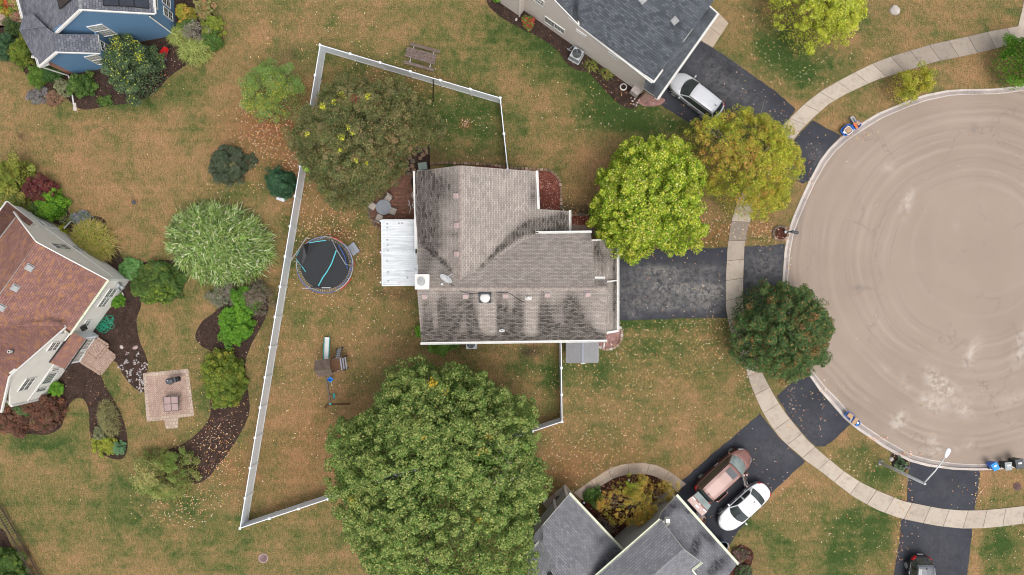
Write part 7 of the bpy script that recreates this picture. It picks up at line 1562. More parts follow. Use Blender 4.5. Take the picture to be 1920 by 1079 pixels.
mb.lathe(c, [(.15, -.15), (.19, .13), (.24, .14), (.24, .18), (.17, .18), (.13, -.12), (0, -.12)], 4, sx=1.2, sy=1); 
tb = mb.build('bucket_swing', M['skyblue'], ps, bevel=.03)
mb = MB(); mb.tube([P(621, 715, .8), P(621, 720, .5), P(622.5, 724, .4), P(620.5, 722, .4)], .02, 5); mb.tube([P(619, 709, .6), P(613, 709, 2.1)], .012, 4); mb.build('rope', M['whitehose'], ps)
mb = MB(); pp = [P(x, y, .45 + zz) for x, y, zz in ((625, 738, .05), (626.5, 741, .0), (626.8, 745, 0), (625.5, 748.5, .05))]
for i in range(3): mb.beam(pp[i], pp[i + 1], .16, .03)
sw = mb.build('swing_seat', M['teal'], ps)
mb = MB(); mb.tube([P(625, 738, .5), P(616.5, 739, 2.05)], .012, 4); mb.tube([P(625.5, 748, .5), P(618, 748, 2.05)], .012, 4); mb.build('chain', M['steel'], sw)
# shed
sh = thing('storage_shed', 'small grey resin shed with ridged lid roof against the house', 'shed', tuple(P(1089, 655, 0)))
x0, x1, xr, y0, y1 = 1061, 1121, 1092.5, 638, 681
mb = MB(); a = P(1066, 640, 0); b = P(1118, 674, 0); mb.box(((a.x + b.x) / 2, (a.y + b.y) / 2, .95), (b.x - a.x, a.y - b.y, 1.9)); mb.build('wall', M['shedgrey'], sh)
for xa, xb, nm in ((x0, xr - 1.5, 0), (xr + 1.5, x1, 1)):
    za, zb_ = (2.0, 2.35) if nm == 0 else (2.35, 2.0); mb = MB(); mb.prism([P(xa, y0, za), P(xb, y0, zb_), P(xb, y1, zb_), P(xa, y1, za)], Z * -.05)
    ym = (y0 + y1) / 2 + 1
    mb.beam(P(xa, ym, za + .012), P(xb, ym, zb_ + .012), .03, .02)
    for k in range(1, 12): u = k / 12; mb.beam(P(xa + (xb - xa) * u, y0, za + (zb_ - za) * u + .005), P(xa + (xb - xa) * u, y1, za + (zb_ - za) * u + .005), .015, .02)
    mb.build('roof_panel', M['shedgrey'], sh)
mb = MB(); mb.beam(P(xr, y0, 2.39), P(xr, y1, 2.39), .16, .06); mb.beam(P(xr - 2.3, y0, 2.36), P(xr - 2.3, y1, 2.36), .03, .03); mb.build('ridge_strip', M['ash'], sh)
mb = MB(); mb.box(P(xr + .5, y1 + .5, 2.3), (.28, .05, .1)); mb.build('end_cap', M['white'], sh)
# condensers
def condenser(px, py, rz, label, s=.78, h_=.8):
    t = thing('air_conditioner', label, 'air conditioner', tuple(P(px, py, 0)), rz, 'outdoor air conditioner units')
    mb = MB(); mb.box((0, 0, h_ / 2), (s, s, h_)); mb.box((0, 0, .02), (s * 1.15, s * 1.15, .06)); mb.build('housing', M['steel'], t, local=True, bevel=.05)
    mb = MB(); mb.lathe((0, 0, h_ + .001), [(s * .42, 0), (s * .42, .012), (0, .012)], 24); mb.build('fan_well', M['black'], t, local=True)
    mb = MB(); mb.lathe((0, 0, h_ + .01), [(.1, 0), (.1, .04), (0, .05)], 12)
    for k in range(3): a = 2.1 * k; mb.beam((0, 0, h_ + .02), (s * .36 * math.cos(a), s * .36 * math.sin(a), h_ + .015), .16, .01)
    mb.build('fan', M['charcoal'], t, local=True)
    mb = MB()
    for k in range(4): r_ = s * (.12 + .1 * k); mb.tube([(r_ * math.cos(a), r_ * math.sin(a), h_ + .06) for a in np.linspace(0, 2 * math.pi, 21)], .006, 4)
    mb.build('grille', M['steel'], t, local=True)
condenser(884, 644, 0, 'grey air conditioner half hidden under the white eave')
condenser(1080, 107, R(-30), 'grey air conditioner in the dark bed by the beige wall', .85, .9)
# patio set
tb = thing('patio_table', 'round grey slatted patio table under the olive tree', 'table', tuple(P(719, 389, 0)))
c = P(719, 389, .74); mb = MB()
for k in range(11):
    y = -.52 + k * .104; L = math.sqrt(max(.01, .57 ** 2 - y * y)) * 2; mb.box((c.x + y * .5, c.y + y * .87, .74), (L, .085, .03), rz=R(-30))
mb.build('tabletop', M['ash'], tb)
mb = MB(); mb.tube([c + Vector((.57 * math.cos(a), .57 * math.sin(a), -.02)) for a in np.linspace(0, 2 * math.pi, 33)], .02, 5); mb.build('rim', M['ash'], tb)
for a in (0.8, 2.4, 3.9, 5.5): mb = MB(); mb.tube([c + Vector((.35 * math.cos(a), .35 * math.sin(a), -.02)), Vector((c.x + .42 * math.cos(a), c.y + .42 * math.sin(a), .03))], .02, 5); mb.build('leg', M['charcoal'], tb)
def chair0_():
    t = thing('patio_chair', '', 'chair', (0, 0, 0), 0, 'chairs round the patio table')
    mb = MB(); mb.box((0, 0, .42), (.5, .5, .04)); mb.build('seat', M['tan_chair'], t, local=True, bevel=.01)
    mb = MB(); mb.prism([(-.24, -.25, .44), (-.24, .25, .44), (-.36, .25, .98), (-.36, -.25, .98)], (-.03, 0, 0)); mb.build('backrest', M['tan_chair'], t, local=True)
    for sy in (1, -1): mb = MB(); mb.tube([(.25, .28 * sy, .03), (.22, .28 * sy, .64), (-.28, .28 * sy, .66), (-.36, .27 * sy, .95)], .018, 5); mb.tube([(-.22, .27 * sy, .64), (-.28, .28 * sy, .03)], .018, 5); mb.build('side_frame', M['charcoal'], t, local=True)
    return t
pc0 = chair0_()
for i, (x, y, deg, lab) in enumerate(((737, 397, 160, 'tan patio chair on the right of the slatted table'), (713, 410, 70, 'tan patio chair at the lower side of the slatted table'), (700, 388, -35, 'tan patio chair on the left of the slatted table'), (729, 375, -125, 'tan patio chair above the slatted table, nearest the olive tree'))):
    p = P(x, y, 0)
    if i == 0: pc0.location = p; pc0.rotation_euler.z = R(deg); pc0['label'] = lab
    else: dup(pc0, p, R(deg), lab)
# deck box, grill, bench, planters
mb = MB(); p = P(794, 314, 0); db = thing('deck_box', 'grey-green lidded box at the corner of the taupe roof', 'storage box', (p.x, p.y, 0), R(8))
mb.box((0, 0, .3), (.62, .50, .6)); mb.build('box_body', M['greylid'], db, local=True, bevel=.02); mb = MB(); mb.box((0, 0, .63), (.68, .56, .06)); mb.build('lid', plain('sage_plastic', (.22, .27, .24), .6, .08), db, local=True, bevel=.02)
p = P(781, 344, 0); gr = thing('grill', 'black covered grill half under the eave gutter', 'grill', (p.x, p.y, 0)); mb = MB(); mb.lathe((0, 0, .2), [(.30, 0), (.34, .3), (.34, .75), (.25, .9), (0, .95)], 16, sx=.9, sy=1.7); mb.build('cover', M['black'], gr, local=True, smooth=True)
mb = MB(); mb.lathe((0, 0, 0), [(.04, 0), (.04, .22), (0, .22)], 8, sx=5, sy=8); mb.build('cart_base', M['charcoal'], gr, local=True)
for (x, y, lab) in ((782, 368, 'white wire chair under the eave nearest the grill'), (783, 386, 'white wire chair under the eave nearest the patio bench')):
    p = P(x, y, 0); wc = thing('wire_chair', lab, 'chair', (p.x, p.y, 0), 0, 'white wire chairs under the eave')
    mb = MB(); mb.lathe((0, 0, .44), [(.26, 0), (.26, .02), (0, .02)], 18); mb.build('seat', M['alu'], wc, local=True)
    mb = MB(); mb.tube([(-.02 + .28 * math.cos(a), .34 * math.sin(a), .78 - .1 * abs(math.sin(a))) for a in np.linspace(1.0, 5.3, 14)], .025, 5); mb.build('backrest', M['alu'], wc, local=True)
    for a in (.8, 2.3, 3.9, 5.4): mb = MB(); mb.tube([(.2 * math.cos(a), .2 * math.sin(a), .44), (.26 * math.cos(a), .26 * math.sin(a), 0)], .014, 5); mb.build('leg', M['alu'], wc, local=True)
p = P(772, 407, 0); bn = thing('wooden_bench', 'small brown wooden bench at the foot of the brick patio', 'bench', (p.x, p.y, 0))
for dy in (-.13, .11): mb = MB(); mb.box((0, dy, .42), (.9, .17, .04)); mb.build('seat_plank', M['redwood'], bn, local=True)
for dx in (-.38, .38): mb = MB(); mb.box((dx, 0, .2), (.05, .36, .4)); mb.build('leg', M['redwood'], bn, local=True)
# small tie-down ornament on the patio
mb = MB(); p = P(766, 386, .05); mb.tube([p, p + Vector((.12, .25, .25)), p + Vector((.02, .4, .1)), p + Vector((.18, -.2, .05)), p + Vector((.05, -.7, .05)), p + Vector((.3, -.75, .1))], .025, 5); tag(mb.build('garden_ornament', M['alu'], origin=p), 'thin pale wire ornament standing on the brick patio', 'ornament')
# utility pedestal behind the conifer
mb = MB(); p = P(529, 375, 0); up_ = thing('utility_pedestal', 'pale ribbed utility box at the foot of the conifer', 'utility box', (p.x, p.y, 0), R(-20)); mb.box((0, 0, .2), (.62, .22, .4)); mb.build('cabinet', M['greylid'], up_, local=True, bevel=.02)
mb = MB(); mb.box((0, 0, .42), (.66, .26, .04)); mb.build('lid', M['alu'], up_, local=True, bevel=.01)

# ================================================================== RIGHT SIDE THINGS
# street lamp
bl = P(1651, 868, 0); top = P(1735, 907, 6.6); sla = thing('street_lamp', 'tall pale street lamp with long arm over the road', 'street lamp', (bl.x, bl.y, 0))
mb = MB(); mb.tube([(bl.x, bl.y, 0), (bl.x, bl.y, 3.3), (bl.x, bl.y, 6.6)], [.13, .11, .085], 12); mb.lathe((bl.x, bl.y, 6.6), [(.10, 0), (.09, .08), (0, .12)], 12); mb.build('pole', M['alu'], sla, smooth=True)
mb = MB(); mb.box((bl.x, bl.y, .05), (.34, .34, .06))
for dx, dy in ((.13, .13), (-.13, .13), (.13, -.13), (-.13, -.13)): mb.lathe((bl.x + dx, bl.y + dy, .08), [(.035, 0), (.035, .06), (0, .07)], 6)
mb.build('base_plate', M['steel'], sla)
hd_ = P(1772, 858, 7.3); a_ = Vector((bl.x, bl.y, 6.5)); mb = MB(); mb.tube([a_, a_.lerp(hd_, .5) + Z * .12, hd_], [.06, .045, .04], 8); mb.build('arm', M['alu'], sla, smooth=True)
hp = P(1776, 851, 7.35); dv_ = (hp - hd_); dv_.z = 0; an = math.atan2(dv_.y, dv_.x); mb = MB(); pr = [(-.30, .05), (-.22, .10), (0, .15), (.2, .17), (.33, .14), (.40, .04)]
rings_ = []
for x, r_ in pr:
    rings_.append([Vector((x, r_ * math.cos(t), .09 * math.sin(t) * (r_ / .17))) for t in np.linspace(0, 2 * math.pi, 13)[:-1]])
for r_ in rings_: mb.v += [tuple(Matrix.Rotation(an, 3, 'Z') @ v + hp) for v in r_]
for i in range(len(rings_) - 1):
    for j in range(12): mb.f.append([i * 12 + j, i * 12 + (j + 1) % 12, (i + 1) * 12 + (j + 1) % 12, (i + 1) * 12 + j]); mb.m.append(0)
mb.f.append(list(range(12))); mb.m.append(0); mb.f.append([60 + j for j in range(12)]); mb.m.append(0)
mb.build('lamp_head', M['white'], sla, smooth=True)
mb = MB(); mb.lathe(hp + Z * .08, [(.035, 0), (.035, .05), (0, .06)], 8); mb.build('photocell', M['ventgrey'], sla)
# mailboxes
def mailbox(label, bx, by, ang, L=.52, h_=1.1):
    p = P(bx, by, 0); t = thing('mailbox', label, 'mailbox', (p.x, p.y, 0), ang, 'kerbside mailboxes'); mb = MB(); mb.box((0, 0, h_ / 2), (.09, .09, h_)); mb.beam((-.15, 0, h_ - .05), (L * .6, 0, h_ - .05), .06, .06); mb.build('post', M['black'], t, local=True)
    mb = MB(); n = 10
    for x in (.02, L + .02): mb.v += [(x, .11 * math.cos(a), h_ + .12 + .11 * math.sin(a)) for a in np.linspace(0, math.pi, n)] + [(x, -.11, h_), (x, .11, h_)]
    k = n + 2
    for j in range(k): mb.f.append([j, (j + 1) % k, k + (j + 1) % k, k + j]); mb.m.append(0)
    mb.f.append(list(range(k))[::-1]); mb.m.append(0); mb.f.append([k + j for j in range(k)]); mb.m.append(0)
    mb.build('box', M['charcoal'], t, local=True)
    mb = MB(); mb.box((L * .6, -.13, h_ + .18), (.04, .015, .18)); mb.build('flag', M['lampred'], t, local=True); return t
mailbox('dark blue-black mailbox above the ring of edging blocks', 1474, 436.5, R(-12), .5)
mailbox('black mailbox standing in the yucca bed by the kerb', 1681, 868, R(-20), .42)
mb = MB(); mb.lathe(P(1472.5, 435, .15), [(.09, 0), (.09, .12), (0, .16)], 10); tag(mb.build('garden_light', M['white']), 'small white light inside the ring of edging blocks', 'garden light')
# recycling bins and bins on wheels
def tote(label, x, y, ang, fill, sc=1.0, grp='open recycling totes set out at the kerb'):
    p = P(x, y, 0); t = thing('recycling_tote', label, 'recycling bin', (p.x, p.y, .03), ang, grp)
    mb = MB(); a, b = .40 * sc, .30 * sc; sq = lambda k, z: [(k * a * math.copysign(abs(math.cos(t_)) ** .5, math.cos(t_)), k * b * math.copysign(abs(math.sin(t_)) ** .5, math.sin(t_)), z) for t_ in np.linspace(0, 2 * math.pi, 25)[:-1]]
    rr_ = [sq(.82, 0), sq(1.0, .38), sq(1.07, .385), sq(1.07, .42), sq(.96, .42), sq(.80, .06)]
    for r_ in rr_: mb.v += r_
    for i in range(5):
        for j in range(24): mb.f.append([i * 24 + j, i * 24 + (j + 1) % 24, (i + 1) * 24 + (j + 1) % 24, (i + 1) * 24 + j]); mb.m.append(0)
    mb.f.append(list(range(24))); mb.m.append(0); mb.f.append([120 + j for j in range(24)]); mb.m.append(0)
    mb.build('tub', M['blue'], t, local=True, smooth=False)
    for k, (dx, dy, dz, sx_, sy_, sz_, rz_, mt, lab) in enumerate(fill):
        mb = MB(); mb.box((0, 0, 0), (sx_, sy_, sz_)); o = mb.build('carton', M[mt], None, origin=(0, 0, -sz_ / 2), bevel=.008); v = Matrix.Rotation(ang, 3, 'Z') @ Vector((dx, dy, dz)); o.location = Vector((p.x, p.y, .03)) + v - Z * sz_ / 2; o.rotation_euler.z = ang + rz_; tag(o, lab, 'carton', 'recycling lying in and beside the totes')
    return t
tote('blue recycling tote nearest the upper driveway apron, stuffed with cardboard', 1584, 246, R(38), [(.05, .02, .36, .50, .42, .12, .1, 'cardboard', 'flattened brown carton filling the upper left tote'), (-.28, -.02, .40, .16, .22, .08, .3, 'paper', 'white and green packet at the left end of the upper left tote')], 1.1)
tote('blue recycling tote with orange packaging by the upper kerb', 1602, 237, R(38), [(-.12, .02, .42, .18, .5, .10, -.1, 'orange', 'long orange box lying on the upper right tote'), (.16, .05, .40, .26, .34, .10, .2, 'cardboard', 'tan carton beside the orange box')], .8)
c = P(1591, 245, .5); mb = MB(); pr_ = [(.26 * math.copysign(abs(math.cos(t_)) ** .45, math.cos(t_)), .26 * math.copysign(abs(math.sin(t_)) ** .45, math.sin(t_)), 0) for t_ in np.linspace(0, 2 * math.pi, 25)]; mb.tube([Matrix.Rotation(R(38), 3, 'Z') @ Vector(v) + c for v in pr_], .03, 6); mb2 = mb
lidt = tag(mb.build('tub_rim', M['paper'], origin=c), 'white square plastic rim lying on the left upper tote', 'plastic rim')
mb = MB(); mb.box((0, 0, 0), (.36, .36, .1)); o = mb.build('carton', M['cardboard'], None, origin=(0, 0, 0), bevel=.01); o.location = c - Z * .02; o.rotation_euler.z = R(38); tag(o, 'square tan carton inside the white plastic rim', 'carton')
p = P(1597, 227, 0); bx_ = thing('plastic_crate', 'long grey-lilac box behind the totes by the upper kerb', 'box', (p.x, p.y, 0), R(-57)); mb = MB(); mb.box((0, 0, .18), (.58, .26, .36)); mb.build('crate_body', M['ash'], bx_, local=True, bevel=.02); mb = MB(); mb.box((0, 0, .37), (.62, .30, .04)); mb.build('lid', M['ventgrey'], bx_, local=True, bevel=.01); mb = MB(); mb.box((.02, 0, .40), (.34, .09, .03)); mb.build('handle', M['charcoal'], bx_, local=True)
tote('blue recycling tote holding a square carton at the lower kerb', 1589.5, 779, R(-42), [(-.02, .03, .38, .44, .36, .16, .05, 'cardboard', 'square tan carton standing in the lower tote'), (.22, -.16, .42, .10, .44, .06, .1, 'greylid', 'grey tray propped across the lower tote')], .85)
tote('blue recycling tote heaped with torn cardboard by the lower kerb', 1600.5, 790, R(-42), [(-.12, .0, .42, .30, .56, .10, .1, 'cardboard', 'torn tan cardboard heaped on the lower right tote'), (.14, .05, .43, .16, .16, .06, .4, 'paper', 'white cup among the torn cardboard'), (.18, -.12, .43, .12, .14, .05, .2, 'skyblue', 'bright blue packet on the lower right tote')], .78)
def wheelie(label, x, y, ang, bodym, lidm, s=1.0, openlid=False):
    p = P(x, y, 0); t = thing('wheeled_bin', label, 'wheeled bin', (p.x, p.y, .03), ang, 'wheeled bins standing at the lower kerb'); h_ = 1.0 * s; a = .29 * s; b = .32 * s
    mb = MB(); lo = [(-a * .8, -b * .75, .05), (a * .8, -b * .75, .05), (a * .8, b * .75, .05), (-a * .8, b * .75, .05)]; hi = [(-a, -b, h_), (a, -b, h_), (a, b, h_), (-a, b, h_)]; mb.add(lo + hi, [[0, 1, 2, 3], [0, 1, 5, 4], [1, 2, 6, 5], [2, 3, 7, 6], [3, 0, 4, 7], [4, 5, 6, 7]]); mb.build('bin_body', M[bodym], t, local=True, bevel=.03)
    mb = MB(); mb.box((0, .01, h_ + .035), (a * 2.12, b * 2.12, .07)); mb.box((0, .02, h_ + .08), (a * 1.5, b * 1.5, .035)); lo_ = mb.build('lid', M[lidm], t, local=True, bevel=.03)
    mb = MB(); mb.tube([(-a * .8, b + .07, h_ - .02), (a * .8, b + .07, h_ - .02)], .02, 6); mb.box((-a * .8, b + .03, h_ - .02), (.04, .1, .04)); mb.box((a * .8, b + .03, h_ - .02), (.04, .1, .04)); mb.build('handle', M[lidm], t, local=True)
    for sx in (1, -1): mb = MB(); mb.lathe((0, 0, 0), [(.12, -.03), (.12, .03), (0, .03)], 14); mb.v = [(z + a * .8 * sx, x + b * .75, y + .12) for x, y, z in mb.v]; mb.build('wheel', M['tyre'], t, local=True)
    mb = MB(); mb.box((0, -.05, h_ + .105), (a * .9, .12, .006)); mb.build('lid_label', M['paper'], lo_, local=True)
    return t
wheelie('pale grey-lidded bin between the blue and the charcoal bins', 1877, 869, R(185), 'darkgreen', 'greylid', .86)
wheelie('large charcoal bin at the right edge of the kerb', 1895, 864, R(190), 'darkgreen', 'charcoal', 1.05)
wb_ = wheelie('blue bin with its bright lid askew at the lower kerb', 1853, 870, R(210), 'blue', 'skyblue', .82)
# boulders and drains
def rock(label, x, y, sx, sy, sz, mt, name='boulder', cat='boulder', group=None, seed=0, z=0):
    r = random.Random(seed + int(x * 13 + y)); bm = bmesh.new(); bmesh.ops.create_icosphere(bm, subdivisions=2 if sx < .3 else 3, radius=1)
    off = Vector((r.uniform(0, 50), r.uniform(0, 50), 0))
    for v in bm.verts: n = 1 + .22 * mnoise.noise(v.co * 1.1 + off) + .08 * mnoise.noise(v.co * 3 + off); v.co = Vector((v.co.x * sx * n, v.co.y * sy * n, max(-.25, v.co.z) * sz * n))
    me = bpy.data.meshes.new(name); bm.to_mesh(me); bm.free(); me.polygons.foreach_set('use_smooth', [True] * len(me.polygons)); me.materials.append(M[mt]); o = bpy.data.objects.new(name, me); C.objects.link(o); p = P(x, y, 0); o.location = (p.x, p.y, z); o.rotation_euler.z = r.uniform(0, 6); return tag(o, label, cat, group)
rock('pale rounded boulder alone on the top right lawn', 1677, 20, .40, .36, .35, 'palestone')
rock('pale boulder beside the yucca bed near the street lamp', 1671, 861, .20, .17, .2, 'palestone')
rock('flat pale stone beside the rose bush', 968, 37, .15, .10, .1, 'palestone', 'stone', 'stone'); rock('pale stone below the rose bush', 996, 52, .17, .10, .12, 'palestone', 'stone', 'stone')
rock('round pale stone in the bed beyond the brick stoop', 228, 651, .17, .14, .08, 'palestone', 'stone', 'stone'); rock('triangular pinkish stone in the bed beyond the stoop', 254, 652, .24, .16, .08, 'pinkstone', 'stone', 'stone')
for x, y in ((1186, 190), (1190, 186), (1195, 193), (1188, 196), (1198, 188), (1193, 198)): rock('pale stone in the little heap at the end of the dark bed', x, y, .10, .08, .08, 'palestone', 'stone', 'stone', 'stones heaped at the bed end', seed=int(x))
rs = random.Random(5)
for (cx, cy, n, sp) in ((241, 664, 5, 5), (258, 664, 6, 5), (236, 679, 12, 6), (255, 680, 13, 6), (227, 689, 12, 6), (248, 693, 6, 4), (240, 701, 14, 7), (245, 716, 7, 5), (262, 700, 14, 6), (268, 690, 14, 7), (261, 712, 14, 6), (263, 724, 13, 7), (268, 716, 10, 5), (273, 683, 8, 4), (262, 735, 7, 5)):
    cl_ = ('upper left' if cx < 250 else 'upper right') if cy < 672 else (('left' if cx < 232 else ('middle left' if cx < 246 else ('middle right' if cx < 262 else 'right'))) if cy < 697 else (('lower left' if cx < 250 else 'lower right') if cy < 714 else 'lowest'))
    for k in range(n):
        a = rs.uniform(0, 6.28); q_ = sp * math.sqrt(rs.random()); s_ = rs.uniform(.045, .085); mt = rs.choice(['stone', 'stone', 'stone', 'palestone', 'pinkstone'])
        rock({'stone': 'grey', 'palestone': 'cream', 'pinkstone': 'pinkish'}[mt] + (' larger' if s_ > .066 else ' small') + ' river stone, ' + cl_ + ' cluster by the paver patio', cx + q_ * math.cos(a), cy + q_ * math.sin(a) * .9, s_, s_ * rs.uniform(.6, .9), s_ * .7, mt, 'river_stone', 'river stone', 'river stones in the mulch by the patio', seed=k, z=.02)
def drain(label, x, y, r_, mt='rust', grate=True, rim=True):
    p = P(x, y, 0); t = thing('drain_cover', label, 'drain cover', (p.x, p.y, 0)); mb = MB(); mb.lathe((0, 0, .0), [(r_ * .82, 0), (r_, 0), (r_, .04), (r_ * .82, .04)], 28); mb.build('frame_ring', M['pinktile' if rim else mt], t, local=True)
    mb = MB(); mb.lathe((0, 0, 0), [(r_ * .82, .012), (0, .012)], 24); mb.build('pit', M['black' if grate else mt], t, local=True)
    mb = MB()
    for k in range(-3, 4):
        w_ = math.sqrt(max(0, (r_ * .8) ** 2 - (k * r_ * .23) ** 2)); mb.box((k * r_ * .23, 0, .03), (.035, 2 * w_, .02)); mb.box((0, k * r_ * .23, .032), (2 * w_, .03, .02))
    mb.build('grate', M[mt], t, local=True)
drain('round rusty drain grate in the lawn near the bottom', 494, 1047, .38); drain('dark round manhole cover in the lawn by the right driveway', 1907, 912.5, .31, 'rust', False, False); drain('small dark drain in the left lawn', 251, 380, .16, 'charcoal', True, False)

# ================================================================== OTHER YARDS
# wheelbarrow
p = P(312, 104, 0); wbw = thing('wheelbarrow', 'red wheelbarrow lying by the grey slab', 'wheelbarrow', (p.x, p.y, 0), R(65))
mb = MB(); lo = [(-.25, -.2, .25), (.2, -.12, .2), (.2, .12, .2), (-.25, .2, .25)]; hi = [(-.42, -.34, .6), (.42, -.25, .5), (.55, 0, .48), (.42, .25, .5), (-.42, .34, .6)]
mb.add(lo + hi, [[3, 2, 1, 0], [0, 1, 5, 4], [1, 2, 6], [1, 6, 5], [2, 7, 6], [2, 3, 8, 7], [3, 0, 4, 8]]); ty = mb.build('tray', M['red'], wbw, local=True); sm = ty.modifiers.new('s', 'SOLIDIFY'); sm.thickness = .02
mb = MB(); mb.box((-.02, 0, .30), (.40, .30, .06)); mb.build('debris', M['redwood'], wbw, local=True, bevel=.02)
for sy in (1, -1): mb = MB(); mb.tube([(.5, .06 * sy, .2), (-.3, .24 * sy, .32), (-.95, .30 * sy, .5)], .022, 6); mb.build('handle', M['ash'], wbw, local=True); mb = MB(); mb.tube([(-.3, .24 * sy, .3), (-.38, .26 * sy, 0)], .02, 5); mb.build('leg', M['steel'], wbw, local=True)
mb = MB(); mb.lathe((0, 0, 0), [(.12, -.04), (.18, -.03), (.18, .03), (.12, .04)], 18); mb.v = [(x + .58, z, y + .18) for x, y, z in mb.v]; mb.build('wheel', M['tyre'], wbw, local=True)
mb = MB(); mb.prism([P(x, y, .02) for x, y in ((272, 107), (299, 110), (300, 130), (288, 131), (276, 122))], Z * .08); tag(mb.build('stone_slab', M['ash'], bevel=.01), 'flat grey slab next to the red wheelbarrow', 'slab')
mb = MB(); mb.prism([P(x, y, .0) for x, y in ((137, 194), (143, 193.5), (145, 208), (138.5, 208.5))], Z * .07); tag(mb.build('splash_block', M['palestone'], bevel=.01), 'pale splash block at the end of the white drainpipe', 'splash block')
# window wells
def well(label, x, y, ang, r_=.5):
    p = P(x, y, 0); t = thing('window_well', label, 'window well', (p.x, p.y, 0), ang); mb = MB(); mb.tube([(r_ * math.cos(a), r_ * math.sin(a), .14) for a in np.linspace(0, math.pi, 14)], .035, 6); mb.build('rim', M['steel'], t, local=True)
    mb = MB(); mb.v = [(r_ * math.cos(a), r_ * math.sin(a), .06) for a in np.linspace(0, math.pi, 14)]; mb.f = [list(range(14))]; mb.m = [0]; mb.build('well_floor', M['dark'], t, local=True)
    mb = MB(); mb.beam((0, 0, .14), (0, r_, .14), .03, .03); mb.beam((-r_ * .9, .12, .14), (r_ * .9, .12, .14), .03, .03); mb.build('grate', M['steel'], t, local=True)
well('half-round window well beside the air conditioner', 1073, 85, R(-144 + 0), .5); well('round-fronted window well at the blue wall', 334, 44, R(-95), .45)
# hose ring, planter, lattice
mb = MB(); c = P(1169, 163.5, .05)
for k in range(3): mb.tube([c + Vector(((.26 - .02 * k) * math.cos(a), (.26 - .02 * k) * math.sin(a), .02 * k)) for a in np.linspace(0, 2 * math.pi, 25)], .022, 6)
tag(mb.build('hose_coil', M['whitehose'], origin=c), 'cream coiled hose ring lying in the dark bed', 'hose')
p = P(1231, 184, 0); pl = thing('flower_pot', 'white-rimmed pot of orange flowers at the garage corner', 'flower pot', (p.x, p.y, 0)); mb = MB(); mb.lathe((0, 0, 0), [(.15, 0), (.2, .36), (.23, .37), (.23, .41), (.18, .41), (.16, .3), (0, .3)], 18); mb.build('pot', M['trim'], pl, local=True)
V_ = rng.normal(size=(90, 3)) * [.07, .07, .03] + [p.x, p.y, .42]; mesh_np('flowers', leaf_quads(V_, np.tile([0, 0, 1.0], (90, 1)) + rng.normal(size=(90, 3)) * .3, np.full(90, .03)), 4, pal([(2, (.6, .22, .02)), (1, (.12, .18, .03))], 90), [M['leaf']], pl)
p = P(1211, 181, 0); lt = thing('wooden_steps', 'small slatted tan steps leaning at the garage corner', 'steps', (p.x, p.y, 0), R(-36)); mb = MB()
for k in range(5): mb.box((0, -.24 + .12 * k, .34), (.42, .07, .03))
mb.build('slats', M['blockpale'], lt, local=True)
for dx in (-.2, .2): mb = MB(); mb.box((dx, 0, .16), (.04, .56, .32)); mb.build('side_board', M['blockpale'], lt, local=True)
# green garden hose
mb = MB(); r = random.Random(3); hp_ = []
for lx, ly, lr in ((205, 600, 7.5), (207, 598, 6.5), (203, 606, 8), (198, 612, 9), (190, 614, 7), (208, 611, 6), (195, 618, 7), (186, 612, 6), (192, 609, 8), (199, 605, 9), (188, 617, 5.5), (194, 613, 6)):
    a0 = r.uniform(0, 6.28)
    for k in range(15): a = a0 + k * 6.28 / 14; hp_.append(P(lx + lr * math.cos(a) * r.uniform(.92, 1.08), ly + lr * math.sin(a) * r.uniform(.92, 1.08), .05 + .03 * math.sin(len(hp_) * .9) + .03))
hp_ = [P(196, 590, .4), P(199, 591, .2)] + hp_; mb.tube(hp_, .022, 5); tag(mb.build('garden_hose', M['greenhose'], origin=P(198, 608, 0)), 'tangled green garden hose on the mulch by the ivory wall', 'hose')
mb = MB(); mb.tube([P(x, y, z_) for x, y, z_ in ((150, 678, .2), (157, 682, .1), (164, 689, .06), (172, 693, .06), (180, 698, .06), (184, 702, .06))], .03, 6); tag(mb.build('garden_hose', M['whitehose'], origin=P(165, 690, 0)), 'white hose running along the edge of the brick stoop', 'hose')
mb = MB(); mb.tube([P(x, y, z_) for x, y, z_ in ((229, 549, .3), (231, 553, .1), (230, 558, .06), (228, 562, .06))], .04, 6); tag(mb.build('drain_hose', M['whitehose'], origin=P(230, 555, 0)), 'short white corrugated hose by the ivory house corner', 'hose')
mb = MB(); mb.tube([P(120.5, 428, 1.3), P(131, 417, .3), P(136, 413.5, .12), P(140.5, 406.5, .1)], .055, 7); tag(mb.build('drain_spout', M['alu'], origin=P(130, 417, 0)), 'grey-white drain spout reaching into the left bed', 'drain spout')
# grill and fire table on the paver patio
p = P(333, 711, 0); g2 = thing('grill', 'black smoker grill standing on the paver patio', 'grill', (p.x, p.y, .04), R(12)); mb = MB()
mb.lathe((0, 0, 0), [(.02, -.38), (.2, -.37), (.23, -.3), (.23, .1), (.2, .16), (.02, .17)], 18); mb.v = [(z - .1, x, y + .85) for x, y, z in mb.v]; mb.build('barrel', M['charcoal'], g2, local=True, smooth=True)
mb = MB(); mb.box((.20, 0, .84), (.16, .40, .30)); mb.build('firebox', M['charcoal'], g2, local=True, bevel=.04); mb = MB(); mb.lathe((.40, .03, .62), [(.0, 0), (.17, .02), (.2, .2), (.14, .34), (0, .38)], 14); mb.build('side_chamber', M['black'], g2, local=True, smooth=True)
mb = MB(); mb.box((-.32, .06, 1.08), (.08, .06, .02)); mb.build('lid_badge', M['alu'], g2, local=True); mb = MB(); mb.beam((-.35, -.27, .9), (.05, -.27, .9), .04, .03); mb.build('handle', M['black'], g2, local=True)
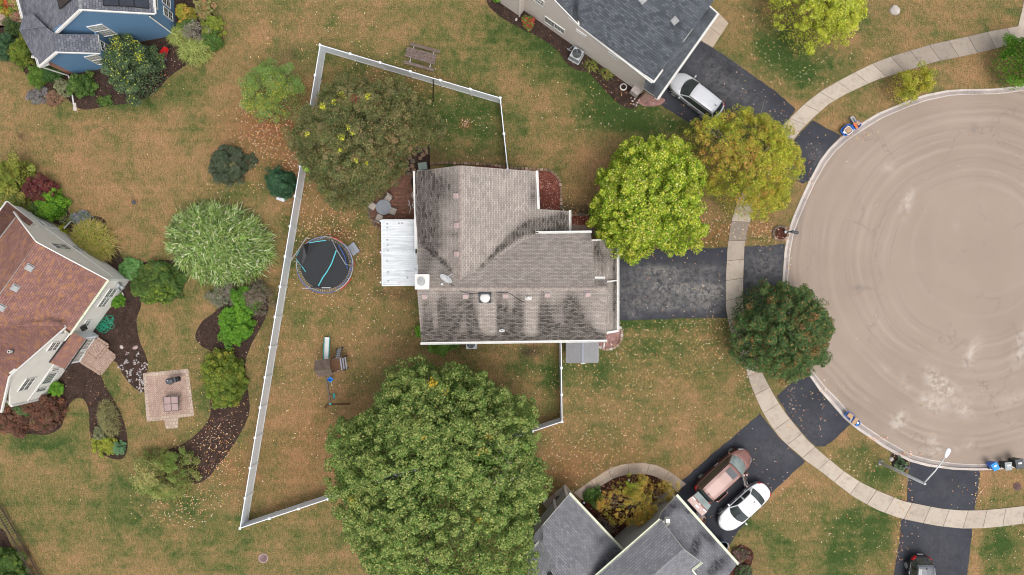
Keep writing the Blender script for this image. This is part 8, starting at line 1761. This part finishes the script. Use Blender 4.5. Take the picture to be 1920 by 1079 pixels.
for dx in (-.38, .22):
    for dy in (-.16, .16): mb = MB(); mb.tube([(dx, dy, .7), (dx, dy * 1.2, 0)], .02, 5); mb.build('leg', M['black'], g2, local=True)
p = P(328.5, 755, 0); ft = thing('patio_table', 'square four-tile patio table on the paver patio', 'table', (p.x, p.y, .04), R(3))
for dx in (-.28, .28):
    for dy in (-.28, .28): mb = MB(); mb.box((dx, dy, .70), (.51, .51, .03)); mb.build('tile', M['pinktile'], ft, local=True)
mb = MB()
for k in (-.55, 0, .55): mb.beam((k, -.57, .71), (k, .57, .71), .035, .04); mb.beam((-.57, k, .712), (.57, k, .712), .035, .04)
mb.build('frame', M['charcoal'], ft, local=True)
for dx in (-.52, .52):
    for dy in (-.52, .52): mb = MB(); mb.tube([(dx, dy, .7), (dx, dy, 0)], .022, 5); mb.build('leg', M['charcoal'], ft, local=True)
# bottom house: bin, red toolbox, pot, path lights
p = P(1352, 1017, 0); tcn = thing('trash_can', 'open blue-grey trash can by the garage gutter', 'trash can', (p.x, p.y, 0)); mb = MB(); mb.lathe((0, 0, 0), [(.24, 0), (.30, .85), (.33, .86), (.33, .91), (.28, .91), (.22, .05), (0, .05)], 24, ms=[0, 0, 0, 0, 1, 1]); mb.build('can', [plain('bluegrey_can', (.11, .17, .20), .5, .1), M['black']], tcn, local=True, smooth=False)
mb = MB(); mb.box(P(1363, 1023, .12), (.28, .42, .22), rz=.3); tag(mb.build('toolbox', M['pinktile'], bevel=.03), 'dull red box next to the open trash can', 'box')
p = P(1047, 935, 0); pot = thing('flower_pot', 'dark round pot standing on the small concrete pad', 'flower pot', (p.x, p.y, .04)); mb = MB(); mb.lathe((0, 0, 0), [(.14, 0), (.22, .3), (.24, .31), (.24, .35), (.2, .35), (.18, .2), (0, .2)], 18, sx=.9, sy=1.15); mb.build('pot', M['dark'], pot, local=True)
mb = MB(); mb.lathe((0, 0, .2), [(.17, 0), (.1, .05), (0, .06)], 14); mb.build('soil', M['mulch'], pot, local=True)
mb = MB(); mb.tube([P(1019, 942, .1), P(1025, 933.5, .1)], .06, 6); tag(mb.build('drain_spout', M['trim'], origin=P(1022, 938, 0)), 'short white drain spout under the big tree edge', 'drain spout')
for x, y, lb in ((1124.5, 919, 'small white path light at the lower end of the curved path'), (1178.5, 899, 'small white path light at the top of the curved path'), (1094.5, 941, 'small white path light by the gutter corner')):
    p = P(x, y, 0); pl_ = thing('path_light', lb, 'path light', (p.x, p.y, .01), 0, 'path lights along the curved path'); mb = MB(); mb.tube([(0, 0, 0), (0, 0, .3)], .015, 6); mb.build('stake', M['charcoal'], pl_, local=True); mb = MB(); mb.lathe((0, 0, .28), [(.09, 0), (.06, .08), (0, .1)], 12); mb.build('cap', M['white'], pl_, local=True)

# ================================================================== EDGING BLOCKS AND STEPPING STONES (each its own object)
def block_mesh(name, sx, sy, sz, mt):
    mb = MB(); mb.add([(x * sx / 2 * (.86 if y > 0 else 1), y * sy / 2, z * sz) for x in (-1, 1) for y in (-1, 1) for z in (0, 1)], [[0, 1, 3, 2], [4, 6, 7, 5], [0, 4, 5, 1], [2, 3, 7, 6], [0, 2, 6, 4], [1, 5, 7, 3]])
    o = mb.build(name, M[mt], None, origin=(0, 0, 0), bevel=.02); return o
protos = {}
MATW = {'block': 'tan-brown', 'blockpale': 'pale pinkish', 'blockgrey': 'mossy grey-brown', 'palestone': 'whitish'}
def edging(pts, label, group, parts, step=.29, mats=('block', 'block', 'blockpale', 'blockgrey'), closed=False, h_=.16, sx=.26, sy=.2, seed=0):
    r = random.Random(seed); q = [tuple(P(x, y, .0)) for x, y in pts]; L = sum((Vector(q[i + 1]) - Vector(q[i])).length for i in range(len(q) - 1)); n = int(L / step); A = resample(q, n + 1)
    for i in range(n):
        a, b = Vector(A[i]), Vector(A[i + 1]); c = (a + b) / 2; ang = math.atan2(b.y - a.y, b.x - a.x); mt = r.choice(mats); key = (mt, sx, sy, h_)
        if key not in protos: o = block_mesh('edging_block', sx, sy, h_, mt); protos[key] = o
        else: o = protos[key].copy(); C.objects.link(o)
        o.location = (c.x + r.uniform(-.01, .01), c.y + r.uniform(-.01, .01), r.uniform(0, .02)); o.rotation_euler = (r.uniform(-.04, .04), r.uniform(-.04, .04), ang + r.uniform(-.08, .08)); tag(o, MATW[mt] + ' block ' + parts[min(len(parts) - 1, i * len(parts) // n)] + ' ' + label, 'edging block', group)
edging([(806, 308), (830, 306), (870, 307), (915, 309), (960, 316), (1005, 317.5), (1027, 319), (1038, 325), (1047, 334), (1051, 346), (1052, 370), (1052, 393)], 'round the red chips', 'edging blocks round the wood-chip bed', ['at the far left of the edging', 'left of the fence in the edging', 'where the fence meets the edging', 'before the bend of the edging', 'on the bend of the edging', 'down the right side of the edging', 'at the lower end of the edging'], seed=1)
edging([(1069, 404), (1085, 403), (1105, 404), (1125, 402)], 'of the row above the front path', 'edging blocks above the front path', ['at the left end', 'in the middle', 'at the right end'], seed=2, mats=('block', 'blockgrey'))
edging([(1463 + 14 * math.cos(a), 438 + 14 * math.sin(a)) for a in np.linspace(0, 2 * math.pi, 25)], 'of the stone ring beside the mailbox', 'blocks of the ring beside the mailbox', ['on the right', 'on the upper right', 'at the top', 'on the upper left', 'on the lower left', 'at the bottom', 'on the lower right'], seed=3, mats=('blockpale', 'block', 'blockgrey', 'blockpale'))
edging([(1122, 650), (1132, 656), (1145, 655), (1155, 650), (1163, 642), (1166, 630), (1166, 620), (1162, 612)], 'round the pink gravel', 'edging blocks round the pink gravel corner', ['nearest the grey shed', 'at the bottom', 'on the lower bend', 'on the right side', 'at the top by the downspout'], seed=4, mats=('blockpale', 'palestone', 'blockpale', 'block'))
edging([(697, 375), (692, 388), (692, 400), (696, 412), (703, 422), (712, 430), (722, 436)], 'of the rounded brick patio corner', 'edging blocks at the patio corner', ['at the top', 'on the upper left', 'on the left', 'on the lower left', 'at the bottom by the metal roof'], seed=5, mats=('blockgrey', 'blockgrey', 'block'))
for (x, y, w_, h_, a_) in ((768, 295, 9, 9, 10), (778, 288, 9, 8, -20), (788, 283, 9, 7, 15), (798, 280, 8, 7, 5), (783, 279, 9, 7, -30), (774, 303, 9, 8, 4), (763, 306, 9, 7, 0), (773, 312, 8, 7, 10), (764, 317, 9, 8, -5), (776, 320, 9, 7, 3), (766, 326, 9, 6, 0), (778, 328, 9, 6, 0), (793, 291, 8, 7, 30), (788, 297, 7, 6, 12), (772, 284, 8, 6, -15), (800, 287, 7, 6, 0)):
    key = ('step', w_, h_)
    o = block_mesh('stepping_stone', w_ / 24, h_ / 24, .07, 'block' if (x + y) % 3 else 'blockgrey'); p = P(x, y, .02); o.location = p; o.rotation_euler.z = R(a_); tag(o, ('mossy ' if (x + y) % 3 == 0 else 'brown ') + 'paving stone ' + ('at the far upper right' if x > 790 else 'in the upper curve' if y < 290 else 'beside the black pole' if y < 300 and x > 784 else 'in the middle' if y < 308 else 'just above' if y > 320 else 'low down the left side' if x < 770 else 'low down the right side') + ' of the rough garden path', 'stepping stone', 'stones of the rough garden path')
